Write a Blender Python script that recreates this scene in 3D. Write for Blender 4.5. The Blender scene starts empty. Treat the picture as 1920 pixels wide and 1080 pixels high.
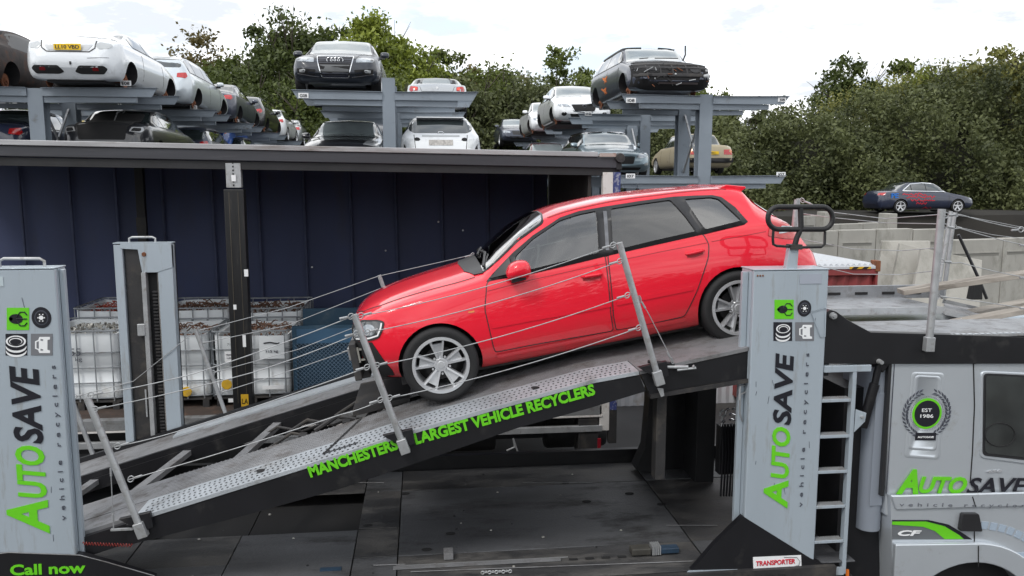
import bpy, bmesh, math, random
import numpy as np
from math import sin, cos, pi, radians, atan, tan, hypot, atan2
from mathutils import Vector, Matrix
from mathutils.bvhtree import BVHTree
from mathutils.interpolate import poly_3d_calc
random.seed(7)
S = bpy.context.scene
COL = S.collection
# ---------------------------------------------------------------- camera
F, HC = 1500.0, 4.0
AZ, PT = atan(170/1500), atan(195/1500)
cd = bpy.data.cameras.new('camera'); cam = bpy.data.objects.new('camera', cd); COL.objects.link(cam)
cam.location = (0, 0, HC); cam.rotation_euler = (pi/2-PT, 0, -AZ)
cd.sensor_width = 36; cd.lens = 36*F/1920; cd.clip_start = .1; cd.clip_end = 3000
S.camera = cam
S.view_settings.view_transform = 'Standard'; S.view_settings.look = 'None'
S.view_settings.exposure = 0.05; S.view_settings.gamma = 1; S.view_settings.use_curve_mapping = False
# ---------------------------------------------------------------- sun + sky
SUN_EL, SUN_AZ = radians(50), radians(226)      # azimuth clockwise from +Y
sl = bpy.data.lights.new('sun', 'SUN'); sl.energy = 1.5; sl.angle = radians(14); sl.color = (1, .965, .91)
so = bpy.data.objects.new('sun', sl); COL.objects.link(so)
sdir = Vector((sin(SUN_AZ)*cos(SUN_EL), cos(SUN_AZ)*cos(SUN_EL), sin(SUN_EL)))
so.rotation_euler = (-sdir).to_track_quat('-Z', 'Y').to_euler()
w = bpy.data.worlds.new('World'); S.world = w; w.use_nodes = True
nt = w.node_tree; N = nt.nodes; Lk = nt.links
bg = N['Background']; bg.inputs[1].default_value = .1
sky = N.new('ShaderNodeTexSky'); sky.sky_type = 'NISHITA'; sky.sun_disc = False
sky.sun_elevation = SUN_EL; sky.sun_rotation = SUN_AZ
tc = N.new('ShaderNodeTexCoord'); sx = N.new('ShaderNodeSeparateXYZ'); Lk.new(tc.outputs['Generated'], sx.inputs[0])
ad = N.new('ShaderNodeMath'); ad.operation = 'MAXIMUM'; Lk.new(sx.outputs[2], ad.inputs[0]); ad.inputs[1].default_value = 0
a2 = N.new('ShaderNodeMath'); a2.operation = 'ADD'; Lk.new(ad.outputs[0], a2.inputs[0]); a2.inputs[1].default_value = .18
dv = N.new('ShaderNodeVectorMath'); dv.operation = 'DIVIDE'; Lk.new(tc.outputs['Generated'], dv.inputs[0]); Lk.new(a2.outputs[0], dv.inputs[1])
def wnoise(scale, det, lo, hi, off):
    mp = N.new('ShaderNodeMapping'); mp.inputs['Location'].default_value = off; Lk.new(dv.outputs[0], mp.inputs[0])
    n = N.new('ShaderNodeTexNoise'); n.inputs['Scale'].default_value = scale; n.inputs['Detail'].default_value = det; n.inputs['Roughness'].default_value = .6
    Lk.new(mp.outputs[0], n.inputs[0])
    m = N.new('ShaderNodeMapRange'); m.inputs[1].default_value = lo; m.inputs[2].default_value = hi; Lk.new(n.outputs[0], m.inputs[0])
    return m.outputs[0]
cover = wnoise(1.0, 7, .30, .47, (4.6, 1.2, 0))
shade = wnoise(2.3, 8, .40, .64, (8, 2, 3))
cmx = N.new('ShaderNodeMix'); cmx.data_type = 'RGBA'; Lk.new(shade, cmx.inputs[0])
cmx.inputs[6].default_value = (8.6, 9.1, 9.8, 1); cmx.inputs[7].default_value = (20.5, 20.4, 20.2, 1)
mx = N.new('ShaderNodeMix'); mx.data_type = 'RGBA'; Lk.new(cover, mx.inputs[0]); Lk.new(cmx.outputs[2], mx.inputs[7])
sk2 = N.new('ShaderNodeVectorMath'); sk2.operation = 'MULTIPLY_ADD'; Lk.new(sky.outputs[0], sk2.inputs[0])
sk2.inputs[1].default_value = (1, 1, 1); sk2.inputs[2].default_value = (5.6, 6.0, 6.4)      # thin high cloud over the blue
Lk.new(sk2.outputs[0], mx.inputs[6]); Lk.new(mx.outputs[2], bg.inputs[0])

_fw = Vector((sin(AZ)*cos(PT), cos(AZ)*cos(PT), -sin(PT))); _rt = Vector((cos(AZ), -sin(AZ), 0)); _up = _rt.cross(_fw)
def ray(px, py): return _fw + _rt*((px-960)/F) + _up*((540-py)/F)
def at(px, py, Y=None, z=None, X=None, D=None):
    d = ray(px, py)
    if D is not None: t = D
    elif Y is not None: t = Y/d.y
    elif z is not None: t = (z-HC)/d.z
    else: t = X/d.x
    return Vector((d.x*t, d.y*t, HC+d.z*t))

# ---------------------------------------------------------------- materials
MC = {}
def mat(name, col, rough=.5, metal=0, coat=0, var=.0, vscale=4, bump=0, bscale=60, dirt=None, dirtamt=0, dscale=2.0, spec=.5, alpha=None, emit=None, rvar=0, stretch=None):
    if name in MC: return MC[name]
    m = bpy.data.materials.new(name); m.use_nodes = True; nt = m.node_tree; n = nt.nodes; l = nt.links
    b = n['Principled BSDF']; b.inputs['Base Color'].default_value = (*col, 1)
    b.inputs['Roughness'].default_value = rough; b.inputs['Metallic'].default_value = metal
    b.inputs['Coat Weight'].default_value = coat; b.inputs['Coat Roughness'].default_value = .03
    b.inputs['Specular IOR Level'].default_value = spec
    t = n.new('ShaderNodeTexCoord'); src = t.outputs['Object']
    if stretch:
        mp = n.new('ShaderNodeMapping'); mp.inputs['Scale'].default_value = stretch; l.new(src, mp.inputs[0]); src = mp.outputs[0]
    out = None
    if var:
        no = n.new('ShaderNodeTexNoise'); no.inputs['Scale'].default_value = vscale; no.inputs['Detail'].default_value = 6; l.new(src, no.inputs[0])
        mr = n.new('ShaderNodeMapRange'); mr.inputs[1].default_value = .25; mr.inputs[2].default_value = .75
        mr.inputs[3].default_value = 1-var; mr.inputs[4].default_value = 1+var; l.new(no.outputs[0], mr.inputs[0])
        vm = n.new('ShaderNodeVectorMath'); vm.operation = 'SCALE'; vm.inputs[0].default_value = col; l.new(mr.outputs[0], vm.inputs['Scale'])
        out = vm.outputs[0]
    if dirt:
        no = n.new('ShaderNodeTexNoise'); no.inputs['Scale'].default_value = dscale; no.inputs['Detail'].default_value = 9; no.inputs['Roughness'].default_value = .68; l.new(src, no.inputs[0])
        mr = n.new('ShaderNodeMapRange'); mr.inputs[1].default_value = .62-.3*dirtamt; mr.inputs[2].default_value = .82-.3*dirtamt; l.new(no.outputs[0], mr.inputs[0])
        mi = n.new('ShaderNodeMix'); mi.data_type = 'RGBA'; l.new(mr.outputs[0], mi.inputs[0])
        if out: l.new(out, mi.inputs[6])
        else: mi.inputs[6].default_value = (*col, 1)
        mi.inputs[7].default_value = (*dirt, 1); out = mi.outputs[2]
        m2 = n.new('ShaderNodeMapRange'); m2.inputs[3].default_value = rough; m2.inputs[4].default_value = min(1, rough+.3); l.new(mr.outputs[0], m2.inputs[0]); l.new(m2.outputs[0], b.inputs['Roughness'])
    if out: l.new(out, b.inputs['Base Color'])
    if bump:
        no = n.new('ShaderNodeTexNoise'); no.inputs['Scale'].default_value = bscale; no.inputs['Detail'].default_value = 4; l.new(src, no.inputs[0])
        bp = n.new('ShaderNodeBump'); bp.inputs['Strength'].default_value = bump; bp.inputs['Distance'].default_value = .01; l.new(no.outputs[0], bp.inputs['Height']); l.new(bp.outputs[0], b.inputs['Normal'])
    if emit: b.inputs['Emission Color'].default_value = (*col, 1); b.inputs['Emission Strength'].default_value = emit
    MC[name] = m; return m
def clearglass(name, tint, ior=1.55, refl=.07):
    if name in MC: return MC[name]
    m = bpy.data.materials.new(name); m.use_nodes = True; nt = m.node_tree; n = nt.nodes; l = nt.links; n.remove(n['Principled BSDF'])
    t = n.new('ShaderNodeBsdfTransparent'); t.inputs[0].default_value = (*tint, 1); g = n.new('ShaderNodeBsdfGlossy'); g.inputs['Roughness'].default_value = .03
    fr = n.new('ShaderNodeFresnel'); fr.inputs[0].default_value = ior; ad = n.new('ShaderNodeMath'); ad.operation = 'MULTIPLY_ADD'; ad.inputs[1].default_value = 1.6; ad.inputs[2].default_value = refl; l.new(fr.outputs[0], ad.inputs[0])
    ms = n.new('ShaderNodeMixShader'); l.new(ad.outputs[0], ms.inputs[0]); l.new(t.outputs[0], ms.inputs[1]); l.new(g.outputs[0], ms.inputs[2]); l.new(ms.outputs[0], n['Material Output'].inputs[0])
    MC[name] = m; return m
def paint(name, col, metal=.0, rough=.28, coat=1.0, **k):
    return mat(name, col, rough, metal, coat, dirt=k.pop('dirt', tuple(.5*c+.06 for c in col)), dirtamt=k.pop('dirtamt', .1), **k)
M_silver = mat('silver_paint', (.38, .435, .485), .42, .2, .25, var=.06, vscale=1.2, dirt=(.24, .235, .22), dirtamt=.20, dscale=5, stretch=(2.5, 1, .35))
M_cab = mat('cab_paint', (.58, .62, .66), .30, .5, .6, var=.05, vscale=1.5, dirt=(.36, .36, .34), dirtamt=.12, dscale=4)
M_black = mat('black_chassis_paint', (.008, .008, .010), .42, 0, .05, var=.3, vscale=2.5, dirt=(.03, .028, .026), dirtamt=.15, dscale=3)
M_dark = mat('grimy_dark_steel', (.026, .025, .026), .6, .1, 0, var=.45, vscale=2, dirt=(.075, .066, .056), dirtamt=.35, dscale=3.5, bump=.2)
M_galv = mat('galvanised_steel', (.40, .41, .42), .48, .55, 0, var=.16, vscale=9, dirt=(.22, .20, .18), dirtamt=.25, dscale=12, bump=.12, bscale=90)
M_deck = mat('deck_plate_steel', (.42, .45, .48), .5, .35, 0, var=.16, vscale=3, dirt=(.20, .195, .19), dirtamt=.3, dscale=3.2, bump=.45, bscale=130)
M_deckdk = mat('worn_deck_steel', (.22, .222, .23), .55, .3, 0, var=.25, vscale=3, dirt=(.11, .10, .095), dirtamt=.45, dscale=4, bump=.5, bscale=130)
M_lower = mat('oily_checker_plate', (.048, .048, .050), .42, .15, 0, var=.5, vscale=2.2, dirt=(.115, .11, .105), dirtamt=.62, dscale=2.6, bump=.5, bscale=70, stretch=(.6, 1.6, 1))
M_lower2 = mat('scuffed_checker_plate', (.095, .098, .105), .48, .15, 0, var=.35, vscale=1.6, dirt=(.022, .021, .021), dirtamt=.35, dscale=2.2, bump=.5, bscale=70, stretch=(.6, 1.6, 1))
M_rubber = mat('tyre_rubber', (.011, .011, .012), .75, 0, 0, var=.2, vscale=6, bump=.15)
M_hole = mat('shadowed_hole', (.012, .012, .013), .9)
M_green = mat('lime_vinyl', (.13, .56, .012), .45)
M_ltxt = mat('black_vinyl', (.012, .012, .018), .4)
M_wtxt = mat('white_vinyl', (.78, .79, .80), .5)
M_thin = mat('grey_vinyl', (.06, .065, .085), .5)
M_red = mat('red_car_paint', (.74, .006, .026), .38, .0, 1.0, spec=.25, var=.04, vscale=1, dirt=(.5, .02, .03), dirtamt=-.1)
M_redsign = mat('red_vinyl', (.55, .02, .04), .5)
def dust(m, z0, z1, col, amt):
    nt = m.node_tree; n = nt.nodes; l = nt.links; b = n['Principled BSDF']; src = b.inputs['Base Color'].links[0].from_socket
    t = n.new('ShaderNodeTexCoord'); s_ = n.new('ShaderNodeSeparateXYZ'); l.new(t.outputs['Object'], s_.inputs[0])
    mr = n.new('ShaderNodeMapRange'); mr.inputs[1].default_value = z1; mr.inputs[2].default_value = z0; l.new(s_.outputs[2], mr.inputs[0])
    no = n.new('ShaderNodeTexNoise'); no.inputs['Scale'].default_value = 11; no.inputs['Detail'].default_value = 9; l.new(t.outputs['Object'], no.inputs[0])
    mu = n.new('ShaderNodeMath'); mu.operation = 'MULTIPLY'; l.new(mr.outputs[0], mu.inputs[0]); l.new(no.outputs[0], mu.inputs[1])
    m2 = n.new('ShaderNodeMath'); m2.operation = 'MULTIPLY'; m2.inputs[1].default_value = amt; l.new(mu.outputs[0], m2.inputs[0])
    mi = n.new('ShaderNodeMix'); mi.data_type = 'RGBA'; l.new(m2.outputs[0], mi.inputs[0]); l.new(src, mi.inputs[6]); mi.inputs[7].default_value = (*col, 1); l.new(mi.outputs[2], b.inputs['Base Color'])
    iv = n.new('ShaderNodeMath'); iv.operation = 'SUBTRACT'; iv.inputs[0].default_value = 1; iv.use_clamp = True; l.new(m2.outputs[0], iv.inputs[1]); l.new(iv.outputs[0], b.inputs['Coat Weight'])
dust(M_red, .16, .52, (.16, .09, .07), .75)
M_glass = mat('tinted_car_glass', (.022, .030, .032), .04, 0, 1, spec=1.0)
M_glassl = mat('clear_car_glass', (.11, .14, .14), .05, 0, 1, var=.45, vscale=3, spec=1.0)
M_wshield = mat('windscreen_glass', (.16, .19, .20), .07, 0, 1, var=.25, vscale=2, spec=1.0)
M_trim = mat('black_trim_plastic', (.018, .018, .02), .45, 0, 0, var=.2)
M_alloy = mat('alloy_silver', (.62, .63, .65), .32, .5, .3, var=.06, vscale=8, dirt=(.25, .22, .19), dirtamt=.05, dscale=8)
M_chrome = mat('chrome', (.75, .76, .78), .12, 1)
M_lamp = mat('headlamp_lens', (.30, .33, .36), .06, .3, 1, var=.5, vscale=14, spec=1)
M_tail = mat('tail_lamp_red', (.42, .012, .012), .15, 0, 1, var=.2, vscale=20)
M_amber = mat('amber_lens', (.7, .17, .02), .2, 0, 1)
M_rust = mat('rusty_steel', (.20, .075, .035), .85, .1, 0, var=.45, vscale=9, bump=.5, dirt=(.06, .03, .02), dirtamt=.3, dscale=8)
M_rack = mat('rack_blue_grey_paint', (.215, .25, .29), .5, .1, 0, var=.12, vscale=1.3, dirt=(.12, .11, .10), dirtamt=.12, dscale=2.5)
M_curt = mat('navy_curtain', (.030, .042, .105), .62, 0, .0, var=.3, vscale=1.2, dirt=(.055, .06, .085), dirtamt=.3, dscale=1.2, stretch=(1, 1, .25))
M_curtseam = mat('faded_curtain_strap', (.040, .050, .10), .75, var=.3, vscale=6)
M_tblack = mat('trailer_black', (.012, .012, .014), .6, var=.4, vscale=3, dirt=(.035, .033, .032), dirtamt=.25)
M_eave = mat('trailer_roof_rail', (.045, .046, .054), .5, .1, 0, var=.25, vscale=3, dirt=(.10, .10, .105), dirtamt=.2, dscale=5, stretch=(.2, 1, 3))
M_roofsk = mat('trailer_roof_skin', (.42, .42, .43), .6, var=.2, vscale=2, dirt=(.15, .14, .13), dirtamt=.4)
M_ibc = mat('ibc_plastic', (.70, .73, .75), .4, 0, 0, var=.10, vscale=2, dirt=(.40, .37, .31), dirtamt=.22, dscale=2.2, spec=.4)
M_cage = mat('ibc_cage_steel', (.28, .30, .32), .5, .4, var=.2, vscale=6, dirt=(.14, .11, .09), dirtamt=.25, dscale=7)
M_scrap = mat('rusty_scrap', (.16, .085, .055), .85, .1, 0, var=.6, vscale=14, dirt=(.07, .045, .035), dirtamt=.4, dscale=10)
M_scrapl = mat('bright_scrap', (.42, .41, .38), .5, .5, 0, var=.5, vscale=14)
M_scrapr = mat('red_scrap', (.30, .05, .03), .7, 0, 0, var=.5, vscale=14)
M_bluec = mat('blue_crate_plastic', (.022, .06, .10), .5, 0, 0, var=.2, vscale=3, dirt=(.09, .12, .14), dirtamt=.25)
M_bluem = mat('blue_mesh_wire', (.10, .16, .23), .5, .3, 0, var=.2, vscale=5)
M_yel = mat('yellow_paint', (.60, .36, .02), .5, 0, 0, var=.15, vscale=3, dirt=(.2, .14, .05), dirtamt=.3)
M_conc = mat('concrete', (.34, .33, .30), .9, 0, 0, var=.16, vscale=1.6, dirt=(.19, .185, .16), dirtamt=.38, dscale=1.7, bump=.3, bscale=25, stretch=(1, 1, .5))
M_wood = mat('weathered_timber', (.26, .235, .205), .85, 0, 0, var=.3, vscale=5, dirt=(.11, .095, .08), dirtamt=.35, dscale=4, bump=.3, stretch=(.25, 2, 2))
M_contr = mat('red_container_paint', (.22, .035, .035), .6, 0, 0, var=.2, vscale=1.5, dirt=(.12, .05, .035), dirtamt=.3)
M_contw = mat('white_corrugated_roof', (.55, .57, .60), .45, .1, 0, var=.1, vscale=1, dirt=(.33, .27, .20), dirtamt=.15)
M_asph = mat('asphalt', (.045, .045, .046), .92, 0, 0, var=.3, vscale=.5, dirt=(.075, .070, .062), dirtamt=.35, dscale=.4, bump=.3, bscale=30)
M_earth = mat('bank_earth', (.016, .014, .011), .95, 0, 0, var=.5, vscale=.5, bump=.4, bscale=8)
M_foam = mat('black_foam_padding', (.010, .010, .011), .55, bump=.3, bscale=40)
M_blueband = mat('flaking_blue_paint', (.03, .045, .16), .6, var=.2, dirt=(.55, .55, .57), dirtamt=.35, dscale=14)
M_dirtw = mat('dirty_white_paint', (.60, .58, .56), .6, var=.1, vscale=4, dirt=(.25, .14, .10), dirtamt=.3, dscale=7)

# ---------------------------------------------------------------- object helpers
def link(o, parent=None):
    COL.objects.link(o)
    if parent is not None: o.parent = parent
    return o
def tag(o, label=None, cat=None, group=None, kind=None):
    if label: o['label'] = label
    if cat: o['category'] = cat
    if group: o['group'] = group
    if kind: o['kind'] = kind
    return o
def empty(name, loc=(0, 0, 0), rot=(0, 0, 0), **k):
    o = bpy.data.objects.new(name, None); o.location = loc; o.rotation_euler = rot; link(o); o.empty_display_size = .2
    return tag(o, **k)
class MB:
    def __init__(s): s.v = []; s.f = []
    def add(s, v, f):
        k = len(s.v); s.v += [tuple(p) for p in v]; s.f += [tuple(i+k for i in q) for q in f]; return s
    def box(s, x0, x1, y0, y1, z0, z1):
        return s.add([(x0,y0,z0),(x1,y0,z0),(x1,y1,z0),(x0,y1,z0),(x0,y0,z1),(x1,y0,z1),(x1,y1,z1),(x0,y1,z1)],
                     [(0,3,2,1),(4,5,6,7),(0,1,5,4),(1,2,6,5),(2,3,7,6),(3,0,4,7)])
    def prism(s, pts, y0, y1, ax='y'):
        n = len(pts)
        if ax == 'y': P = lambda a, b, c: (a, c, b)
        elif ax == 'x': P = lambda a, b, c: (c, a, b)
        else: P = lambda a, b, c: (a, b, c)
        v = [P(a, b, y0) for a, b in pts] + [P(a, b, y1) for a, b in pts]
        return s.add(v, [tuple(range(n)), tuple(range(2*n-1, n-1, -1))] + [(i, n+i, n+(i+1) % n, (i+1) % n) for i in range(n)])
    def bar(s, a, b, wd, ht, upv=(0, 0, 1)):
        a = Vector(a); b = Vector(b); d = (b-a).normalized(); u = Vector(upv)
        if abs(d.dot(u)) > .95: u = Vector((0, 1, 0))
        r = d.cross(u).normalized(); u = r.cross(d)
        c = [r*(i*wd/2)+u*(j*ht/2) for i, j in ((-1,-1),(1,-1),(1,1),(-1,1))]
        return s.add([a+q for q in c]+[b+q for q in c], [(0,1,2,3),(7,6,5,4),(0,4,5,1),(1,5,6,2),(2,6,7,3),(3,7,4,0)])
    def tube(s, pts, r, n=8, closed=False):
        pts = [Vector(p) for p in pts]; m = len(pts); vs = []; prev = None
        for i, p in enumerate(pts):
            if closed: d = pts[(i+1) % m]-pts[i-1]
            else: d = pts[min(i+1, m-1)]-pts[max(i-1, 0)]
            d.normalize()
            u = prev if prev is not None else (Vector((0, 0, 1)) if abs(d.z) < .9 else Vector((1, 0, 0)))
            u = (u-d*u.dot(d)).normalized(); prev = u; w_ = d.cross(u)
            rr = r[i] if isinstance(r, (list, tuple)) else r
            vs += [p+(u*cos(2*pi*k/n)+w_*sin(2*pi*k/n))*rr for k in range(n)]
        fs = []
        for i in range(m if closed else m-1):
            j = (i+1) % m
            for k in range(n): fs.append((i*n+k, i*n+(k+1) % n, j*n+(k+1) % n, j*n+k))
        if not closed: fs += [tuple(range(n-1, -1, -1)), tuple((m-1)*n+k for k in range(n))]
        return s.add(vs, fs)
    def lathe(s, prof, c=(0, 0, 0), ax='y', n=40, cap=False):     # prof: (radius, offset along axis)
        vs = []
        for r_, o_ in prof:
            for k in range(n):
                t = 2*pi*k/n; a, b = r_*cos(t), r_*sin(t)
                vs.append({'y': (c[0]+a, c[1]+o_, c[2]+b), 'x': (c[0]+o_, c[1]+a, c[2]+b), 'z': (c[0]+a, c[1]+b, c[2]+o_)}[ax])
        fs = [(i*n+k, i*n+(k+1) % n, (i+1)*n+(k+1) % n, (i+1)*n+k) for i in range(len(prof)-1) for k in range(n)]
        if cap: fs += [tuple(range(n)), tuple((len(prof)-1)*n+k for k in range(n-1, -1, -1))]
        return s.add(vs, fs)
    def xf(s, m): s.v = [tuple(m @ Vector(p)) for p in s.v]; return s
    def mesh(s, name, m, smooth=True, ang=35):
        me = bpy.data.meshes.new(name); me.from_pydata(s.v, [], s.f)
        bm = bmesh.new(); bm.from_mesh(me); bmesh.ops.recalc_face_normals(bm, faces=bm.faces); bm.to_mesh(me); bm.free()
        me.materials.append(m)
        if smooth:
            me.polygons.foreach_set('use_smooth', [True]*len(me.polygons)); me.set_sharp_from_angle(angle=radians(ang))
        return me
    def build(s, name, m, parent=None, bevel=0, smooth=True, ang=35, **tg):
        o = link(bpy.data.objects.new(name, s.mesh(name, m, smooth, ang)), parent)
        if bevel:
            b = o.modifiers.new('bevel', 'BEVEL'); b.width = bevel; b.segments = 2; b.limit_method = 'ANGLE'; b.angle_limit = radians(40); b.harden_normals = True
        return tag(o, **tg)
def copyobj(o, parent, matrix=None):
    c = o.copy(); link(c, parent)
    if matrix is not None: c.matrix_local = matrix
    return c
def rnd(pts, r, n=4):           # round the corners of a polygon
    out = []; m = len(pts)
    for i in range(m):
        p = Vector(pts[i]); a = Vector(pts[i-1])-p; b = Vector(pts[(i+1) % m])-p
        q = min(r, a.length*.45, b.length*.45); A = p+a.normalized()*q; B = p+b.normalized()*q
        for k in range(n+1):
            t = k/n; out.append(tuple(A*(1-t)**2+p*2*t*(1-t)+B*t*t))
    return out
FONT = {}
def text(s, A, B, h, m, parent, name='lettering', nrm=(0, -1, 0), shear=0, bold=0, spacing=1, off=.004, thick=.002):
    """flat lettering whose baseline runs from A to B in the world (or parent's) space, cap height h"""
    cu = bpy.data.curves.new('t', 'FONT'); cu.body = s; cu.size = 1; cu.shear = shear; cu.offset = bold; cu.space_character = spacing; cu.resolution_u = 3
    cu.extrude = .0005
    o = bpy.data.objects.new('t', cu); COL.objects.link(o); dg = bpy.context.evaluated_depsgraph_get()
    me = bpy.data.meshes.new_from_object(o.evaluated_get(dg)); bpy.data.objects.remove(o); bpy.data.curves.remove(cu)
    co = np.array([v.co[:] for v in me.vertices]); x0, x1 = co[:, 0].min(), co[:, 0].max()
    A = Vector(A); B = Vector(B); nrm = Vector(nrm).normalized(); d = (B-A); L = d.length; d.normalize(); u = nrm.cross(d).normalized(); n2 = d.cross(u)
    y0 = 0.0; y1 = .73
    for v in me.vertices:
        p = A + d*((v.co.x-x0)/(x1-x0)*L) + u*(v.co.y/y1*h) + n2*(off+v.co.z/.0005*thick)
        v.co = p
    me.materials.clear(); me.materials.append(m)
    return link(bpy.data.objects.new(name, me), parent)
def polyY(pxs, Y): return [(p.x, p.z) for p in (at(a, b, Y) for a, b in pxs)]
def copt(ob, v): return v

# ---------------------------------------------------------------- cars
def pchip(xs, ys):
    xs = np.array(xs, float); ys = np.array(ys, float); h = np.diff(xs); d = np.diff(ys)/h; m = np.zeros(len(xs))
    for i in range(1, len(xs)-1):
        if d[i-1]*d[i] > 0:
            w1 = 2*h[i]+h[i-1]; w2 = h[i]+2*h[i-1]; m[i] = (w1+w2)/(w1/d[i-1]+w2/d[i])
    m[0] = d[0]; m[-1] = d[-1]
    def f(x):
        i = int(np.clip(np.searchsorted(xs, x)-1, 0, len(h)-1)); t = (x-xs[i])/h[i]
        return float((2*t**3-3*t*t+1)*ys[i]+(t**3-2*t*t+t)*h[i]*m[i]+(3*t*t-2*t**3)*ys[i+1]+(t**3-t*t)*h[i]*m[i+1])
    return f
def zre_of(zs, zr):
    t = min(1, max(0, (zr-zs-.12)/.2)); return zs+(zr-zs)*(.45+.45*t)
class Car:
    """local frame: x runs from the front bumper to the rear, y across, z up, wheels on z = 0"""
    def __init__(s, name, rows, wheels, rarch, paint_, parent, ns=88, dark=None, it=2, cutters=()):
        s.root = parent; s.rows = rows; xs = [r[0] for r in rows]; s.L = xs[-1]; s.x0 = xs[0]
        s.f = [pchip(xs, [r[i] for r in rows]) for i in range(1, 8)]
        X = sorted(set([xs[0]+(xs[-1]-xs[0])*k/ns for k in range(ns+1)] + [x for x in xs] + [xs[0]+d for d in (.01, .02, .04, .07)] + [xs[-1]-d for d in (.01, .02, .04, .07)]))
        X = [x for i, x in enumerate(X) if i == 0 or x-X[i-1] > .004]
        mb = MB(); rings = []
        for x in X:
            zb, zs, zr, wb, wm, ws, wr = (g(x) for g in s.f); h = zs-zb; zre = zre_of(zs, zr)
            P = [(0, zb), (wb*.85, zb), (wb, zb+.05), (wm, zb+.33*h), (wm, zb+.66*h), (ws+.012, zs-.035), (ws-.012, zs+.012), (wr, zre), (wr*.78, zre+(zr-zre)*.62), (0, zr)]
            for _ in range(it):
                Q = [P[0]]
                for a, b in zip(P, P[1:]):
                    Q += [(a[0]*.75+b[0]*.25, a[1]*.75+b[1]*.25), (a[0]*.25+b[0]*.75, a[1]*.25+b[1]*.75)]
                P = Q+[P[-1]]
            rings.append([(x, -a, b) for a, b in P]+[(x, a, b) for a, b in P[-2:0:-1]])
        n = len(rings[0]); mb.v = [p for r in rings for p in r]
        mb.f = [(i*n+k, i*n+(k+1) % n, (i+1)*n+(k+1) % n, (i+1)*n+k) for i in range(len(rings)-1) for k in range(n)]
        mb.f += [tuple(range(n)), tuple((len(rings)-1)*n+k for k in range(n-1, -1, -1))]
        me = mb.mesh('body', paint_, True, 50)
        s.me0 = me; me.update()
        s.vn = [v.normal.copy() for v in me.vertices]; s.vc = [v.co.copy() for v in me.vertices]; s.pv = [tuple(p.vertices) for p in me.polygons]
        s.bvh = BVHTree.FromPolygons(s.vc, s.pv)
        s.paint = paint_
        # wheel arches
        cut = MB()
        wmax = max(r[5] for r in rows)
        for wx, wz in wheels:
            for sg in (-1, 1): cut.lathe([(rarch, sg*(wmax-.36)), (rarch, sg*(wmax+.2))], (wx, 0, wz), 'y', 36, cap=True)
        cm = cut.mesh('cut', M_trim, False); co = bpy.data.objects.new('cut', cm); COL.objects.link(co)
        bo = bpy.data.objects.new('body', me); COL.objects.link(bo)
        md = bo.modifiers.new('b', 'BOOLEAN'); md.operation = 'DIFFERENCE'; md.object = co; md.solver = 'EXACT'
        dg = bpy.context.evaluated_depsgraph_get(); me2 = bpy.data.meshes.new_from_object(bo.evaluated_get(dg))
        bpy.data.objects.remove(bo); bpy.data.objects.remove(co)
        for k_, cmb in enumerate(cutters):
            cm2 = cmb.mesh('cut', M_trim, False); co = bpy.data.objects.new('cut', cm2); COL.objects.link(co); b2 = bpy.data.objects.new('b2', me2); COL.objects.link(b2)
            md = b2.modifiers.new('b', 'BOOLEAN'); md.operation = 'DIFFERENCE'; md.object = co; md.solver = 'EXACT'
            dg = bpy.context.evaluated_depsgraph_get(); me2 = bpy.data.meshes.new_from_object(b2.evaluated_get(dg)); bpy.data.objects.remove(b2); bpy.data.objects.remove(co)
        me2.name = 'body'
        if len(me2.materials) < 2: me2.materials.append(M_trim)
        for p in me2.polygons:           # inside of the arches is black liner
            c = p.center; p.use_smooth = True
            for wx, wz in wheels:
                if abs(hypot(c.x-wx, c.z-wz)-rarch) < .012 and abs(p.normal.y) < .3: p.material_index = 1
                if hypot(c.x-wx, c.z-wz) < rarch and abs(abs(c.y)-(wmax-.36)) < .01: p.material_index = 1
        if cutters:
            for p in me2.polygons:
                if (s.bvh.find_nearest(p.center)[0]-p.center).length > .006: p.material_index = 1
        me2.set_sharp_from_angle(angle=radians(38))
        s.body = link(bpy.data.objects.new('body', me2), s.root)
    def hit(s, p, axis):
        u, v = p
        o, d = {'n': ((u, -4, v), (0, 1, 0)), 'f': ((u, 4, v), (0, -1, 0)), 'front': ((-3, u, v), (1, 0, 0)), 'rear': ((s.L+3, u, v), (-1, 0, 0)), 'top': ((u, v, 5), (0, 0, -1))}[axis]
        o = Vector(o); d = Vector(d); q, nn, idx, ds = s.bvh.ray_cast(o, d)
        if q is None:
            q, nn, idx, ds = s.bvh.find_nearest(o+d*(3.3 if axis in 'nf' else 3.2))
        pv = s.pv[idx]
        if len(pv) > 6: nv = nn
        else:
            wts = poly_3d_calc([s.vc[i] for i in pv], q); nv = Vector()
            for i, wt in zip(pv, wts): nv += s.vn[i]*wt
            nv.normalize()
        if nv.dot(d) > 0: nv = -nv
        return q, nv, d
    def patch(s, name, poly, axis, m, off=.004, grid=.05, parent=None, skirt=.012, hole=None, **tg):
        bm = bmesh.new(); vs = [bm.verts.new((p[0], p[1], 0)) for p in poly]
        f = bm.faces.new(vs); bmesh.ops.triangulate(bm, faces=[f])
        for ax in (0, 1):
            lo = min(p[ax] for p in poly); hi = max(p[ax] for p in poly); k = math.floor(lo/grid)+1
            while k*grid < hi:
                no = (1, 0, 0) if ax == 0 else (0, 1, 0); pc = (k*grid, 0, 0) if ax == 0 else (0, k*grid, 0)
                bmesh.ops.bisect_plane(bm, geom=bm.verts[:]+bm.edges[:]+bm.faces[:], plane_co=pc, plane_no=no, dist=1e-5); k += 1
        nrm = {}
        for v in bm.verts:
            q, nv, d = s.hit((v.co.x, v.co.y), axis); v.co = q+nv*off; nrm[v] = (nv, d)
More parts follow.
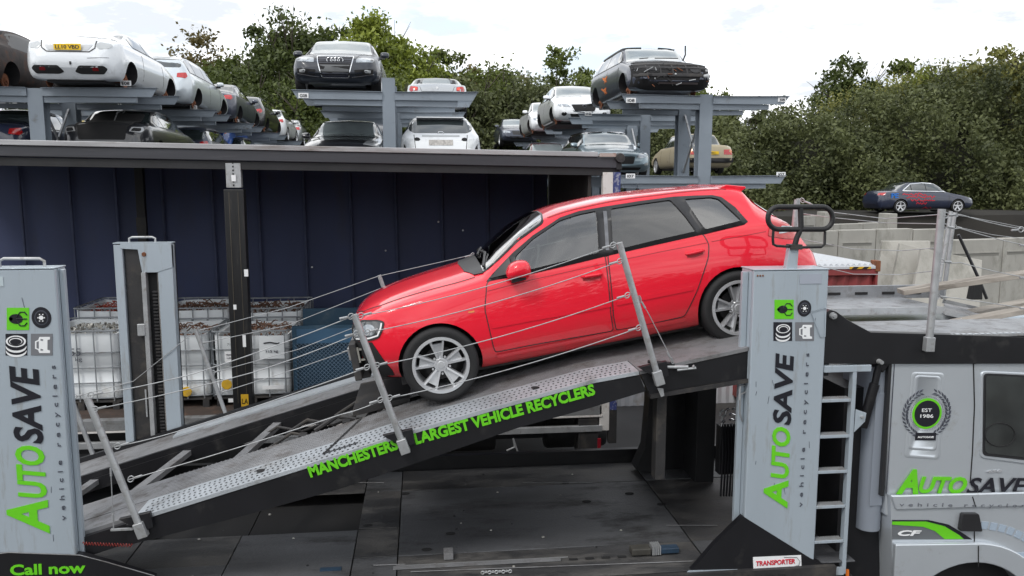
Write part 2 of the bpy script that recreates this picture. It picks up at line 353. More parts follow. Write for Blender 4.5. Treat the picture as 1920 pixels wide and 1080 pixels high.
        bm.verts.index_update(); base = {v.index: nrm[v][0] for v in bm.verts}
        be = [e for e in bm.edges if len(e.link_faces) == 1] if skirt else []
        r = {'geom': []} if not skirt else bmesh.ops.extrude_edge_only(bm, edges=be)
        # pull the skirt inwards by matching each new vertex to its source
        for v in [g for g in r['geom'] if isinstance(g, bmesh.types.BMVert)]:
            src = None
            for e in v.link_edges:
                o = e.other_vert(v)
                if o in nrm and (o.co-v.co).length < 1e-6: src = o
            nv = nrm[src][0] if src else Vector((0, 0, 1)); v.co = v.co-nv*(off+skirt); nrm[v] = (nv, None)
        bm.verts.index_update(); order = [nrm[v][0][:] for v in bm.verts]
        # orient faces to the car's outside
        for fc in bm.faces:
            fc.normal_update()
            if fc.normal.dot(nrm[fc.verts[0]][0]) < -.2: fc.normal_flip()
            fc.smooth = True
        me = bpy.data.meshes.new(name); bm.to_mesh(me); bm.free(); me.materials.append(m)
        me.normals_split_custom_set_from_vertices(order)
        return tag(link(bpy.data.objects.new(name, me), parent or s.root), **tg)
    def line(s, name, pts, axis, m, wd=.006, off=.0045, parent=None, step=.04, closed=False):
        """a narrow ribbon lying on the body: shut lines, seals, mouldings"""
        P = [Vector(p) for p in pts];
        if closed: P.append(P[0])
        R = []
        for a, b in zip(P, P[1:]):
            k = max(1, int((b-a).length/step)); R += [a.lerp(b, i/k) for i in range(k)]
        R.append(P[-1]); vs = []; nr = []
        for i, p in enumerate(R):
            d = (R[min(i+1, len(R)-1)]-R[max(i-1, 0)]); d = d.normalized() if d.length else Vector((1, 0)); n2 = Vector((-d.y, d.x))*wd/2
            for sg in (1, -1):
                q, nv, _ = s.hit(tuple(p+n2*sg), axis); vs.append(q+nv*off); nr.append(nv[:])
        k = len(R)
        # give the ribbon thickness
        vs2 = [v-Vector(n)*(off+.004) for v, n in zip(vs, nr)]; n0 = len(vs)
        fs = [(2*i, 2*i+1, 2*i+3, 2*i+2) for i in range(k-1)]
        fs += [(2*i, 2*i+2, n0+2*i+2, n0+2*i) for i in range(k-1)]+[(2*i+1, n0+2*i+1, n0+2*i+3, 2*i+3) for i in range(k-1)]
        me = bpy.data.meshes.new(name); me.from_pydata([v[:] for v in vs+vs2], [], fs); me.materials.append(m)
        for p in me.polygons: p.use_smooth = True
        if k > 1 and Vector(me.polygons[0].normal).dot(Vector(nr[0])) < 0: me.flip_normals()
        me.normals_split_custom_set_from_vertices(nr+nr)
        return link(bpy.data.objects.new(name, me), parent or s.root)
    def belt(s, x): return s.f[1](x)
    def edge(s, x): return zre_of(s.f[1](x), s.f[2](x))

WHEELM = {}
def wheel(parent, loc, side, r=.316, wd=.215, style='five', name='wheel', m_rim=None, lod=False, rot=0):
    """side -1: the wheel's outer face looks to -y"""
    m_rim = m_rim or M_alloy
    key = (round(r, 3), style, m_rim.name, lod)
    if key not in WHEELM:
        rr = r*.74; n = 28 if lod else 56
        ty = MB().lathe([(rr, -.5*wd), (rr+.012, -.52*wd), ((rr+r)/2, -.56*wd), (r-.02, -.53*wd), (r-.006, -.46*wd), (r, -.3*wd), (r, .3*wd), (r-.006, .46*wd), (r-.03, .53*wd), (rr, .5*wd)], n=n)
        tm = ty.mesh('tyre', M_rubber)
        ri = MB().lathe([(rr+.004, -.50*wd), (rr+.002, -.54*wd), (rr-.022, -.545*wd), (rr-.026, -.50*wd), (rr-.026, -.2*wd), (rr-.035, .1*wd), (rr-.03, .5*wd)], n=n)
        b = MB()
        if style == 'double':
            for k in range(5):
                t0 = 2*pi*k/5+pi/2+rot
                q = MB()
                for sg in (-1, 1):       # two ribs of each V spoke and the recessed web between them
                    q.add([(.045, -.40*wd, sg*.022), (rr-.016, -.52*wd, sg*.066), (rr-.016, -.52*wd, sg*.048), (.06, -.42*wd, sg*.008),
                           (.045, -.15*wd, sg*.022), (rr-.016, -.25*wd, sg*.068), (rr-.016, -.25*wd, sg*.046), (.06, -.15*wd, sg*.008)],
                          [(0,1,2,3),(4,7,6,5),(0,4,5,1),(1,5,6,2),(2,6,7,3),(3,7,4,0)])
                q.add([(.05, -.30*wd, -.012), (rr*.76, -.40*wd, -.046), (rr*.76, -.40*wd, .046), (.05, -.30*wd, .012),
                       (.05, -.15*wd, -.012), (rr*.76, -.2*wd, -.046), (rr*.76, -.2*wd, .046), (.05, -.15*wd, .012)],
                      [(0,1,2,3),(4,7,6,5),(0,4,5,1),(1,5,6,2),(2,6,7,3),(3,7,4,0)])
                q.add([(rr*.88, -.45*wd, -.05), (rr-.005, -.47*wd, -.056), (rr-.005, -.47*wd, .056), (rr*.88, -.45*wd, .05),
                       (rr*.88, -.2*wd, -.05), (rr-.005, -.2*wd, -.056), (rr-.005, -.2*wd, .056), (rr*.88, -.2*wd, .05)],
                      [(0,1,2,3),(4,7,6,5),(0,4,5,1),(1,5,6,2),(2,6,7,3),(3,7,4,0)])
                q.xf(Matrix.Rotation(-t0, 4, 'Y')); b.add(q.v, q.f)
        else:
            for k in range(5):
                t0 = 2*pi*k/5+pi/2
                q = MB().add([(.03, -.40*wd, -.03), (rr-.01, -.46*wd, -.028), (rr-.01, -.46*wd, .028), (.03, -.40*wd, .03),
                              (.03, -.2*wd, -.03), (rr-.01, -.28*wd, -.028), (rr-.01, -.28*wd, .028), (.03, -.2*wd, .03)],
                             [(0,1,2,3),(4,7,6,5),(0,4,5,1),(1,5,6,2),(2,6,7,3),(3,7,4,0)])
                q.xf(Matrix.Rotation(-t0, 4, 'Y')); b.add(q.v, q.f)
        b.lathe([(0.001, -.42*wd), (.052, -.42*wd), (.06, -.38*wd), (.06, -.1*wd)], n=24)
        ri.add(b.v, b.f); rm = ri.mesh('rim', m_rim)
        hb = MB().lathe([(.001, -.02*wd), (.14, -.02*wd), (.14, .06*wd)], n=24); hm = hb.mesh('brake_disc', M_dark)
        bt = MB()
        for k in range(5):
            t = 2*pi*k/5+pi/2+pi/5; bt.lathe([(.001, -.47*wd), (.008, -.47*wd), (.010, -.40*wd)], (.075*cos(t), 0, .075*sin(t)), n=8)
            bt.v = bt.v
        bt.lathe([(.001, -.45*wd), (.028, -.445*wd), (.032, -.42*wd)], n=16); bmh = bt.mesh('hub_cap', M_alloy)
        WHEELM[key] = (tm, rm, hm, bmh)
    tm, rm, hm, bmh = WHEELM[key]
    e = bpy.data.objects.new(name, tm); link(e, parent); e.location = loc
    if side > 0: e.rotation_euler = (0, 0, pi)
    for nm, me in (('rim', rm), ('brake_disc', hm), ('hub_cap', bmh)):
        if lod and nm == 'hub_cap': continue
        link(bpy.data.objects.new(nm, me), e)
    return e
HUBM = []
def bare_hub(parent, loc, side):
    if not HUBM:
        HUBM.append(MB().lathe([(.001, -.05), (.035, -.05), (.04, -.02), (.075, -.02), (.08, .0), (.15, .0), (.155, .015), (.15, .03), (.05, .04), (.04, .3)], n=22).mesh('brake_disc', M_rust))
    o = link(bpy.data.objects.new('brake_disc', HUBM[0]), parent); o.location = loc
    if side > 0: o.rotation_euler = (0, 0, pi)
    return o

PROF = {
 'sedan': dict(L=4.85, H=1.45, top=[(0,.50),(.012,.62),(.045,.74),(.12,.86),(.25,.96),(.30,1.02),(.42,1.37),(.50,1.43),(.60,1.44),(.70,1.39),(.83,1.10),(.90,1.06),(.97,1.01),(.988,.85),(1,.60)], wh=(.195,.79)),
 'estate': dict(L=4.75, H=1.47, top=[(0,.50),(.012,.62),(.045,.74),(.12,.86),(.25,.97),(.30,1.04),(.41,1.38),(.50,1.44),(.70,1.46),(.86,1.43),(.92,1.30),(.965,1.00),(.985,.85),(1,.60)], wh=(.195,.79)),
 'hatch': dict(L=4.3, H=1.47, top=[(0,.50),(.015,.64),(.05,.76),(.13,.90),(.24,1.0),(.28,1.05),(.42,1.40),(.52,1.46),(.68,1.45),(.84,1.38),(.90,1.22),(.955,.98),(.98,.84),(1,.60)], wh=(.20,.80)),
 'coupe': dict(L=4.3, H=1.36, top=[(0,.50),(.015,.60),(.05,.70),(.15,.84),(.28,.93),(.32,.97),(.46,1.30),(.54,1.35),(.64,1.34),(.78,1.19),(.90,1.06),(.965,1.03),(.985,.88),(1,.62)], wh=(.19,.80)),
 'roadster': dict(L=4.09, H=1.27, top=[(0,.46),(.015,.56),(.05,.66),(.15,.80),(.35,.91),(.40,.94),(.52,1.20),(.60,1.26),(.68,1.24),(.78,.98),(.88,.96),(.965,.94),(.985,.82),(1,.58)], wh=(.18,.79)),
 'boxy': dict(L=4.79, H=1.43, top=[(0,.55),(.006,.72),(.02,.84),(.15,.92),(.28,.97),(.31,.99),(.40,1.36),(.45,1.42),(.60,1.43),(.70,1.40),(.765,1.02),(.80,1.0),(.985,.97),(.995,.88),(1,.60)], wh=(.175,.74)),
 'van': dict(L=4.4, H=1.9, top=[(0,.55),(.01,.75),(.04,.90),(.12,1.10),(.17,1.2),(.30,1.70),(.38,1.86),(.60,1.90),(.90,1.88),(.97,1.80),(.985,1.2),(1,.6)], wh=(.19,.80)),
}
def rows_for(kind, W, L=None, H=None):
    P = PROF[kind]; L = L or P['L']; kz = (H or P['H'])/P['H']; out = []
    tp = pchip([a for a, b in P['top']], [b*kz for a, b in P['top']])
    cabin0 = next(a for a, b in P['top'] if b*1 > .93 and a > .2) if kind != 'van' else .15
    xs = sorted(set([a for a, b in P['top']]+[.2, .35, .55, .8, .95]))
    for t in xs:
        zr = tp(t); e = min(t, 1-t)*L; q = min(1, e/.5); taper = 1-(.10 if kind == 'boxy' else .27)*(1-q)**2.4
        if e < .05: taper -= .03*(1-e/.05)
        zb = .20+.22*max(0, 1-e/.14)
        beltz = (.62+.30*min(1, t/.28)) if t < .28 else (.92+.04*min(1, (t-.28)/.5))
        if t > .93: beltz -= (t-.93)/.07*.26
        if kind == 'van': beltz *= 1.12
        zs = min(beltz*kz, zr-.03 if t < .3 or t > .9 else zr-.05)
        zb = min(zb, zs-.1)
        wm = W/2*taper; ws = wm-.05; cab = min(1, max(0, (zr-zs)/.42))
        wr = (ws-.13)-.10*cab
        if kind == 'boxy': wr += .06
        out.append((t*L, zb, zs, zr, wm*.93, wm, ws, wr))
    return out, L
BG = []
def bgcar(name, kind, m, loc, heading, W=1.8, L=None, H=None, wheels='missing', glass=None, label='', group=None, cat='car', stripped=False, lamps=True, rlamps=True, plate=None, noglass=False, roll=0, pitch=0, tailc=None, bumper=None):
    rows, L = rows_for(kind, W, L, H); rz = {'front': pi/2, 'rear': -pi/2, 'side': pi}[heading]
    root = empty(name, loc, (roll, pitch, rz), label=label, cat=cat, group=group)
    P = PROF[kind]; wxs = [P['wh'][0]*L, P['wh'][1]*L]
    c = Car(name, rows, [(x, .31) for x in wxs], .355, m, root, ns=40, it=1)
    c.root = root; c.W = W
    # glass
    gm = glass or M_glass
    xs = np.linspace(.2*L, .97*L, 78); up_, lo_ = [], []
    tw = .055
    for x in xs:
        zt = c.edge(x)-tw; zl = c.belt(x)+.035
        if zt-zl > .045: up_.append((x, zt)); lo_.append((x, zl))
    if len(up_) > 4:
        if kind in ('sedan', 'coupe', 'boxy'):
            cutx = {'sedan': .78, 'coupe': .74, 'boxy': .72}[kind]*L
        elif kind == 'roadster': cutx = .62*L
        else: cutx = .90*L
        pts = [p for p in zip(up_, lo_) if p[0][0] < cutx]
        up_ = [p[0] for p in pts][::3]; lo_ = [p[1] for p in pts][::3]
        xa, xb = up_[0][0], up_[-1][0]; piv = [xa+.40*(xb-xa)] if kind in ('coupe', 'roadster', 'van') else [xa+.44*(xb-xa), xa+.80*(xb-xa)]
        if kind == 'roadster': piv = []
        segs = []; lim = [xa-.01]+piv+[xb+.01]
        fu = lambda x: np.interp(x, [p[0] for p in up_], [p[1] for p in up_]); fl = lambda x: np.interp(x, [p[0] for p in lo_], [p[1] for p in lo_])
        for a, b in zip(lim, lim[1:]):
            a2, b2 = a+.02, b-.02
            if b2-a2 < .12: continue
            t = np.linspace(a2, b2, 7)
            poly = [(x, float(fl(x))) for x in (a2, b2)]+[(x, float(fu(x))) for x in t[::-1]]
            segs.append(poly)
        whole = [(x, float(fl(x))-.02) for x in (xa-.03, xb+.03)]+[(x, float(fu(x))+.02) for x in np.linspace(xb+.02, xa-.02, 9)]
        for sd in ('n', 'f'):
            tr = c.patch('window_trim', whole, sd, M_trim, off=.003, grid=.16)
            for q in segs:
                if not noglass: c.patch('side_window', q, sd, gm, off=.008, grid=.16, parent=tr)
    tops = P['top']; k0 = {'van': (.175, .34)}.get(kind, (tops[4][0] if kind in ('sedan', 'estate', 'hatch') else tops[5][0]-.02, None))
    cow = {'sedan': .275, 'estate': .275, 'hatch': .26, 'coupe': .31, 'roadster': .39, 'boxy': .305, 'van': .175}[kind]*L
    ws1 = {'sedan': .425, 'estate': .415, 'hatch': .425, 'coupe': .465, 'roadster': .52, 'boxy': .395, 'van': .31}[kind]*L
    c.patch('windscreen', rnd([(cow, -c.f[6](cow)+.0), (cow, c.f[6](cow)-.0), (ws1, c.f[6](ws1)-.05), (ws1, -c.f[6](ws1)+.05)], .06), 'top', M_wshield if not glass else glass, off=.006, grid=.14)
    r0, r1 = {'sedan': (.715, .82), 'estate': (.875, .955), 'hatch': (.855, .945), 'coupe': (.67, .84), 'roadster': (.685, .765), 'boxy': (.705, .765), 'van': (.95, .98)}[kind]
    r0 *= L; r1 *= L
    if kind in ('estate', 'hatch', 'van'):
        zt, zl = c.f[2](r0)-.01, c.f[2](r1)+.02; y0, y1 = c.f[6](r0)-.02, min(W/2-.16, c.f[6](r1)+.05)
        if kind == 'hatch':
            pr = rnd([(-y1-.03, zl+.03), (-y0, zt-.03), (y0, zt-.03), (y1+.03, zl+.03), (y1-.10, zl-.05), (-y1+.10, zl-.05)], .07)
        else: pr = rnd([(-y1, zl), (-y0, zt), (y0, zt), (y1, zl)], .06)
        if stripped != 'noboot': c.patch('rear_window', pr, 'rear', M_hole if noglass else gm, off=.006, grid=.12)
    else:
        c.patch('rear_window', rnd([(r0, -c.f[6](r0)+.03), (r1, -c.f[6](r1)-.02), (r1, c.f[6](r1)+.02), (r0, c.f[6](r0)-.03)], .06), 'top', M_hole if noglass else gm, off=.006, grid=.12)
    # door gaps
    if kind != 'roadster':
        for sd in ('n', 'f'):
            for xx in (cow+.08, cow+.08+(1.15 if kind != 'coupe' else 1.35)):
                if xx < .75*L: c.line('door_gap', [(xx, .27), (xx, c.belt(xx)+.03)], sd, M_trim, wd=.014, off=.003, step=.1)
    for i, x in enumerate(wxs):
        for sg in (-1, 1):
            if wheels == 'all' or (wheels == 'front' and i == 0): wheel(root, (x, sg*(W/2-.11), .31), sg, .31, .2, lod=True)
            else: bare_hub(root, (x, sg*(W/2-.16), .27), sg)
    hw = W/2
    un = MB().box(.25*L, .75*L, -hw*.8, hw*.8, .14, .215); un.box(.80*L, .93*L, -hw*.6, hw*.6, .17, .24).build('underbody', M_dark, root)
    if rlamps and stripped is not True:
        pass
    BG.append(c); return c
def mirrorY(p): return [(-a, b) for a, b in p][::-1]

# ================================================================ SETTING
g = MB(); g.add([(-600, -300, 0), (600, -300, 0), (600, 900, 0), (-600, 900, 0)], [(0, 1, 2, 3)])
g.build('ground', M_asph, smooth=False, kind='structure')
bk = MB(); NX = 60
bx = np.linspace(-70, 110, NX); prof = [(33.6, -.1), (34.2, 1.2), (35.2, 2.55), (36.2, 2.66), (50, 2.7), (75, 3.2), (120, 2.5), (200, -.1)]
for i, x in enumerate(bx):
    for j, (y, z) in enumerate(prof):
        lo = .0 if x > 11 else max(0, 1-(11-x)/5)*1.0+0
        k = 1 if x > 11 else max(.25, 1-(11-x)/10)
        bk.v.append((x, y+math.sin(i*1.7)*.25, z*k+math.sin(i*2.3+j)*.04))
m_ = len(prof)
bk.f = [(i*m_+j, (i+1)*m_+j, (i+1)*m_+j+1, i*m_+j+1) for i in range(NX-1) for j in range(m_-1)]
bk.build('earth_bank', M_earth, kind='structure')

# ================================================================ RED CAR
TH = radians(9.73); Pw = at(827, 685, 6.5); Pw.y = 7.385
Rm = Matrix.Rotation(-TH, 4, 'Y')
org = Pw - (Rm @ Vector((.86, 0, .316)))
red = empty('red_car', org, (0, -TH, 0), label='shiny red five-door hatchback without its front bumper, nose down on the transporter ramp', cat='car')
RW = Matrix.Translation(org) @ Rm; RWI = RW.inverted()
rows = [ # x, zb, zs, zr, wb, wm, ws, wr
 (.16,.50,.66,.72,.40,.46,.45,.34),(.175,.42,.70,.76,.50,.57,.55,.42),(.22,.33,.745,.81,.60,.68,.65,.50),(.32,.26,.79,.87,.69,.78,.73,.57),(.50,.22,.83,.925,.76,.845,.785,.62),
 (.86,.19,.875,.985,.81,.88,.815,.65),(1.15,.18,.90,1.02,.82,.8825,.825,.67),(1.33,.18,.918,1.05,.82,.8825,.828,.68),(1.50,.18,.928,1.155,.82,.8825,.83,.665),(1.75,.18,.94,1.285,.82,.8825,.83,.635),
 (1.98,.18,.95,1.375,.82,.8825,.83,.61),(2.20,.18,.958,1.412,.82,.8825,.83,.60),(2.55,.18,.967,1.425,.82,.8825,.828,.595),(3.0,.18,.98,1.405,.82,.8825,.822,.585),(3.4,.19,.99,1.368,.815,.88,.81,.57),(3.62,.20,.99,1.335,.81,.872,.80,.555),
 (3.74,.21,.985,1.30,.80,.865,.79,.545),(3.80,.21,.978,1.235,.80,.860,.785,.55),(3.92,.22,.955,1.13,.78,.845,.77,.56),(4.04,.24,.91,1.02,.76,.82,.745,.57),(4.11,.26,.84,.92,.74,.79,.72,.56),(4.20,.28,.70,.77,.70,.75,.70,.54),(4.27,.32,.62,.68,.64,.69,.65,.5),(4.29,.38,.58,.63,.60,.64,.60,.45)]
CARW = [(.86, .316), (3.44, .316)]
_tmp = empty('tmp', (0, 0, 0)); rc = Car('red_car', rows, CARW, .352, M_red, _tmp, ns=110)
def pxh(px, py):
    o = RWI @ Vector((0, 0, HC)); d = (RWI.to_3x3() @ ray(px, py)).normalized()
    q, n_, i_, ds = rc.bvh.ray_cast(o, d)
    if q is None: q, n_, i_, ds = rc.bvh.find_nearest(o+d*6.6)
    return q
def pn(L): return [(q.x, q.z) for q in (pxh(*p) for p in L)]
GF = rnd(pn([(966, 480), (999, 448), (1049, 413.5), (1085, 402), (1118, 395), (1124, 474), (1000, 505), (960, 512)]), .02)
GR = rnd(pn([(1144, 391.5), (1200, 382.5), (1257, 374.5), (1285, 405), (1306, 434), (1230, 451), (1148, 471)]), .02)
GQ = rnd(pn([(1282, 373.5), (1331, 370), (1347, 373), (1371, 395), (1391, 414), (1322, 431), (1308, 412)]), .02)
WS = [(1.335, -.66), (1.335, .66), (1.50, .655), (1.75, .62), (1.925, .585), (1.965, .30), (1.975, 0), (1.965, -.30), (1.925, -.585), (1.75, -.62), (1.50, -.655)]
def shrink(P, k): cx_ = sum(p[0] for p in P)/len(P); cy_ = sum(p[1] for p in P)/len(P); return [(cx_+(a-cx_)*k, cy_+(b-cy_)*k) for a, b in P]
cav = MB(); SX = [1.40, 1.55, 1.8, 2.0, 2.3, 2.7, 3.2, 3.55, 3.72]
for x in SX:
    zr_ = rc.f[2](x); zs_ = rc.f[1](x); wr_2 = rc.f[6](x)-.05; zt_ = zr_-.06
    zk = min(zs_-.02, zt_-.03); cav.v += [(x, -.74, .34), (x, .74, .34), (x, .77, zk), (x, wr_2, zt_-.02), (x, 0, zt_), (x, -wr_2, zt_-.02), (x, -.77, zk)]
cav.f = [(i*7+j, i*7+(j+1) % 7, (i+1)*7+(j+1) % 7, (i+1)*7+j) for i in range(len(SX)-1) for j in range(7)]+[tuple(range(7)), tuple((len(SX)-1)*7+j for j in range(6, -1, -1))]
wincut = MB()
for P_ in (GF, GR, GQ): wincut.prism(shrink(P_, 1.004), -1.1, 1.1)
wscut = MB().prism(shrink(rnd(WS, .03), .975), .965, 2.0, ax='z')
bpy.data.objects.remove(rc.body); bpy.data.objects.remove(_tmp)
rc = Car('red_car', rows, CARW, .352, M_red, red, ns=110, cutters=(cav, wincut, wscut))
# door skins sit a hair proud of the body, with dark shut lines round them
fd = [(912, 527), (909, 580), (925, 650), (929, 661), (1000, 646), (1153, 620), (1149, 590), (1138, 478), (1136, 392)]
rd = [(1139, 478), (1150, 590), (1154, 620), (1220, 608), (1283, 594), (1307, 545), (1328, 482), (1330, 458), (1317, 437), (1262, 375), (1138, 392)]
win_f = pn([(915, 524), (965, 474), (1000, 443), (1050, 410), (1085, 399), (1122, 391), (1129, 478)])
win_r = pn([(1139, 389), (1200, 380), (1262, 372), (1290, 402), (1320, 436), (1230, 456), (1145, 475)])
win_q = pn([(1268, 373), (1300, 370), (1330, 369), (1349, 372), (1375, 391), (1398, 415), (1392, 419), (1322, 436), (1300, 411)])
def skin(name, poly): return rc.patch(name, poly, 'n', M_red, off=.0035, grid=.05)
bfd = pn([(913, 528), (909, 580), (925, 650), (929, 660), (1000, 646), (1150, 620), (1145, 590), (1134, 478)])
brd = pn([(1139, 478), (1150, 590), (1155, 619), (1220, 607), (1283, 593), (1307, 545), (1328, 482), (1329, 458), (1317, 438)])
door1 = skin('front_door', rnd(bfd, .03)); door2 = skin('rear_door', rnd(brd, .03))
rc.line('door_gap', rnd(bfd, .03), 'n', M_trim, wd=.008, off=.0042, parent=door1, closed=True)
rc.line('door_gap', rnd(brd, .03), 'n', M_trim, wd=.008, off=.0042, parent=door2, closed=True)
# window frames and glass
fr = pn([(912, 528), (963, 473), (999, 442), (1050, 408.5), (1085, 396.5), (1130, 388.5), (1200, 377.5), (1262, 369.5), (1300, 367.5), (1335, 366.5), (1352, 370), (1378, 389), (1402, 416), (1395, 421.5), (1322, 439), (1230, 459.5), (1140, 480), (1000, 513)])
def ringpatch(name, outer, holes, axis, m, off, grid=.03):
    """patch whose glass openings are cut out"""
    from mathutils.geometry import delaunay_2d_cdt
    pts = []; edges = []; loops = [outer]+holes
    for lp in loops:
        R = []
        for a_, b_ in zip(lp, lp[1:]+lp[:1]):
            a_ = Vector(a_); b_ = Vector(b_); k = max(1, int((b_-a_).length/.04)); R += [a_.lerp(b_, i/k) for i in range(k)]
        k0 = len(pts); pts += R; edges += [(k0+i, k0+(i+1) % len(R)) for i in range(len(R))]
    vs, es, fs, *_ = delaunay_2d_cdt(pts, edges, [], 0, 1e-5)
    def inside(p, P):
        c = False
        for (x1, y1), (x2, y2) in zip(P, P[1:]+P[:1]):
            if (y1 > p[1]) != (y2 > p[1]) and p[0] < (x2-x1)*(p[1]-y1)/(y2-y1)+x1: c = not c
        return c
    keep = []
    for f in fs:
        c = sum((vs[i] for i in f), Vector((0, 0)))/len(f)
        if inside(c, outer) and not any(inside(c, h_) for h_ in holes): keep.append(f)
    V = []; Nn = []
    for v in vs: q, nv, _ = rc.hit((v.x, v.y), axis); V.append(q+nv*off); Nn.append(nv)
    # every rim gets a return edge, so that it has thickness
    from collections import Counter
    cnt = Counter(); 
    for f in keep:
        for i in range(3): cnt[tuple(sorted((f[i], f[(i+1) % 3])))] += 1
    n0 = len(V); V2 = [v-n_*(off+.02) for v, n_ in zip(V, Nn)]
    walls = [(a_, b_, b_+n0, a_+n0) for (a_, b_), c in cnt.items() if c == 1]
    me = bpy.data.meshes.new(name); me.from_pydata([v[:] for v in V+V2], [], [tuple(f) for f in keep]+walls); me.materials.append(m)
    for p in me.polygons[:len(keep)]: p.use_smooth = True
    bm = bmesh.new(); bm.from_mesh(me); bmesh.ops.delete(bm, geom=[v for v in bm.verts if not v.link_faces], context='VERTS'); bm.to_mesh(me); bm.free()
    return link(bpy.data.objects.new(name, me), red)
frame = ringpatch('window_surround', fr, [shrink(q_, .985) for q_ in (GF, GR, GQ)], 'n', M_trim, .006)
M_gf = clearglass('front_side_glass', (.72, .80, .76), refl=.13); M_gr = clearglass('privacy_glass', (.16, .16, .17), refl=.07); M_gq = clearglass('quarter_glass', (.30, .38, .38), refl=.13); M_gw = clearglass('windscreen_clear_glass', (.70, .78, .76), refl=.30)
for ax in 'nf':
    for P_, nm, mm in ((GF, 'front_door_window', M_gf), (GR, 'rear_door_window', M_gr), (GQ, 'quarter_window', M_gq)): rc.patch(nm, P_, ax, mm, off=-.004, grid=.05, skirt=0)
rc.line('pillar_strip', pn([(1134, 397), (1139, 470)]), 'n', mat('scuffed_pillar', (.13, .135, .15), .4, var=.3, vscale=15), wd=.03, off=.011)
# far side: mirrored glass and doors
ringpatch('window_surround', fr, [shrink(q_, .985) for q_ in (GF, GR, GQ)], 'f', M_trim, .006)
for a, nm in ((bfd, 'front_door'), (brd, 'rear_door')):
    dd = rc.patch(nm, rnd(a, .03), 'f', M_red, off=.0035, grid=.08); rc.line('door_gap', a, 'f', M_trim, wd=.008, off=.0042, parent=dd, closed=True)
# windscreen, rear screen, bonnet
sealo = rnd([(a+(.014 if a > 1.9 else -.03 if a < 1.4 else 0), b*1.03) for a, b in WS], .03)
ringpatch('windscreen_seal', sealo, [shrink(rnd(WS, .03), .955)], 'top', M_trim, .004)
wsg = rc.patch('windscreen', rnd(WS, .03), 'top', M_gw, off=.006, grid=.06, skirt=0)
# cabin
M_seat = mat('grey_seat_cloth', (.16, .16, .165), .9, var=.3, vscale=20); M_dash = mat('dashboard_plastic', (.07, .07, .075), .7)
def seat(x, y, nm='seat'):
    o = MB().prism(rnd([(x, .42), (x+.02, .56), (x+.5, .52), (x+.52, .42)], .05), y-.25, y+.25).build(nm, M_seat, red, bevel=.03)
    MB().prism(rnd([(x+.42, .50), (x+.66, 1.06), (x+.76, 1.05), (x+.56, .46)], .05), y-.24, y+.24).build('seat_back', M_seat, o, bevel=.04)
    MB().prism(rnd([(x+.66, 1.09), (x+.69, 1.25), (x+.77, 1.25), (x+.76, 1.09)], .03), y-.12, y+.12).build('headrest', M_seat, o, bevel=.03)
seat(2.0, -.37); seat(2.0, .37); seat(2.85, -.36, 'rear_seat'); seat(2.85, .36, 'rear_seat')
MB().prism(rnd([(1.37, .60), (1.40, .93), (1.55, .965), (1.78, .92), (1.82, .80), (1.74, .60)], .04), -.72, .72).build('dashboard', M_dash, red, bevel=.02)
MB().tube([(1.92+.065*sin(t), .37+.18*cos(t), .86+.165*sin(t)) for t in np.linspace(0, 2*pi, 25)[:-1]], .014, 8, closed=True).build('steering_wheel', M_dash, red)
MB().box(1.42, 3.7, -.72, .72, .345, .36).build('cabin_floor', M_dash, red)
MB().box(2.02, 2.06, -.10, .10, 1.24, 1.31).build('rear_view_mirror', M_dash, red, bevel=.01)
cw = rc.patch('scuttle_panel', [(1.20, -.5), (1.17, 0), (1.20, .5), (1.27, .66), (1.35, .69), (1.345, 0), (1.35, -.69), (1.27, -.66)], 'top', M_trim, off=.010, grid=.06)
for ya, yb, yy in ((-.62, .10, 0), (-.05, .55, 1)):
    q = [rc.hit((1.36, ya), 'top')[0]+Vector((0, 0, .025)), rc.hit((1.42, (ya+yb)/2), 'top')[0]+Vector((0, 0, .028)), rc.hit((1.40, yb), 'top')[0]+Vector((0, 0, .022))]
    MB().tube(q, .011, 6).build('wiper', M_trim, red)
bon = [(.215, 0), (.23, -.35), (.29, -.52), (.45, -.625), (.8, -.66), (1.1, -.69), (1.27, -.70), (1.19, -.5), (1.16, 0)]
bonp = bon+[(a, -b) for a, b in bon[-2:0:-1]]
rc.patch('bonnet', bonp, 'top', M_red, off=.004, grid=.06)
rc.line('bonnet_gap', bon[1:7], 'top', M_trim, wd=.007, off=.0045); rc.line('bonnet_gap', [(a, -b) for a, b in bon[1:7]], 'top', M_trim, wd=.007, off=.0045)
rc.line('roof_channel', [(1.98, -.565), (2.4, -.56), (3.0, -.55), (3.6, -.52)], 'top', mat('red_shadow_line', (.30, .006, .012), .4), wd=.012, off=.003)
rc.patch('tailgate_window', rnd([(3.81, -.53), (3.81, .53), (4.0, .60), (4.0, -.60)], .04), 'top', M_glass, off=.007, grid=.06)
MB().prism([(3.56, 1.33), (3.62, 1.345), (3.79, 1.30), (3.795, 1.285), (3.72, 1.25)], -.50, .50).build('roof_spoiler', M_red, red, bevel=.008)
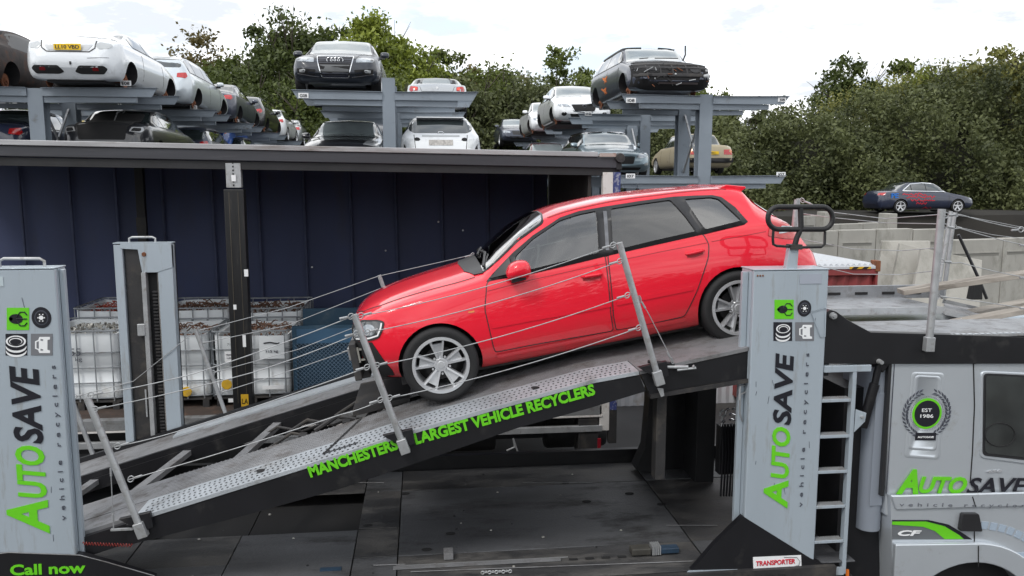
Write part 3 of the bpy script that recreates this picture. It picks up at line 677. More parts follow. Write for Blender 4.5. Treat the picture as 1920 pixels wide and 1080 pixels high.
# mouldings and creases
M_crease_shade = mat('red_crease_shade', (.36, .004, .014), .35)  # darker body red: the shade along the crease is put into the colour
rc.line('shoulder_crease', pn([(914, 546), (1000, 524), (1100, 502), (1136, 494)]), 'n', M_crease_shade, wd=.006, off=.0045); rc.line('shoulder_crease', pn([(1143, 492), (1240, 472), (1328, 455)]), 'n', M_crease_shade, wd=.006, off=.0045); rc.line('shoulder_crease', pn([(1334, 453), (1390, 443), (1436, 434)]), 'n', M_crease_shade, wd=.006, off=.0015)
sm = pn([(922, 612), (1000, 597), (1100, 580), (1145, 571)]); rc.line('side_moulding', sm, 'n', M_red, wd=.035, off=.010, parent=None)
sm = pn([(1156, 569), (1220, 556), (1299, 540)]); rc.line('side_moulding', sm, 'n', M_red, wd=.035, off=.010)
rc.line('sill_moulding', pn([(932, 668), (1000, 654), (1150, 624), (1285, 598)]), 'n', M_red, wd=.035, off=.012)
# front lamps, dark opening where the bumper was
for sg, ax in ((-1, 'n'), (1, 'f')):
    hl = rnd([(.170, .70), (.20, .735), (.29, .775), (.42, .765), (.465, .745), (.44, .69), (.40, .63), (.33, .615), (.20, .61), (.170, .62)], .02)
    lp = rc.patch('headlight', hl, ax, mat('headlight_housing', (.05, .055, .06), .1, .2, 1, spec=1), off=.006, grid=.03)
    rc.line('headlight_rim', hl, ax, M_trim, wd=.012, off=.009, parent=lp, closed=True)
    for (cx, cz, r_) in ((.33, .695, .048), (.235, .675, .040)):
        rc.patch('lamp_reflector', [(cx+r_*1.1*cos(t*pi/8), cz+r_*sin(t*pi/8)) for t in range(16)], ax, M_lamp, off=.010, grid=.03, parent=lp)
    rc.line('lamp_strip', [(.205, .625), (.32, .63), (.395, .645), (.43, .70), (.445, .74)], ax, M_wtxt, wd=.012, off=.011, parent=lp)
    blk = [(.15, .60), (.26, .603), (.335, .595), (.365, .53), (.42, .40), (.455, .33), (.475, .16), (.30, .16), (.15, .16)]
    rc.patch('bumper_recess', blk, ax, M_hole, off=.005, grid=.04)
    rc.patch('side_repeater', [(1.16, .70), (1.21, .70), (1.21, .715), (1.16, .715)], ax, M_amber, off=.004, grid=.05)
    tl = rnd([(3.80, .87), (3.86, .99), (3.93, 1.01), (4.06, .93), (4.10, .85), (4.08, .79), (3.95, .82)], .02)
    t_ = rc.patch('tail_light', tl, ax, M_tail, off=.007, grid=.04)
    rc.patch('reversing_lens', rnd([(3.90, .87), (3.95, .93), (4.06, .90), (4.07, .86)], .01), ax, M_lamp, off=.010, grid=.04, parent=t_)
rc.patch('front_recess', rnd([(-.50, .64), (.50, .64), (.66, .58), (.6, .28), (-.6, .28), (-.66, .58)], .03), 'front', M_hole, off=.006, grid=.08)
MB().box(.10, .15, -.60, .60, .44, .55).build('crash_bar', mat('raw_aluminium', (.35, .35, .36), .4, .6, var=.3), red, bevel=.006)
fb = MB().box(.13, .19, -.72, -.52, .28, .60).box(.13, .19, .52, .72, .28, .60).box(.16, .24, -.5, .5, .24, .62).build('front_crossmember', M_dark, red, bevel=.01)
MB().box(.20, .27, -.70, -.66, .53, .545).box(.20, .27, -.70, -.66, .44, .455).box(.19, .205, -.71, -.69, .43, .56).box(.26, .27, -.71, -.69, .44, .54).build('bumper_bracket', mat('raw_bracket', (.3, .29, .26), .5, .4, var=.3), red)
# mirror
def mirror(parent, c, y, sg, m, k=1.0):
    x, z = c; o = MB()
    ov = [(x-.09*k, z-.035*k), (x-.10*k, z+.01*k), (x-.06*k, z+.075*k), (x+.02*k, z+.10*k), (x+.09*k, z+.085*k), (x+.115*k, z+.04*k), (x+.11*k, z-.03*k), (x+.06*k, z-.05*k)]
    ov = rnd(ov, .03*k); n = len(ov); cx_, cz_ = x+.01*k, z+.02*k; rings = []
    for sc, yy in ((.35, .0), (.82, .012), (1.0, .05), (1.0, .13), (.85, .19), (.45, .215)):
        rings.append([(cx_+(a-cx_)*sc, y+sg*yy*k, cz_+(b-cz_)*sc) for a, b in ov])
    o.v = [p for r in rings for p in r]; o.f = [(i*n+j, i*n+(j+1) % n, (i+1)*n+(j+1) % n, (i+1)*n+j) for i in range(5) for j in range(n)]+[tuple(range(n)), tuple(5*n+j for j in range(n))]
    mo = o.build('wing_mirror', m, parent, ang=60)
    MB().prism([(x-.06*k, z-.085*k), (x+.06*k, z-.075*k), (x+.07*k, z-.03*k), (x-.05*k, z-.02*k)], y-sg*.06*k, y+sg*.10*k).build('mirror_foot', M_trim, mo)
    return mo
mq = pxh(966, 503); mirror(red, (mq.x+.0, mq.z-.02), mq.y-.03, -1, M_red, .98); mirror(red, (mq.x, mq.z-.02), -mq.y+.03, 1, M_red, .98)
mt = pn([(918, 524), (955, 484), (962, 512), (940, 518)]); rc.patch('mirror_sail', mt, 'n', M_trim, off=.012, grid=.05)
for A_, B_, par in (((1092, 520), (1126, 514), door1), ((1287, 477), (1317, 470), door2)):
    a = pxh(*A_); b = pxh(*B_)
    cup = [(a.x+.03, a.z-.035), (b.x-.03, b.z-.03), (b.x-.02, b.z+.035), (a.x+.02, a.z+.035)]
    rc.line('handle_recess', [(a.x, a.z-.02), ((a.x+b.x)/2, (a.z+b.z)/2-.028), (b.x, b.z-.02)], 'n', mat('red_recess_shade', (.35, .006, .012), .5), wd=.022, off=.0048, parent=par)  # darker red ribbon paints in the shade of the handle recess
    MB().tube([(a.x-.005, a.y+.0, a.z+.004), (a.x+.02, a.y-.028, a.z+.006), (b.x-.02, b.y-.028, b.z+.004), (b.x+.01, b.y, b.z)], [.012, .015, .015, .012], 8).build('door_handle', M_red, par)
# wheels, arches liner, sill
for x in (.86, 3.44):
    for sg in (-1, 1):
        wheel(red, (x, sg*.775, .316), sg, .318, .222, style='double', m_rim=M_alloy, rot=.0)
        MB().lathe([(.30, 0), (.346, .0), (.347, -sg*.25), (.30, -sg*.25)], (x, sg*.80, .316), 'y', 36)
MB().box(.5, 3.9, -.62, .62, .15, .25).box(.3, .6, -.5, .5, .2, .5).build('underbody', M_dark, red)

# ================================================================ TRANSPORTER
YN, YF, ZL = 6.05, 8.62, .85
tr = empty('car_transporter', (0, 0, 0), label='silver and black double-deck car transporter truck with lime lettering, carrying the red hatchback', cat='truck')
deck = [(-4.13, .92), (-2.13, 1.51), (-.64, 1.94), (-.12, 2.10), (.53, 2.27), (1.33, 2.47), (1.71, 2.53), (2.6, 2.70), (3.2, 2.78)]
dX = [a for a, b in deck]; dZ = [b for a, b in deck]
def zd(x): return float(np.interp(x, dX, dZ))
def strip(x0, x1, y0, y1, th=.03, dz=0, lip=0):
    xs = sorted([x for x in dX if x0 < x < x1]+[x0, x1]); mb = MB()
    pts = [(x, zd(x)+dz) for x in xs]+[(x, zd(x)+dz-th) for x in xs[::-1]]
    return mb.prism(pts, y0, y1)
strip(-4.0, 1.71, YN+.38, 6.90).build('ramp_plate', M_deckdk, tr, smooth=False)
strip(1.714, 3.2, YN+.02, 6.93, dz=-.004).build('ramp_plate', M_deckdk, tr, smooth=False)
strip(-2.2, 1.70, YN+.004, YN+.377).build('perforated_edge_plate', M_deck, tr, smooth=False)
strip(-4.0, -2.204, YN+.1, YN+.377, dz=-.004).build('ramp_plate', M_deckdk, tr, smooth=False)
strip(-4.0, 3.2, 7.95, YF-.0).build('ramp_plate', M_deckdk, tr, smooth=False)
strip(-4.0, 3.2, 7.90, 7.945, th=.10, dz=.02).build('ramp_kerb', M_black, tr, smooth=False)
strip(-4.0, 3.2, YF+.004, YF+.06, th=.16, dz=.05).build('ramp_rail', M_black, tr, smooth=False)
strip(-2.6, .2, 8.40, 8.615, th=.02, dz=.022).build('perforated_edge_plate', M_deck, tr, smooth=False)
strip(-.35, 3.2, 6.94, 7.89, th=.02, dz=-.06).build('centre_plate', M_deckdk, tr, smooth=False)
# punched oval holes: rims and dark slots
hol = MB()
nh = 0
for i in range(96):
    x = -2.15+i*.0398; 
    for j in range(5):
        y = YN+.045+j*.066; xx = x+(.012 if j % 2 else 0); z = zd(xx)+.0022; z2 = zd(xx+.016)+.0022
        hol.add([(xx, y-.007, z), (xx+.014, y-.007, z2), (xx+.014, y+.012, z2), (xx, y+.012, z)], [(0, 1, 2, 3)])
hol.build('punched_holes', M_hole, tr, smooth=False, kind='stuff')
ridge = MB()
for i in range(200):
    x = -2.15+i*.0192
    for j in range(8):
        y = YN+.40+j*.06+(.03 if i % 2 else 0)
        if x > 1.68: continue
        z = zd(x)+.001; ridge.add([(x-.006, y-.012, z), (x+.006, y+.012, z), (x, y, z+.005), (x+.004, y-.014, z)], [(0, 2, 1), (0, 3, 2), (3, 1, 2)])
ridge.build('tread_studs', M_deckdk, tr, smooth=False, kind='stuff')
for xa in (-.78, ):   # loading flap seams
    for (x0, x1) in ((-.80, -.772), ):
        mb = MB(); mb.add([(x0, YN+.14, zd(x0)+.004), (x1, YN+.14, zd(x1)+.004), (x1+.24, 6.88, zd(x1+.24)+.004), (x0+.24, 6.88, zd(x0+.24)+.004)], [(0, 1, 2, 3)]).build('flap_hinge_seam', M_hole, tr, smooth=False)
mb = MB().add([(-.80, YN+.13, zd(-.8)+.006), (-.52, YN+.13, zd(-.52)+.006), (-.52, YN+.15, zd(-.52)+.006), (-.80, YN+.15, zd(-.8)+.006)], [(0, 1, 2, 3)]); mb.build('flap_hinge_seam', M_hole, tr, smooth=False)
for x in (-2.9, -1.28, .9): MB().lathe([(.001, 0), (.035, 0), (.04, -.002)], (x, YN+.2, zd(x)+.008), 'z', 14).build('drain_hole', M_hole, tr)
# side beam below the near track
bt = [(-2.25, zd(-2.25)-.034), (-.64, 1.906), (-.12, 2.066), (.53, 2.236), (1.33, 2.436), (1.71, 2.49)]
bb = [(1.76, 2.36), (1.3, 2.235), (.75, 2.10), (0.0, 1.86), (-.64, 1.66), (-1.4, 1.47), (-2.25, 1.28)]
MB().prism(bt+bb, YN+.012, YN+.09).build('ramp_side_beam', M_black, tr, smooth=False)
MB().prism(bt+bb, 8.5, YF).build('ramp_side_beam', M_black, tr, smooth=False)
MB().prism([(-4.0, zd(-4)-.034), (-2.26, zd(-2.26)-.034), (-2.26, 1.28), (-4.0, .74)], YN+.05, YN+.12).build('ramp_side_beam', M_black, tr, smooth=False)
MB().prism([(1.72, 2.50), (2.6, 2.66), (3.3, 2.74), (3.3, 2.44), (2.62, 2.44), (2.2, 2.39), (1.80, 2.33)], YN+.03, YN+.11).build('upper_deck_beam', M_black, tr, smooth=False)
MB().prism([(1.80, 2.33), (2.62, 2.44), (2.62, 2.41), (1.80, 2.30)], YN+.0, YN+.14).build('beam_flange', M_dark, tr, smooth=False)
MB().prism([(1.72, 2.50), (2.6, 2.66), (3.3, 2.74), (3.3, 2.44), (2.62, 2.44), (1.80, 2.30)], 8.5, 8.6).build('upper_deck_beam', M_black, tr, smooth=False)
for y in (6.9, 7.93):
    strip(-4.0, 3.2, y-.05, y, th=.12, dz=-.035).build('ramp_stringer', M_black, tr, smooth=False)
for x in (-3.3, -2.42, -1.55, -.4, .6, 1.6): MB().bar((x-.12, 6.88, zd(x-.12)-.07), (x+.12, 7.93, zd(x+.12)-.07), .075, .05).build('cross_member', M_deckdk, tr, smooth=False)
for k, (x, y) in enumerate([(-1.1, 7.2), (-1.0, 7.5), (-.7, 7.3), (-1.3, 7.6), (-.55, 7.6)]):
    z = zd(x)-.08; MB().tube([(x-.3, y, z-.1), (x-.1, y+.05, z+.02), (x+.15, y-.06, z), (x+.35, y+.04, z+.05)], .014+.004*(k % 3), 7).build('hydraulic_hose', M_dark, tr)
for k in range(7):
    x = -1.25+k*.13; y = 7.0+.1*math.sin(k*2.1); MB().box(x, x+.07, y, y+.10, zd(x)-.14, zd(x)-.05+.02*(k % 3)).build('ramp_linkage', M_dark, tr, bevel=.006)
MB().prism([(-.62, 2.035), (-.12, 2.13), (-.12, 2.09), (-.62, 1.97)], 6.95, 7.88).build('bridge_plate', M_dark, tr, smooth=False)
strip(-.3, .0, 7.0, 7.9, th=.02, dz=.03).build('bridge_plate', M_deckdk, tr, smooth=False)

# lettering on the side beam
text('MANCHESTERS', at(582, 895, YN), at(748, 841, YN), .088, M_green, tr, bold=.042, shear=.0, off=-.005)
text('LARGEST VEHICLE RECYCLERS', at(780, 833, YN), at(1117, 739, YN), .088, M_green, tr, bold=.042, shear=.0, off=-.005)

# lower deck: checker plates with seams, each a piece
def plate(px, m, th=.012, z=ZL):
    pts = [(p.x, p.y) for p in (at(a, b, z=z) for a, b in px)]
    MB().prism(pts, z-th, z, ax='z').build('deck_plate', m, tr, smooth=False)
XL = [-4.6, -2.5, -1.65, -.615, -.24, 1.05, 2.35, 3.6]
YL = [6.02, 6.55, 7.12, 8.02, 8.6]
k = 0
for i in range(len(XL)-1):
    for j in range(len(YL)-1):
        x0, x1, y0, y1 = XL[i]+.005, XL[i+1]-.005, YL[j]+.005, YL[j+1]-.005
        if i >= 4:
            if j == 1: continue
            if j == 2: y0 = YL[1]+.005
            if i == 5: continue
            if i == 4: x1 = XL[6]-.005
        dz = [0, .004, -.003, .002, -.002][(i*3+j) % 5]; hole = (i in (1, 2) and j == 2)
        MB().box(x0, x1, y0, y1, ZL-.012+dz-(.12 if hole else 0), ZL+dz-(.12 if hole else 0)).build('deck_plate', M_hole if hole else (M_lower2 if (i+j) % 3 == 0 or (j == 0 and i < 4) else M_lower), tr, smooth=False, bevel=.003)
MB().box(-4.6, 3.6, 6.0, 8.62, .55, .70).build('chassis_frame', M_dark, tr, smooth=False)
MB().box(-4.6, 3.6, 8.61, 8.68, .66, 1.0).build('deck_kerb', M_black, tr, smooth=False)
for x0 in np.arange(-.2, 2.0, .14): MB().box(x0, x0+.075, 6.30, 6.33, ZL+.004, ZL+.006).build('lashing_slot', M_hole, tr, smooth=False)
MB().box(-.25, 1.2, 6.355, 6.365, ZL+.001, ZL+.006).build('deck_edge_strip', M_galv, tr, smooth=False)
MB().box(-.25, 3.4, 5.97, 6.015, .70, .84).build('deck_edge_rail', M_dark, tr, smooth=False)
sl_ = MB()
for x0 in np.arange(-.2, 3.0, .10): sl_.box(x0, x0+.055, 5.964, 5.969, .78, .80)
sl_.build('rail_slots', M_hole, tr, smooth=False, kind='stuff')
A = at(1185, 1035, z=.9); MB().box(A.x, A.x+.17, A.y, A.y+.10, ZL+.01, ZL+.07).build('ratchet_block', mat('dull_ratchet', (.045, .042, .036), .6, var=.4, vscale=9), tr, bevel=.01)
MB().box(A.x+.2, A.x+.42, A.y+.01, A.y+.09, ZL+.01, ZL+.06).build('ratchet_block', mat('blue_ratchet', (.02, .045, .08), .5, var=.4, vscale=9), tr, bevel=.01)
for k in range(5): MB().box(A.x+.18+k*.016, A.x+.19+k*.016, A.y, A.y+.1, ZL+.01, ZL+.085).build('ratchet_tooth', M_galv, tr)
A = at(850, 1040, z=.9)
MB().box(A.x-.08, A.x+.0, A.y, A.y+.12, ZL+.005, ZL+.06).build('tie_down_socket', M_deckdk, tr, bevel=.004)
MB().box(A.x-.5, A.x+.9, A.y-.12, A.y-.08, ZL+.002, ZL+.016).build('deck_edge_strip', M_deckdk, tr, smooth=False)
for (px, py) in ((845, 1000), (800, 1030), (1100, 940), (760, 925), (1060, 905), (1180, 925), (1240, 945), (690, 985)):
    q = at(px, py, z=ZL+.005); MB().prism([(q.x+.045*cos(t), q.y+.028*sin(t)) for t in np.linspace(0, 2*pi, 13)[:-1]], ZL+.003, ZL+.006, ax='z').build('tie_hole', M_hole, tr, smooth=False)
for (a, b) in (((640, 905), (720, 905)), ((980, 905), (1180, 905)), ((770, 1072), (1300, 1052)), ((1250, 985), (1345, 985)), ((700, 1060), (760, 1058))):
    MB().tube([at(*a, z=ZL+.008), at(*b, z=ZL+.008)], .004, 5).build('weld_line', M_deckdk, tr)
ck = at(905, 1074, z=ZL+.02)
for k in range(9): MB().lathe([(.012, -.004), (.018, 0), (.012, .004), (.008, 0), (.012, -.004)], (ck.x+k*.028, ck.y+.01*(k % 2), ZL+.02), 'z' if k % 2 else 'y', 10).build('chain_link', M_galv, tr)
MB().bar(at(600, 1068, z=ZL+.01), at(640, 1066, z=ZL+.01), .05, .01).build('strap_end', mat('blue_ratchet', (.02, .045, .08)), tr)
for k in range(26):
    x = random.uniform(-2.6, 2.4); y = random.uniform(6.1, 8.4); r_ = random.uniform(.006, .014)
    MB().lathe([(.001, r_), (r_, r_*.5), (r_*1.1, 0)], (x, y, ZL+.004), 'z', 7).build('grit_crumb', M_scrapl if k % 3 else M_trim, tr)

# pillars
def pillar(pxTL, pxTR, Y0, dep, ztop, zbotL, zbotR, lean, m=M_silver, name='lift_tower'):
    x0, x1 = pxTL, pxTR
    return MB().prism([(x0, ztop), (x1, ztop), (x1, zbotR), (x0, zbotL)], Y0, Y0+dep).build(name, m, tr, bevel=.012)
RXL, RXR, RZ = at(1411, 508, YN).x, at(1551, 508, YN).x, at(1480, 506, YN).z
LXR, LZ = at(106, 503, YN).x, at(60, 504, YN).z
LXL = LXR-(RXR-RXL)
YP = YN-.03
pr = pillar(RXL, RXR, YP, .045, RZ, 1.12, .80, 0)
MB().box(RXL+.001, RXL+.014, YP+.05, YP+.24, 1.10, RZ).build('tower_side_plate', M_silver, pr, bevel=.003)
MB().box(RXL-.05, RXL-.002, YP+.10, YP+.14, 1.2, RZ-.02).build('tower_channel_lip', M_silver, pr, bevel=.003)
MB().box(RXR-.014, RXR-.001, YP+.05, YP+.24, .85, RZ).build('tower_side_plate', M_silver, pr, bevel=.003)
MB().box(RXL+.06, RXR-.06, YP+.18, YP+.30, .95, RZ-.06).build('tower_slide', M_dark, pr)
MB().box(RXL-.003, RXR+.003, YP-.006, YP+.26, RZ+.001, RZ+.010).build('tower_cap', M_silver, pr, bevel=.003)
pl = pillar(LXL, LXR, YP, .045, LZ, 1.20, 1.14, 0)
MB().box(LXR-.014, LXR-.001, YP+.05, YP+.17, 1.14, LZ).build('tower_side_plate', M_silver, pl, bevel=.003)
MB().box(LXR+.002, LXR+.035, YP+.06, YP+.10, 1.14, LZ-.01).build('tower_channel_lip', M_silver, pl, bevel=.003)
MB().box(LXL+.001, LXL+.014, YP+.05, YP+.17, 1.2, LZ).build('tower_side_plate', M_silver, pl, bevel=.003)
MB().box(LXL-.003, LXR+.003, YP-.006, YP+.18, LZ+.001, LZ+.010).build('tower_cap', M_silver, pl, bevel=.003)
MB().box(LXL+.1, LXR-.35, YP-.004, YP-.001, LZ-.12, LZ-.05).build('faded_patch', mat('paler_silver', (.45, .52, .55), .45), pl)
def grab(par, a, b, h, dirv, r_=.011):
    a = Vector(a); b = Vector(b); n = Vector(dirv)*h; c = (b-a).normalized()*.03
    MB().tube([a, a+n*.75, a+n+c, b+n-c, b+n*.75, b], r_, 8).build('grab_handle', M_galv, par, ang=70)
grab(pl, at(0, 503, YN+.05), at(84, 503, YN+.05), .07, (0, 0, 1))
grab(pr, (RXR, YN+.10, RZ-.03), (RXR, YN+.10, RZ-.17), .05, (1, 0, 0))
MB().box(RXL+.38, RXR-.06, YP-.004, YP-.001, RZ-.11, RZ-.03).build('faded_patch', mat('greyer_silver', (.33, .36, .42), .5), pr)
for k in range(3): MB().lathe([(.001, -.006), (.007, -.005), (.008, 0)], (RXL+.03+k*.022, YP, RZ-.04), 'y', 8).build('tower_rivet', M_rust, pr)
for (par, x0_, z0_) in ((pr, RXL, RZ), (pl, LXL, LZ)):
    for k in range(9):
        a_ = random.uniform(.05, .55); b_ = random.uniform(.1, 2.0); L_ = random.uniform(.02, .09); MB().bar((x0_+a_, YP-.0015, z0_-b_), (x0_+a_+random.uniform(-.3, .3)*L_, YP-.0015, z0_-b_-L_), .0025, .002).build('paint_scratch', M_thin, par, smooth=False)
# far towers (open lifting channel seen from inside)
FY = 8.66
fx0, fx1, fz = at(212, 456, FY).x, at(321, 456, FY).x, at(265, 457, FY).z
ft = MB().box(fx0, fx1, FY+.10, FY+.13, 1.15, fz-.004).build('lift_tower', M_tblack, tr)
MB().box(fx0, fx0+.085, FY, FY+.125, .95, fz-.01).build('tower_flange', M_silver, ft, bevel=.004)
MB().box(fx1-.15, fx1, FY, FY+.125, 1.05, fz-.01).build('tower_flange', M_silver, ft, bevel=.004)
MB().prism([(fx0+.07, fz-.05), (fx0+.07, fz), (fx1, fz), (fx1, fz-.25), (fx1-.16, fz-.30), (fx0+.27, fz-.30), (fx0+.24, fz-.06)], FY-.006, FY+.05).build('tower_head_plate', M_silver, ft, bevel=.003)
MB().box(fx0-.003, fx1+.003, FY-.006, FY+.13, fz+.001, fz+.012).build('tower_cap', M_silver, ft)
MB().box(fx0+.26, fx0+.305, FY-.01, FY+.07, 1.2, fz-.3).build('tower_guide_bar', M_galv, ft, bevel=.003)
MB().box(fx0+.10, fx0+.25, FY+.03, FY+.05, 1.2, fz-.06).build('lift_chain_cover', M_dark, ft)
ch = MB()
for k in range(46): ch.box(fx0+.35, fx0+.40, FY+.03, FY+.06, 1.25+k*.036, 1.268+k*.036)
ch.build('lift_chain', M_dark, ft, kind='stuff')
MB().box(fx0+.41, fx1-.152, FY+.02, FY+.09, 1.1, fz-.30).build('tower_inner_face', mat('oil_streaked_silver', (.20, .19, .18), .6, var=.5, vscale=3, dirt=(.03, .025, .02), dirtamt=.6, dscale=6, stretch=(4, 1, .6)), ft)
MB().box(fx0+.19, fx0+.27, FY-.02, FY+.02, fz-.97, fz-.84).build('tower_bracket', M_galv, ft, bevel=.01)
MB().box(fx0+.22, fx0+.235, FY+.01, FY+.02, fz-1.85, fz-1.55).build('sight_rod', M_galv, ft)
MB().lathe([(.001, -.01), (.02, -.01), (.024, 0)], (fx0+.30, FY-.006, fz-.11), 'y', 12).build('tower_bolt', M_rust, ft)
grab(ft, (fx0+.14, FY+.06, fz+.01), (fx0+.40, FY+.06, fz+.01), .055, (0, 0, 1))

# tower lettering and badges
def towertext(b0, b1, splits, heights, small, par):
    """b0,b1 baseline ends in pixels (bottom, top)"""
    def bl(t): return at(b0[0]+(b1[0]-b0[0])*t, b0[1]+(b1[1]-b0[1])*t, YP)
    for s_, t0, t1, h_, mm, up in splits:
        text(s_, bl(t0), bl(t1), h_, mm, par, name='lettering', shear=.18, bold=.030, off=.004)
    text('vehicle recyclers', at(*small[0], YP), at(*small[1], YP), .035, M_thin, par, spacing=1.9, off=.004)
towertext((91, 1000), (70, 685), [('A', 0, .20, .285, M_green, 1), ('UTO', .215, .525, .195, M_green, 1), ('SAVE', .535, 1, .195, M_ltxt, 1)], None, ((124, 975), (104, 685)), pl)
towertext((1474, 953), (1487, 661), [('A', 0, .18, .205, M_green, 1), ('UTO', .195, .525, .150, M_green, 1), ('SAVE', .535, 1, .150, M_ltxt, 1)], None, ((1504, 950), (1517, 662)), pr)
def sq(px, m, par, off=.003, name='badge'):
    P = [at(a, b, YP) for a, b in px]
    return MB().prism([(p.x, p.z) for p in P], YP-off, YP-off+.002).build(name, m, par, smooth=False)
def disc(c, r, m, par, off, n=24, name='badge', rx=1):
    p = at(*c, YP); return MB().prism([(p.x+rx*r*cos(2*pi*k/n), p.z+r*sin(2*pi*k/n)) for k in range(n)], YP-off, YP-off+.002).build(name, m, par, smooth=False)
def badges(dx, dy, kx, par):
    T = lambda x, y: (x, y)
    def R(x0, y0, x1, y1): return [(x0, y0), (x1, y0), (x1, y1), (x0, y1)]
    gx, gy, s_ = dx, dy, kx
    b = sq(R(gx, gy, gx+36*s_, gy+36*s_), M_green, par)
    cpx = (gx+17*s_, gy+18*s_); u = (RXR-RXL)/140*s_     # metres per tower pixel
    disc((gx+15*s_, gy+18*s_), 7*u, M_ltxt, b, .005, rx=1.3)
    disc((gx+7*s_, gy+18*s_), 2.5*u, M_ltxt, b, .005)
    for k in range(3):
        A0 = at(gx+(20+0*k)*s_, gy+(18)*s_, YP); 
        q = [at(gx+x*s_, gy+(18+ (k-1)*y)*s_, YP) for x, y in ((16, 3), (22, 11 if k != 1 else 0), (29, 11), (33, 6))]
        MB().tube([(p.x, YP-.005, p.z) for p in q], .9*u, 5).build('badge', M_ltxt, b)
    x2 = gx+(42+14)*s_; c2 = (x2, gy+16*s_)
    d = disc(c2, 15*u, M_ltxt, par, .003, 32, rx=.86); disc(c2, 10.5*u, M_thin, d, .0045, 32, rx=.86); disc(c2, 9*u, M_ltxt, d, .006, 32, rx=.86); disc(c2, 3*u, M_wtxt, d, .0075)
    for k in range(6):
        t = k*pi/3; disc((x2+6*s_*cos(t)*.86, c2[1]+6*s_*sin(t)), .9*u, M_wtxt, d, .0075, 8)
    t1 = sq(R(gx-2*s_, gy+42*s_, gx+33*s_, gy+77*s_), M_ltxt, par)
    c3 = (gx+15.5*s_, gy+54*s_)
    for k in range(4): disc((c3[0], c3[1]+(16-3.6*k)*s_), 8.5*u, M_wtxt if k % 2 == 0 else M_ltxt, t1, .0045+.0012*k, 28, rx=1.6)
    disc(c3, 8.2*u, M_wtxt, t1, .0095, 28, rx=1.6); disc(c3, 6.6*u, M_ltxt, t1, .0107, 28, rx=1.6); disc(c3, 4.9*u, M_wtxt, t1, .0119, 28, rx=1.75); disc((c3[0], c3[1]+.7), 4.3*u, M_ltxt, t1, .0131, 28, rx=1.75)
    t2 = sq(R(gx+39*s_, gy+42*s_, gx+74*s_, gy+77*s_), mat('grey_square', (.16, .165, .18), .5), par)
    cx0, cy0 = gx+39*s_, gy+42*s_
    car = [(14, 5), (31, 5), (31, 9), (27, 10), (27, 26), (31, 27), (31, 31), (14, 31), (12, 26), (7, 24), (7, 12), (12, 10)]
    sq([(cx0+a*s_, cy0+b_*s_) for a, b_ in car], M_wtxt, t2, .0055)
    sq([(cx0+a*s_, cy0+b_*s_) for a, b_ in [(9.5, 13), (13, 12), (13, 24), (9.5, 23)]], mat('grey_square', (.16, .165, .18)), t2, .0068)
    for yy in (9, 25): sq([(cx0+a*s_, cy0+b_*s_) for a, b_ in [(16, yy-1), (20, yy), (20, yy+2), (16, yy+2)]], mat('grey_square', (.16, .165, .18)), t2, .0068)
badges(1452, 562, 1.0, pr); badges(13, 577, 1.16, pl)

# hoop on top of the right tower
hp = MB(); hY = YN+.02
def hoop(pxs, r_, name, m, cl=True): MB().tube([at(a, b, hY) for a, b in pxs], r_, 10, closed=cl).build(name, m, pr, ang=80)
def rrect(x0, y0, x1, y1, r_, n=6):
    out = []
    for cx_, cy_, t0 in ((x1-r_, y0+r_, -pi/2), (x1-r_, y1-r_, 0), (x0+r_, y1-r_, pi/2), (x0+r_, y0+r_, pi)):
        out += [(cx_+r_*cos(t0+pi/2*k/n), cy_+r_*sin(t0+pi/2*k/n)) for k in range(n+1)]
    return out
hoop(rrect(1440, 388, 1561, 430, 20), .021, 'padded_hoop', M_foam)
hoop([(1450, 432), (1449, 448), (1450, 458), (1456, 461), (1500, 464), (1540, 463), (1546, 458), (1547, 434)], .011, 'padded_hoop', M_foam, False)
hoop([(1501, 390), (1502, 428), (1494, 446), (1489, 464)], .022, 'padded_post', M_foam, False)
q0, q1, q2, q3 = (at(a, b, hY) for a, b in ((1480, 463), (1497, 463), (1494, 506), (1473, 506)))
MB().prism([(q.x, q.z) for q in (q0, q1, q2, q3)], hY-.01, hY+.05).build('hoop_socket', M_silver, pr, bevel=.004)
MB().box(q0.x, q1.x+.02, hY-.03, hY+.06, q0.z-.02, q0.z+.02).build('hoop_clamp', M_dark, pr)

# stanchions with wire ropes
ST = {}
def stanchion(key, top, bot, Y, r_=.026, clamp=True):
    a = at(*top, Y); b = at(*bot, Y); ST[key] = (a, b, Y)
    o = MB().tube([a, b], r_, 12).build('guard_post', M_galv, tr, ang=60)
    MB().lathe([(.001, 0), (r_*.98, 0), (r_*.98, .004), (.001, .006)], (a.x, a.y, a.z), 'z', 12)
    if clamp:
        d = (b-a).normalized(); c = b-d*.09
        MB().bar(c, b+d*.03, .075, .06, (0, 1, 0)).build('post_socket', M_galv if Y < 7 else M_black, o, bevel=.006)
    return o
near = [stanchion(0, (163, 745), (267, 1000), YN-.035), stanchion(1, (664, 590), (759, 843), YN-.035), stanchion(2, (1161, 455), (1236, 715), YN-.035)]
stanchion('h', (1494, 374), (1484, 470), YN+.75, .022, False)
s4 = stanchion(3, (1766, 392), (1741, 652), YN-.05, .03)
stanchion('f1', (367, 620), (424, 778), YF+.03, .022, False); stanchion('f2', (711, 516), (740, 600), YF+.03, .022, False); stanchion('f0', (133, 745), (178, 862), YF+.03, .024, False)
stanchion('f4', (1790, 398), (1768, 560), YF+.03, .024, False)
stanchion('f5', (1783, 396), (1756, 560), YF-.2, .022, False); stanchion('f3', (1497, 372), (1490, 470), YF+.0, .022, False)
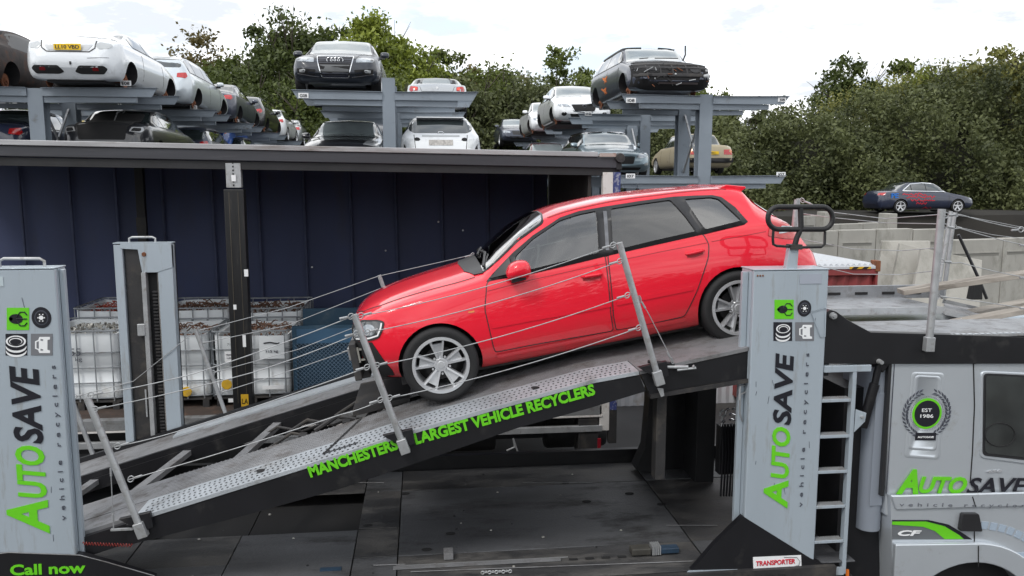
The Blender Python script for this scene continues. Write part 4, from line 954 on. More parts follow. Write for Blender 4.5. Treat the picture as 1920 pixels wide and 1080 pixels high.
for key in (0, 1, 2):     # black socket shoes on the beam
    b = ST[key][1]; MB().prism([(b.x-.17, b.z+.115), (b.x+.06, b.z+.16), (b.x+.08, b.z+.04), (b.x-.0, b.z+.01)], YN-.03, YN+.012).build('socket_shoe', M_black, tr, bevel=.004)
def wire(P, Y, r_=.0038, sag=.0, hooks=(1, 1), m=None, post=None):
    P = [at(a, b, yy) for (a, b), yy in zip(P, Y if isinstance(Y, (list, tuple)) else [Y]*len(P))]; Q = []
    for a, b in zip(P, P[1:]):
        for k in range(14): t = k/14; q = a.lerp(b, t); q.z -= sag*4*t*(1-t); Q.append(q)
    Q.append(P[-1]); MB().tube(Q, r_, 5).build('wire_rope', m or M_galv, tr)
    for e, hk in ((0, hooks[0]), (-1, hooks[1])):
        if hk:
            c = P[e]; s_ = 1 if e == 0 else -1; d = (P[1]-P[0]).normalized()*s_
            ring = [c+d*(.025+.022*cos(t*pi/5))+Vector((0, 0, .022*sin(t*pi/5))) for t in range(10)]
            MB().tube(ring, .0045, 5, closed=True).build('wire_shackle', M_galv, tr)
            MB().tube([c+d*.05, c+d*.11], .0085, 6).build('wire_ferrule', M_galv, tr)
YW = YN-.05
wire([(164, 742), (366, 700), (664, 592)], YW, sag=.012); wire([(171, 769), (475, 698), (674, 624)], YW, sag=.012)
wire([(214, 838), (362, 800), (694, 687)], YW, sag=.01); wire([(239, 900), (640, 777), (719, 748)], YW, sag=.012)
wire([(670, 594), (1155, 458)], YW, sag=.045); wire([(682, 625), (1168, 488)], YW, sag=.045)
wire([(700, 687), (1182, 552)], YW, sag=.045); wire([(724, 748), (1203, 613)], YW, sag=.04)
wire([(1197, 556), (1217, 590), (1263, 681)], YN-.02)
MB().tube([at(1240, 688, YN), at(1290, 688, YN-.02)], .014, 8).build('hydraulic_union', M_galv, tr); MB().tube([at(1270, 694, YN-.02), at(1305, 690, YN-.02), at(1300, 686, YN-.03)], .010, 8).build('hydraulic_union', M_galv, tr)
MB().tube([at(1215, 678, YN+.0), at(1262, 682, YN), at(1265, 688, YN)], .014, 8).build('hydraulic_hose', M_black, tr)
wire([(207, 866), (213, 990)], YN-.01); 
wire([(1768, 404), (1800, 402), (1920, 430)], [YN-.05, YN-.05, YN-.05], sag=.01); wire([(1766, 424), (1800, 428), (1935, 462)], YN-.05, sag=.01)
wire([(1760, 490), (1800, 492), (1935, 522)], YN-.05, sag=.01); wire([(1752, 555), (1800, 560), (1935, 580)], YN-.05)
wire([(1500, 374), (1560, 398), (1660, 410), (1766, 402)], [7.4, 7.2, 7.0, YN-.02], hooks=(1, 0)); wire([(1500, 400), (1560, 408), (1660, 418), (1764, 420)], [7.4, 7.2, 7, YN-.02], hooks=(0, 0))
wire([(1500, 448), (1600, 467), (1690, 470), (1755, 465)], [7.4, 7.2, 7, YN-.02], hooks=(0, 0)); wire([(1515, 494), (1600, 514), (1690, 515), (1750, 508)], [7.4, 7.2, 7, YN-.02], hooks=(0, 0))
wire([(365, 622), (540, 577), (709, 518), (890, 477)], YF+.03); wire([(372, 645), (540, 610), (713, 541), (860, 515)], YF+.03)
wire([(395, 700), (560, 655), (700, 600)], YF+.03); wire([(408, 738), (560, 690), (660, 655)], YF+.03)
wire([(136, 745), (250, 715), (365, 622)], YF+.03, hooks=(1, 0)); 
wire([(1790, 402), (1860, 415), (1935, 430)], YF+.03); wire([(1787, 424), (1860, 440), (1935, 450)], YF+.03)
MB().tube([at(1797, 440, YF), at(1835, 522, YF), at(1850, 560, YF)], .018, 8).build('black_prop', M_black, tr)

# ladder
L0 = at(1604, 690, YN).x; LZt = at(1560, 690, YN).z; LZb = .74
MB().box(L0-.035, L0+.0, YP, YP+.06, LZb, LZt-.03).build('ladder_stile', M_silver, tr, bevel=.004)
MB().box(RXR+.003, L0+.12, YP-.004, YP+.064, LZt-.03, LZt+.025).build('ladder_head_bar', M_silver, tr, bevel=.004)
for y in (750, 817, 883, 948, 1013):
    z = at(1560, y, YN).z; xr = L0-.037; xl = RXR-.002
    rg = MB().box(xl, xr, YP+.004, YP+.075, z-.012, z+.012).build('ladder_rung', M_silver, tr, bevel=.002)
    th = MB()
    for k in range(17):
        x = xl+.006+k*(xr-xl-.012)/17; th.prism([(x, z+.012), (x+.008, z+.022), (x+.014, z+.012)], YP+.008, YP+.072)
    th.build('rung_teeth', M_galv, rg, smooth=False, kind='stuff')
A_ = [at(a, b, YN) for a, b in ((1600, 765), (1620, 772), (1617, 788), (1597, 808))]
MB().prism([(p.x, p.z) for p in A_], YP-.01, YP-.002).build('hinge_lug', M_silver, tr, bevel=.003)
MB().lathe([(.001, -.02), (.012, -.02), (.014, 0)], (at(1611, 779, YN).x, YP-.008, at(1611, 779, YN).z), 'y', 10).build('hinge_bolt', M_galv, tr)
# gusset plate, cab-top beam
G = [(1548, 586), (1558, 581), (1568, 584), (1590, 600), (1633, 623), (1925, 632), (1925, 682), (1630, 683), (1545, 681)]
MB().prism(polyY(G, YN-.02), YN-.02, YN+.06).build('gooseneck_plate', M_black, tr, bevel=.004)
MB().prism([(p[0]+.0, p[1]) for p in polyY([(1925, 632), (2300, 640), (2300, 695), (1925, 682)], YN-.02)], YN-.019, YN+.06).build('upper_deck_beam', M_black, tr)
g1 = at(1562, 592, YN-.03); MB().lathe([(.001, -.05), (.014, -.05), (.016, -.03), (.026, -.03), (.028, 0)], (g1.x, YN-.02, g1.z), 'y', 14).build('pivot_bolt', M_galv, tr)
g1 = at(1649, 678, YN-.03); MB().lathe([(.001, -.05), (.016, -.05), (.018, -.03), (.022, 0)], (g1.x, YN-.02, g1.z), 'y', 14).build('pivot_bolt', M_galv, tr)
P_ = [at(a, b, YP) for a, b in ((1520, 584), (1548, 576), (1558, 583), (1547, 600), (1546, 631), (1538, 632))]
MB().tube([(p.x, YP-.008, p.z) for p in P_[:2]+P_[3:]], .0045, 6, closed=True).build('tower_stiffener', M_silver, tr)
# ram between ladder and cab
MB().tube([at(1649, 678, YN+.02), at(1640, 720, YN+.03)], .028, 12).build('lift_ram', M_black, tr); MB().tube([at(1640, 720, YN+.03), at(1617, 800, YN+.06)], .04, 12).build('lift_ram', M_black, tr)
# cab-top tracks
M_track = mat('cab_track_steel', (.24, .25, .265), .5, .3, 0, var=.2, vscale=5, dirt=(.15, .145, .14), dirtamt=.4, dscale=6, bump=.5, bscale=110)
zu = at(1800, 612, 6.3).z
def hplate(pxs, z, th, m, name, **k): return MB().prism([(p.x, p.y) for p in (at(a, b, z=z) for a, b in pxs)], z-th, z, ax='z').build(name, m, tr, smooth=False, **k)
zt = at(1800, 632, YN).z
MB().box(at(1640, 620, YN).x, 6.2, YN+.0, YN+.03, zt-.0, zt+.018).build('track_edge', M_galv, tr)
MB().box(3.62, 6.2, YN+.035, 6.75, zt-.005, zt+.02).build('cab_deck_track', M_track, tr, smooth=False)
sc = MB()
for k in range(40): sc.box(4.0+k*.055, 4.035+k*.055, YN+.002, YN+.034, zt+.019, zt+.024)
sc.build('track_scallops', M_deck, tr, kind='stuff', smooth=False)
zf = at(1600, 583, 7.8).z
MB().box(3.0, at(1770, 583, 7.8).x, 7.8, 8.62, zf-.01, zf+.02).build('cab_deck_track', M_track, tr, smooth=False)
MB().box(3.0, at(1770, 583, 7.8).x, 7.78, 7.80, zf-.04, zf+.03).build('track_edge', M_galv, tr)
MB().box(3.0, at(1760, 583, 8.7).x, 8.62, 8.68, zf+.0, zf+.15).build('far_track_kerb', M_track, tr)
for k in range(8): MB().box(3.3+k*.33, 3.45+k*.33, 8.612, 8.619, zf+.05, zf+.08).build('lashing_slot', M_hole, tr)
for y_, a, b in ((7.78, (1770, 585), (1925, 622)), (8.66, (1770, 565), (1925, 600))):
    MB().bar(at(*a, y_), at(*b, y_), .05, .05).build('track_edge', M_galv, tr)
pa, pb, pc, pd = at(1772, 585, 7.8), at(1925, 618, 7.8), at(1925, 598, 8.6), at(1770, 568, 8.6)
MB().add([pa, pb, pc, pd, pa-Vector((0, 0, .02)), pb-Vector((0, 0, .02)), pc-Vector((0, 0, .02)), pd-Vector((0, 0, .02))], [(0, 1, 2, 3), (7, 6, 5, 4), (0, 4, 5, 1), (1, 5, 6, 2), (2, 6, 7, 3), (3, 7, 4, 0)]).build('cab_deck_track', M_deckdk, tr, smooth=False)
MB().bar(at(1800, 600, 7.6), at(1925, 640, 7.2), .05, .04).build('cross_member', M_galv, tr)

# lower gusset with sticker and white edge strip
MB().prism(polyY([(1393, 968), (1520, 1047), (1560, 1064), (1582, 1066), (1290, 1078), (1340, 1020)], YP-.004), YP-.004, YP+.05).build('tower_foot', M_black, tr)
MB().prism(polyY([(1292, 1070), (1582, 1063), (1582, 1078), (1270, 1088)], YP-.012), YP-.012, YP-.006).build('reflective_strip', M_silver, tr)
st_ = MB().prism(polyY([(1412, 1045), (1502, 1041), (1503, 1067), (1413, 1070)], YP-.010), YP-.010, YP-.006).build('sticker', M_wtxt, tr)
text('TRANSPORTER', at(1417, 1061, YP-.01), at(1491, 1056, YP-.01), .042, M_redsign, st_, bold=.025, off=.002)
MB().tube([at(a, b, YP-.014) for a, b in ((1470, 1045), (1494, 1045), (1500, 1053), (1497, 1062))], .002, 5).build('sticker_logo', M_ltxt, st_)
MB().tube([at(a, b, YP-.014) for a, b in ((1418, 1067), (1450, 1065))], .0015, 5).build('sticker_logo', M_thin, st_)
MB().tube([at(1495+4*cos(t), 1064+4*sin(t), YP-.014) for t in np.linspace(0, 5.6, 8)], .0012, 5, closed=True).build('sticker_logo', M_ltxt, st_)
# lower left chassis valance with telephone call-out
MB().prism(polyY([(-120, 1043), (16, 1036), (150, 1041), (200, 1055), (290, 1082), (290, 1200), (-120, 1200)], YP-.01), YP-.01, YP+.05).build('chassis_valance', M_black, tr)
MB().tube([at(a, b, YP-.012) for a, b in ((-60, 1045), (16, 1036), (150, 1041), (200, 1054), (290, 1080))], .004, 5).build('valance_lip', M_deckdk, tr)
text('Call now', at(20, 1078, YP-.01), at(161, 1073, YP-.01), .082, M_green, tr, bold=.028, off=.003)
# centre posts, valve block
def post(px0, px1, ytop, ybot, Y, m=M_black, name='support_post', d=.12):
    a = at(px0, ytop, Y); b = at(px1, ytop, Y); c = at((px0+px1)/2, ybot, Y)
    MB().box(a.x, b.x, Y, Y+d, c.z, a.z).build(name, m, tr, bevel=.006)
post(1233, 1252, 700, 900, 6.2, M_dark); post(1246, 1310, 695, 930, 8.3, M_black, d=.3); post(1310, 1345, 695, 925, 7.9, M_tblack, d=.5)
post(1212, 1226, 715, 880, 8.4, M_dark, d=.08)
MB().prism(polyY([(1219, 740), (1232, 730), (1240, 760), (1236, 890), (1192, 880), (1210, 840)], 8.2), 8.2, 8.4).build('mudguard', M_tblack, tr)
bz = at(1236, 742, YN-.03); MB().prism(polyY([(1232, 727), (1243, 728), (1245, 741), (1239, 744)], YN-.03), YN-.04, YN-.03).build('pivot_plate', M_galv, tr)
MB().box(at(1352, 770, 6.6).x, at(1384, 770, 6.6).x, 6.6, 6.7, at(1360, 890, 6.6).z, at(1360, 800, 6.6).z).build('valve_column', M_black, tr, bevel=.005)
for k, (a, b) in enumerate([(1354, 770), (1364, 767), (1374, 767), (1383, 771), (1357, 779), (1369, 777), (1380, 780), (1356, 790), (1382, 790), (1369, 787)]):
    p = at(a, b, 6.58); MB().tube([p, p+Vector((-.0, -.03, .012)), p+Vector((.03*(1 if a > 1368 else -1), -.045, 0)), p+Vector((.035*(1 if a > 1368 else -1), -.045, -.03))], .011, 8).build('valve_fitting', M_chrome if k % 2 else M_galv, tr)
for k in range(6): x = 1354+k*5.5; MB().tube([at(x, 795, 6.58), at(x+2, 850, 6.56), at(x-3, 930, 6.6)], .010, 6).build('hydraulic_hose', M_black, tr)
MB().tube([at(1398, 722, YN+.05), at(1388, 724, YN+.02), at(1386, 750, YN+.02)], .008, 6).build('steel_pipe', M_galv, tr); MB().tube([at(1398, 735, YN+.05), at(1388, 740, YN+.02), at(1387, 775, YN+.02), at(1392, 790, YN+.05)], .008, 6).build('steel_pipe', M_galv, tr)
# spring hose at lower left
hx = [at(155+k*1.15, 1019+1.2*math.sin(k*.02)+k*.03-3.2*sin(k*1.35), YN-.02+.012*cos(k*1.35)) for k in range(82)]
MB().tube(hx, .0028, 4).build('coiled_hose', mat('dark_red_hose', (.22, .02, .015), .5), tr)
b0 = at(213, 992, YN-.01); MB().box(b0.x-.02, b0.x+.14, YN-.02, YN+.0, b0.z-.012, b0.z+.002).build('cable_anchor', M_galv, tr)

# ---------------- cab
def cpoly(px, Y=None): return polyY(px, Y or YN)
XB = 6.6
lower_side = cpoly([(1672, 925), (1668, 1072), (1713, 1076)]); Zs = lower_side[1][1]
wcx, wcz, wr2 = at(1800, 1179, YN).x, at(1800, 1179, YN).z, .655
arch = [(wcx-wr2*cos(t), wcz+wr2*sin(t)) for t in np.linspace(.02, pi-.02, 22)]
body = MB().prism([(at(1668, 677, YN).x, at(1700, 676, YN).z), (XB, at(1700, 676, YN).z-.02), (XB, 1.20), (at(1664, 928, YN).x, 1.20)][::1], YN, YN+2.4).build('cab_body', M_cab, tr, bevel=.035)
skirt = MB().prism([(at(1664, 926, YN).x, 1.42), (at(1672, 960, YN).x, 1.30), (XB, 1.26), (XB, wcz), ]+arch[::-1]+[(at(1668, 1073, YN).x, Zs)], YN-.045, YN+.25).build('wheel_arch_skirt', M_cab, tr, bevel=.012)
MB().prism([(at(1663, 923, YN).x, 1.425), (XB, 1.37), (XB, 1.24), (at(1672, 960, YN).x, 1.295)], YN-.062, YN-.03).build('waist_fairing', M_cab, tr, bevel=.014)
fl = [(wcx-(wr2+.17)*cos(t), wcz+(wr2+.17)*sin(t)) for t in np.linspace(pi*.5, pi-.02, 16)]; fl2 = [(wcx-(wr2-.004)*cos(t), wcz+(wr2-.004)*sin(t)) for t in np.linspace(.5, pi-.02, 22)]
x9 = at(1668, 1012, YN).x; z9 = at(1668, 1012, YN).z
MB().prism([(x9, z9)]+fl+fl2[::-1]+[(x9, Zs+.01)], YN-.095, YN-.046).build('wheel_arch_flare', M_cab, tr, bevel=.012)
MB().box(at(1650, 1000, YN).x-.3, at(1650, 1000, YN).x+.28, YN+.15, YN+2.2, .6, 2.3).build('cab_rear_frame', M_black, tr)
MB().prism([(a*.99+wcx*.01, b) for a, b in arch], YN+.1, YN+.3).build('arch_liner', M_hole, tr)
for sg in (0,):
    wl = MB().lathe([(.30, 0), (.33, -.02), (.48, -.02), (.50, .03), (.50, .26), (.48, .3), (.30, .3)], (wcx, YN+.17, .40), 'y', 48).build('truck_tyre', M_rubber, tr)
    MB().lathe([(.001, .02), (.12, .0), (.14, .08), (.29, .06), (.30, .0)], (wcx, YN+.17, .40), 'y', 40).build('truck_rim', M_silver, wl)
# rear corner air deflector (rounded) and dark seals
ad_ = MB(); sec = [(at(1655, 700, YN+.05).x-.11*cos(t), YN+.17-.11*sin(t)) for t in np.linspace(0, pi, 14)]
xa = at(1628, 800, YN+.05).x; sec = [(xa+.10-.10*cos(t), YN+.14-.10*sin(t)) for t in np.linspace(0, pi, 14)]
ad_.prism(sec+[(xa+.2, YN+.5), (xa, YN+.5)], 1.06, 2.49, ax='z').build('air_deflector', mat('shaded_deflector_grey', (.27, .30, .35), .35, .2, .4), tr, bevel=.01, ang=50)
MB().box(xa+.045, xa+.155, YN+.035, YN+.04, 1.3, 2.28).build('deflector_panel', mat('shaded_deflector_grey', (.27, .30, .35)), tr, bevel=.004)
MB().box(at(1669, 680, YN).x-.012, at(1669, 680, YN).x+.016, YN-.003, YN+.1, 1.4, 2.55).build('corner_seal', M_trim, tr, bevel=.003)
MB().box(at(1674, 680, YN).x+.01, at(1674, 680, YN).x+.018, YN-.003, YN+.0, 1.42, 2.53).build('corner_seal', M_thin, tr)
MB().prism(cpoly([(1640, 668), (1930, 668), (1930, 681), (1700, 679), (1672, 680), (1655, 700), (1648, 690)]), YN-.002, YN+.4).build('cab_roof_seal', M_black, tr, bevel=.01)
# door: panel, gap, window
dg_ = [(1825, 682), (1827, 760), (1823, 850), (1819, 905), (1814, 920), (1821, 935), (1820, 1010), (1820, 1050)]
MB().tube([(p[0], YN-.001, p[1]) for p in cpoly(dg_[:4])], .0055, 6).build('door_gap', M_hole, tr)
MB().tube([(p[0], YN-.064, p[1]) for p in cpoly([(1814, 926), (1820, 945)])], .005, 6).build('door_gap', M_hole, tr)
MB().tube([(p[0], YN-.097, p[1]) for p in cpoly([(1820, 1014), (1820, 1052)])], .005, 6).build('door_gap', M_hole, tr)
MB().tube([(p[0], YN-.047, p[1]) for p in cpoly([(1820, 965), (1820, 1012)])], .005, 6).build('door_gap', M_hole, tr)
MB().tube([(p[0], YN-.001, p[1]) for p in cpoly([(1825, 682), (1840, 679), (1960, 681)])], .005, 6).build('door_gap', M_hole, tr)
wo = rnd(cpoly([(1838, 695), (1990, 702), (1990, 878), (1836, 858)]), .05)
dr = MB().prism(wo, YN-.012, YN+.01).build('door_window_surround', M_cab, tr, bevel=.008)
wi = rnd(cpoly([(1842, 699), (1990, 706), (1990, 869), (1840, 853)]), .04)
MB().prism(wi, YN-.016, YN-.0125).build('window_seal', M_trim, dr)
wi = rnd(cpoly([(1846, 703), (1990, 710), (1990, 864), (1844, 848)]), .035)
MB().prism(wi, YN-.020, YN-.017).build('cab_window', mat('cab_window_glass', (.03, .034, .033), .06, 0, 1, var=.6, vscale=4, spec=1), dr)
MB().tube([at(1875+28*cos(t), 815+22*sin(t), YN-.022) for t in np.linspace(0, 2*pi, 24)[:-1]], .006, 6, closed=True).build('steering_wheel', M_hole, dr)
# pressed panel with crest
for kk, (px, of, mm) in enumerate((([(1709, 697), (1771, 699), (1762, 862), (1694, 858)], .005, M_cab), ([(1714, 702), (1765, 704), (1757, 846), (1700, 843)], .007, M_cab))):
    pp = rnd(cpoly(px), .04)
    q = MB(); n_ = len(pp); cx_ = sum(a for a, b in pp)/n_; cz_ = sum(b for a, b in pp)/n_
    q.v = [(a, YN-.001, b) for a, b in pp]+[(cx_+(a-cx_)*.93, YN-of, cz_+(b-cz_)*.97) for a, b in pp]+[(cx_+(a-cx_)*.80, YN-of, cz_+(b-cz_)*.93) for a, b in pp]+[(cx_+(a-cx_)*.76, YN-of+.003, cz_+(b-cz_)*.92) for a, b in pp]
    q.f = [(i*n_+j, i*n_+(j+1) % n_, (i+1)*n_+(j+1) % n_, (i+1)*n_+j) for i in range(3) for j in range(n_)]+[tuple(3*n_+j for j in range(n_))]
    q.build('pressed_panel', mm, tr, ang=70)
cY = YN-.009
def cdisc(c, r_, m, off, n=40, name='crest'):
    p = at(*c, YN); return MB().prism([(p.x+r_*cos(2*pi*k/n), p.z+r_*sin(2*pi*k/n)) for k in range(n)], cY-off, cY-off+.002).build(name, m, tr, smooth=False)
cc = (1737, 775); u_ = (at(1767, 775, YN).x-at(1737, 775, YN).x)/30
crest = cdisc(cc, 27.5*u_, M_green, 0); cdisc(cc, 23.5*u_, M_ltxt, .002)
p = at(*cc, YN)
for k in range(60):
    t = 2*pi*k/60; x, z = p.x+30.5*u_*cos(t), p.z+30.5*u_*sin(t)
    if k < 60: MB().prism([(x+.0028*cos(a), z+.0028*sin(a)) for a in (0, 1.57, 3.14, 4.71)], cY-.001, cY+.001).build('crest_dot', M_thin, crest, smooth=False)
for sg in (-1, 1):
    for k in range(14):
        t = radians(-62+k*10.3); R_ = 40*u_
        for s2 in (-1, 1):
            rr = R_+s2*3.0*u_; x, z = p.x+sg*rr*cos(t), p.z+rr*sin(t); a = (t+pi/2+s2*-.45) if sg > 0 else (pi-t-pi/2-s2*-.45)
            L_, W_ = 4.6*u_, 1.5*u_; pts = [(x+L_*cos(a)*q1-W_*sin(a)*q2, z+L_*sin(a)*q1+W_*cos(a)*q2) for q1, q2 in ((-1, 0), (0, -1), (1, 0), (0, 1))]
            MB().prism(pts, cY-.001, cY+.012).build('laurel_leaf', M_thin, crest, smooth=False)
text('EST', at(1728, 772, cY), at(1746, 772, cY), .030, M_wtxt, crest, off=.004); text('1986', at(1725, 783, cY), at(1749, 783, cY), .030, M_wtxt, crest, off=.004)
rb = MB().prism(cpoly([(1716, 811), (1754, 811), (1753, 825), (1715, 825)]), cY-.002, cY+.01).build('crest_ribbon', M_ltxt, tr)
text('AUTOSAVE', at(1720, 821, cY), at(1750, 821, cY), .016, M_wtxt, rb, off=.004, bold=.01)
# door lettering
tl_ = YN-.012
text('A', at(1680, 924, tl_), at(1722, 924, tl_), .205, M_green, tr, bold=.045, shear=.25, off=0); text('UTO', at(1722, 923, tl_), at(1811, 924, tl_), .14, M_green, tr, bold=.035, shear=.22, off=0)
text('SAVE', at(1812, 925, tl_), at(1925, 925, tl_), .142, M_ltxt, tr, bold=.02, shear=.22, off=0)
text('vehicle recyclers', at(1686, 949, YN-.062), at(1935, 951, YN-.062), .034, mat('grey_vinyl2', (.14, .15, .17), .5), tr, spacing=1.8, off=.003)
text('450', at(1848, 886, YN-.003), at(1878, 885, YN-.003), .022, mat('badge_silver', (.6, .61, .63), .3, .5), tr, shear=.2, bold=.03, off=.003)
sw = cpoly([(1672, 978), (1740, 980), (1775, 988), (1800, 1000), (1812, 1010), (1812, 1011), (1672, 1011)], YN-.046)
MB().prism(sw, YN-.050, YN-.047).build('swoosh_panel', mat('slate_vinyl', (.13, .14, .15), .4), tr)
MB().prism(cpoly([(1672, 977), (1735, 977), (1770, 986), (1798, 1003), (1806, 1010), (1770, 1010), (1752, 995), (1730, 987), (1672, 983)], YN-.046), YN-.054, YN-.051).build('swoosh_band', M_green, tr)
MB().prism(cpoly([(1672, 974.5), (1740, 974.5), (1778, 983), (1806, 1000), (1822, 1011), (1806, 1010), (1798, 1003), (1770, 986), (1735, 977), (1672, 977)], YN-.046), YN-.0545, YN-.0515).build('swoosh_edge', M_ltxt, tr)
text('CF', at(1683, 1004, YN-.055), at(1727, 1004, YN-.055), .046, M_wtxt, tr, bold=.035, shear=.25, off=.002)
hb = MB().prism(rnd(cpoly([(1803, 962), (1834, 962), (1841, 996), (1798, 995)], YN-.07), .02), YN-.085, YN-.045).build('door_handle', M_trim, tr, bevel=.006)
for k in range(9):
    t = radians(90-k*5.0); r1, r2 = wr2+.28, wr2+.345; t2 = t-radians(3.7)
    MB().prism([(wcx+r1*cos(t), wcz+r1*sin(t)), (wcx+r2*cos(t), wcz+r2*sin(t)), (wcx+r2*cos(t2), wcz+r2*sin(t2)), (wcx+r1*cos(t2), wcz+r1*sin(t2))], YN-.051, YN-.047).build('arch_marker', mat('pale_blue_vinyl', (.33, .40, .48), .5), tr, smooth=False)
MB().box(at(1880, 1036, YN).x, XB, YN-.052, YN-.047, at(1880, 1041, YN).z, at(1880, 1033, YN).z).build('arch_stripe', mat('pale_blue_vinyl', (.33, .40, .48), .5), tr)
for a, b in ((1906, 692), (1912, 689), (1919, 693)): cdisc((a, b), .006, M_ltxt, -.014, 10, 'vent_hole')
MB().prism(cpoly([(1586, 1068), (1592, 1068), (1592, 1085), (1586, 1085)]), YN-.0, YN+.01).build('side_marker', M_amber, tr)

# ================================================================ CURTAIN TRAILER
tl = empty('curtain_sided_trailer', (0, 10, 0), label='long trailer with navy curtain sides and black roof rail standing open behind the transporter', cat='trailer')
tl.location = (0, 0, 0)
TY0, TY1 = 10.0, 13.35; TXL, TXR = -7.2, 2.52
def ez(x): return 4.51+(x+4.82)*(4.395-4.51)/(2.52+4.82)      # the roof line drops a little to the right
MB().prism([(TXL, ez(TXL)-.03), (TXR, ez(TXR)-.03), (TXR, ez(TXR)-.05), (TXL, ez(TXL)-.05)], TY0+.08, TY1).build('roof', M_roofsk, tl, smooth=False)
MB().prism([(TXL, ez(TXL)-.052), (TXR, ez(TXR)-.052), (TXR, ez(TXR)-.062), (TXL, ez(TXL)-.062)], TY0+.08, TY1).build('roof_lining', M_tblack, tl, smooth=False)
MB().prism([(TXL, ez(TXL)-.065), (TXR, ez(TXR)-.065), (TXR, ez(TXR)-.20), (TXL, ez(TXL)-.19)], TY0, TY0+.06).build('roof_rail', M_eave, tl, bevel=.012)
MB().prism([(TXL, ez(TXL)), (TXR-.3, ez(TXR-.3)), (TXR-.3, ez(TXR-.3)-.062), (TXL, ez(TXL)-.062)], TY0-.02, TY0+.05).build('roof_edge_strip', mat('weathered_alloy_edge', (.36, .36, .37), .5, .1, var=.2, vscale=5, dirt=(.18, .16, .145), dirtamt=.35, dscale=4, stretch=(.3, 1, 2)), tl, bevel=.008)
MB().prism([(TXL, ez(TXL)-.20), (TXR, ez(TXR)-.20), (TXR, ez(TXR)-.29), (TXL, ez(TXL)-.30)], TY0+.03, TY0+.10).build('curtain_track', M_tblack, tl, smooth=False)
MB().box(TXR-.28, TXR-.07, TY0-.03, TY0+.0, ez(TXR)-.055, ez(TXR)-.01).build('rusty_edge_strip', mat('rusty_white_edge', (.40, .33, .30), .6, var=.3, dirt=(.2, .07, .04), dirtamt=.35, dscale=16), tl)
MB().lathe([(.001, -.05), (.055, -.05), (.065, -.02), (.065, .03)], (TXR-.02, TY0, ez(TXR)-.07), 'y', 16).build('roof_corner_casting', M_dark, tl)
MB().box(TXR-.06, TXR+.01, TY0-.01, TY1, ez(TXR)-.22, ez(TXR)-.03).build('roof_end_rail', M_tblack, tl, bevel=.01)
# far curtain with vertical webbing, slightly billowed
cv = MB(); nx, nz = 110, 12
for i in range(nx+1):
    x = TXL+(2.1-TXL)*i/nx
    for j in range(nz+1): z = 1.02+(ez(x)-.08-1.02)*j/nz; cv.v.append((x, TY1-.05+.010*math.sin(x*8.16+.4)*(.6+.4*math.sin(j*.5))+.012*math.sin(j*.9+x*2), z))
cv.f = [(i*(nz+1)+j, (i+1)*(nz+1)+j, (i+1)*(nz+1)+j+1, i*(nz+1)+j+1) for i in range(nx) for j in range(nz)]
cv.build('curtain', M_curt, tl)
for k, px in enumerate([-40, 47, 140, 225, 311, 404, 489, 574, 660, 744, 830, 915, 1000]):
    x = at(px, 480, TY1-.1).x; MB().tube([(x+.02, TY1-.10, 1.05), (x+.01, TY1-.105, 2.4), (x, TY1-.10, ez(x)-.1)], .022, 6).build('curtain_strap', M_curtseam, tl)
for px, py in ((822, 416), (868, 432), (585, 501), (723, 470)):
    p = at(px, py, TY1-.13); MB().lathe([(.001, 0), (.013, .004), (.016, .01)], p, 'y', 7).build('curtain_patch', M_wtxt, tl)
MB().box(2.12, 2.16, TY0+.1, TY1, 1.0, ez(2.1)-.06).build('headboard', mat('brown_black_ply', (.022, .018, .017), .7, var=.3, vscale=2, dirt=(.04, .035, .03), dirtamt=.3), tl, smooth=False)
MB().box(2.17, TXR-.02, TY1-.3, TY1-.2, 1.0, ez(2.4)-.2).build('front_wall', M_tblack, tl, smooth=False)
# posts
a, b = at(1131, 318, TY0).x, at(1150, 318, TY0).x; c_ = at(1164, 318, TY0).x
MB().box(a, b, TY0, TY0+.10, at(1120, 808, TY0).z, ez(2.4)-.25).build('corner_post', M_dirtw, tl, bevel=.006)
MB().box(b+.002, c_, TY0-.004, TY0+.10, at(1120, 770, TY0).z, ez(2.4)-.25).build('corner_post', M_blueband, tl, bevel=.006)
px0, px1 = at(430, 560, TY0).x, at(464, 560, TY0).x
MB().box(px0+.02, px1-.02, TY0+.02, TY0+.12, at(447, 352, TY0).z+.0, ez(-2.2)-.22).build('sliding_pillar', M_galv, tl, bevel=.004)
for k in range(7): 
    z = at(443, 305+k*7, TY0).z; MB().box((px0+px1)/2-.008, (px0+px1)/2+.008, TY0+.014, TY0+.022, z-.012, z+.008).build('pillar_slot', M_hole, tl)
MB().box((px0+px1)/2-.02, (px0+px1)/2+.03, TY0+.005, TY0+.018, at(443, 340, TY0).z, at(443, 328, TY0).z).build('pillar_label', M_wtxt, tl)
sp = MB().box(px0-.01, px1+.01, TY0-.01, TY0+.13, 1.0, at(447, 355, TY0).z).build('sliding_pillar', mat('worn_black_pillar', (.010, .010, .011), .45, var=.4, vscale=5, dirt=(.06, .05, .04), dirtamt=.12, dscale=5, stretch=(4, 1, .5)), tl, bevel=.01)
for q in (px0+.05, px1-.06): MB().box(q, q+.006, TY0-.014, TY0-.011, 1.3, at(447, 360, TY0).z).build('pillar_edge', mat('brown_edge', (.07, .06, .045), .6, var=.4), sp)
for (x0, y0, x1, y1, mm) in ((458, 505, 466, 518, M_wtxt), (438, 571, 444, 580, M_wtxt), (455, 628, 462, 650, M_wtxt), (452, 739, 467, 761, M_yel)):
    A = at(x0, y0, TY0); B = at(x1, y1, TY0); MB().box(A.x, B.x, TY0-.016, TY0-.012, B.z, A.z).build('pillar_label', mm, sp)
A = at(455, 743, TY0); text('LA', at(454, 757, TY0-.016), at(465, 757, TY0-.016), .07, M_ltxt, sp, off=.002)
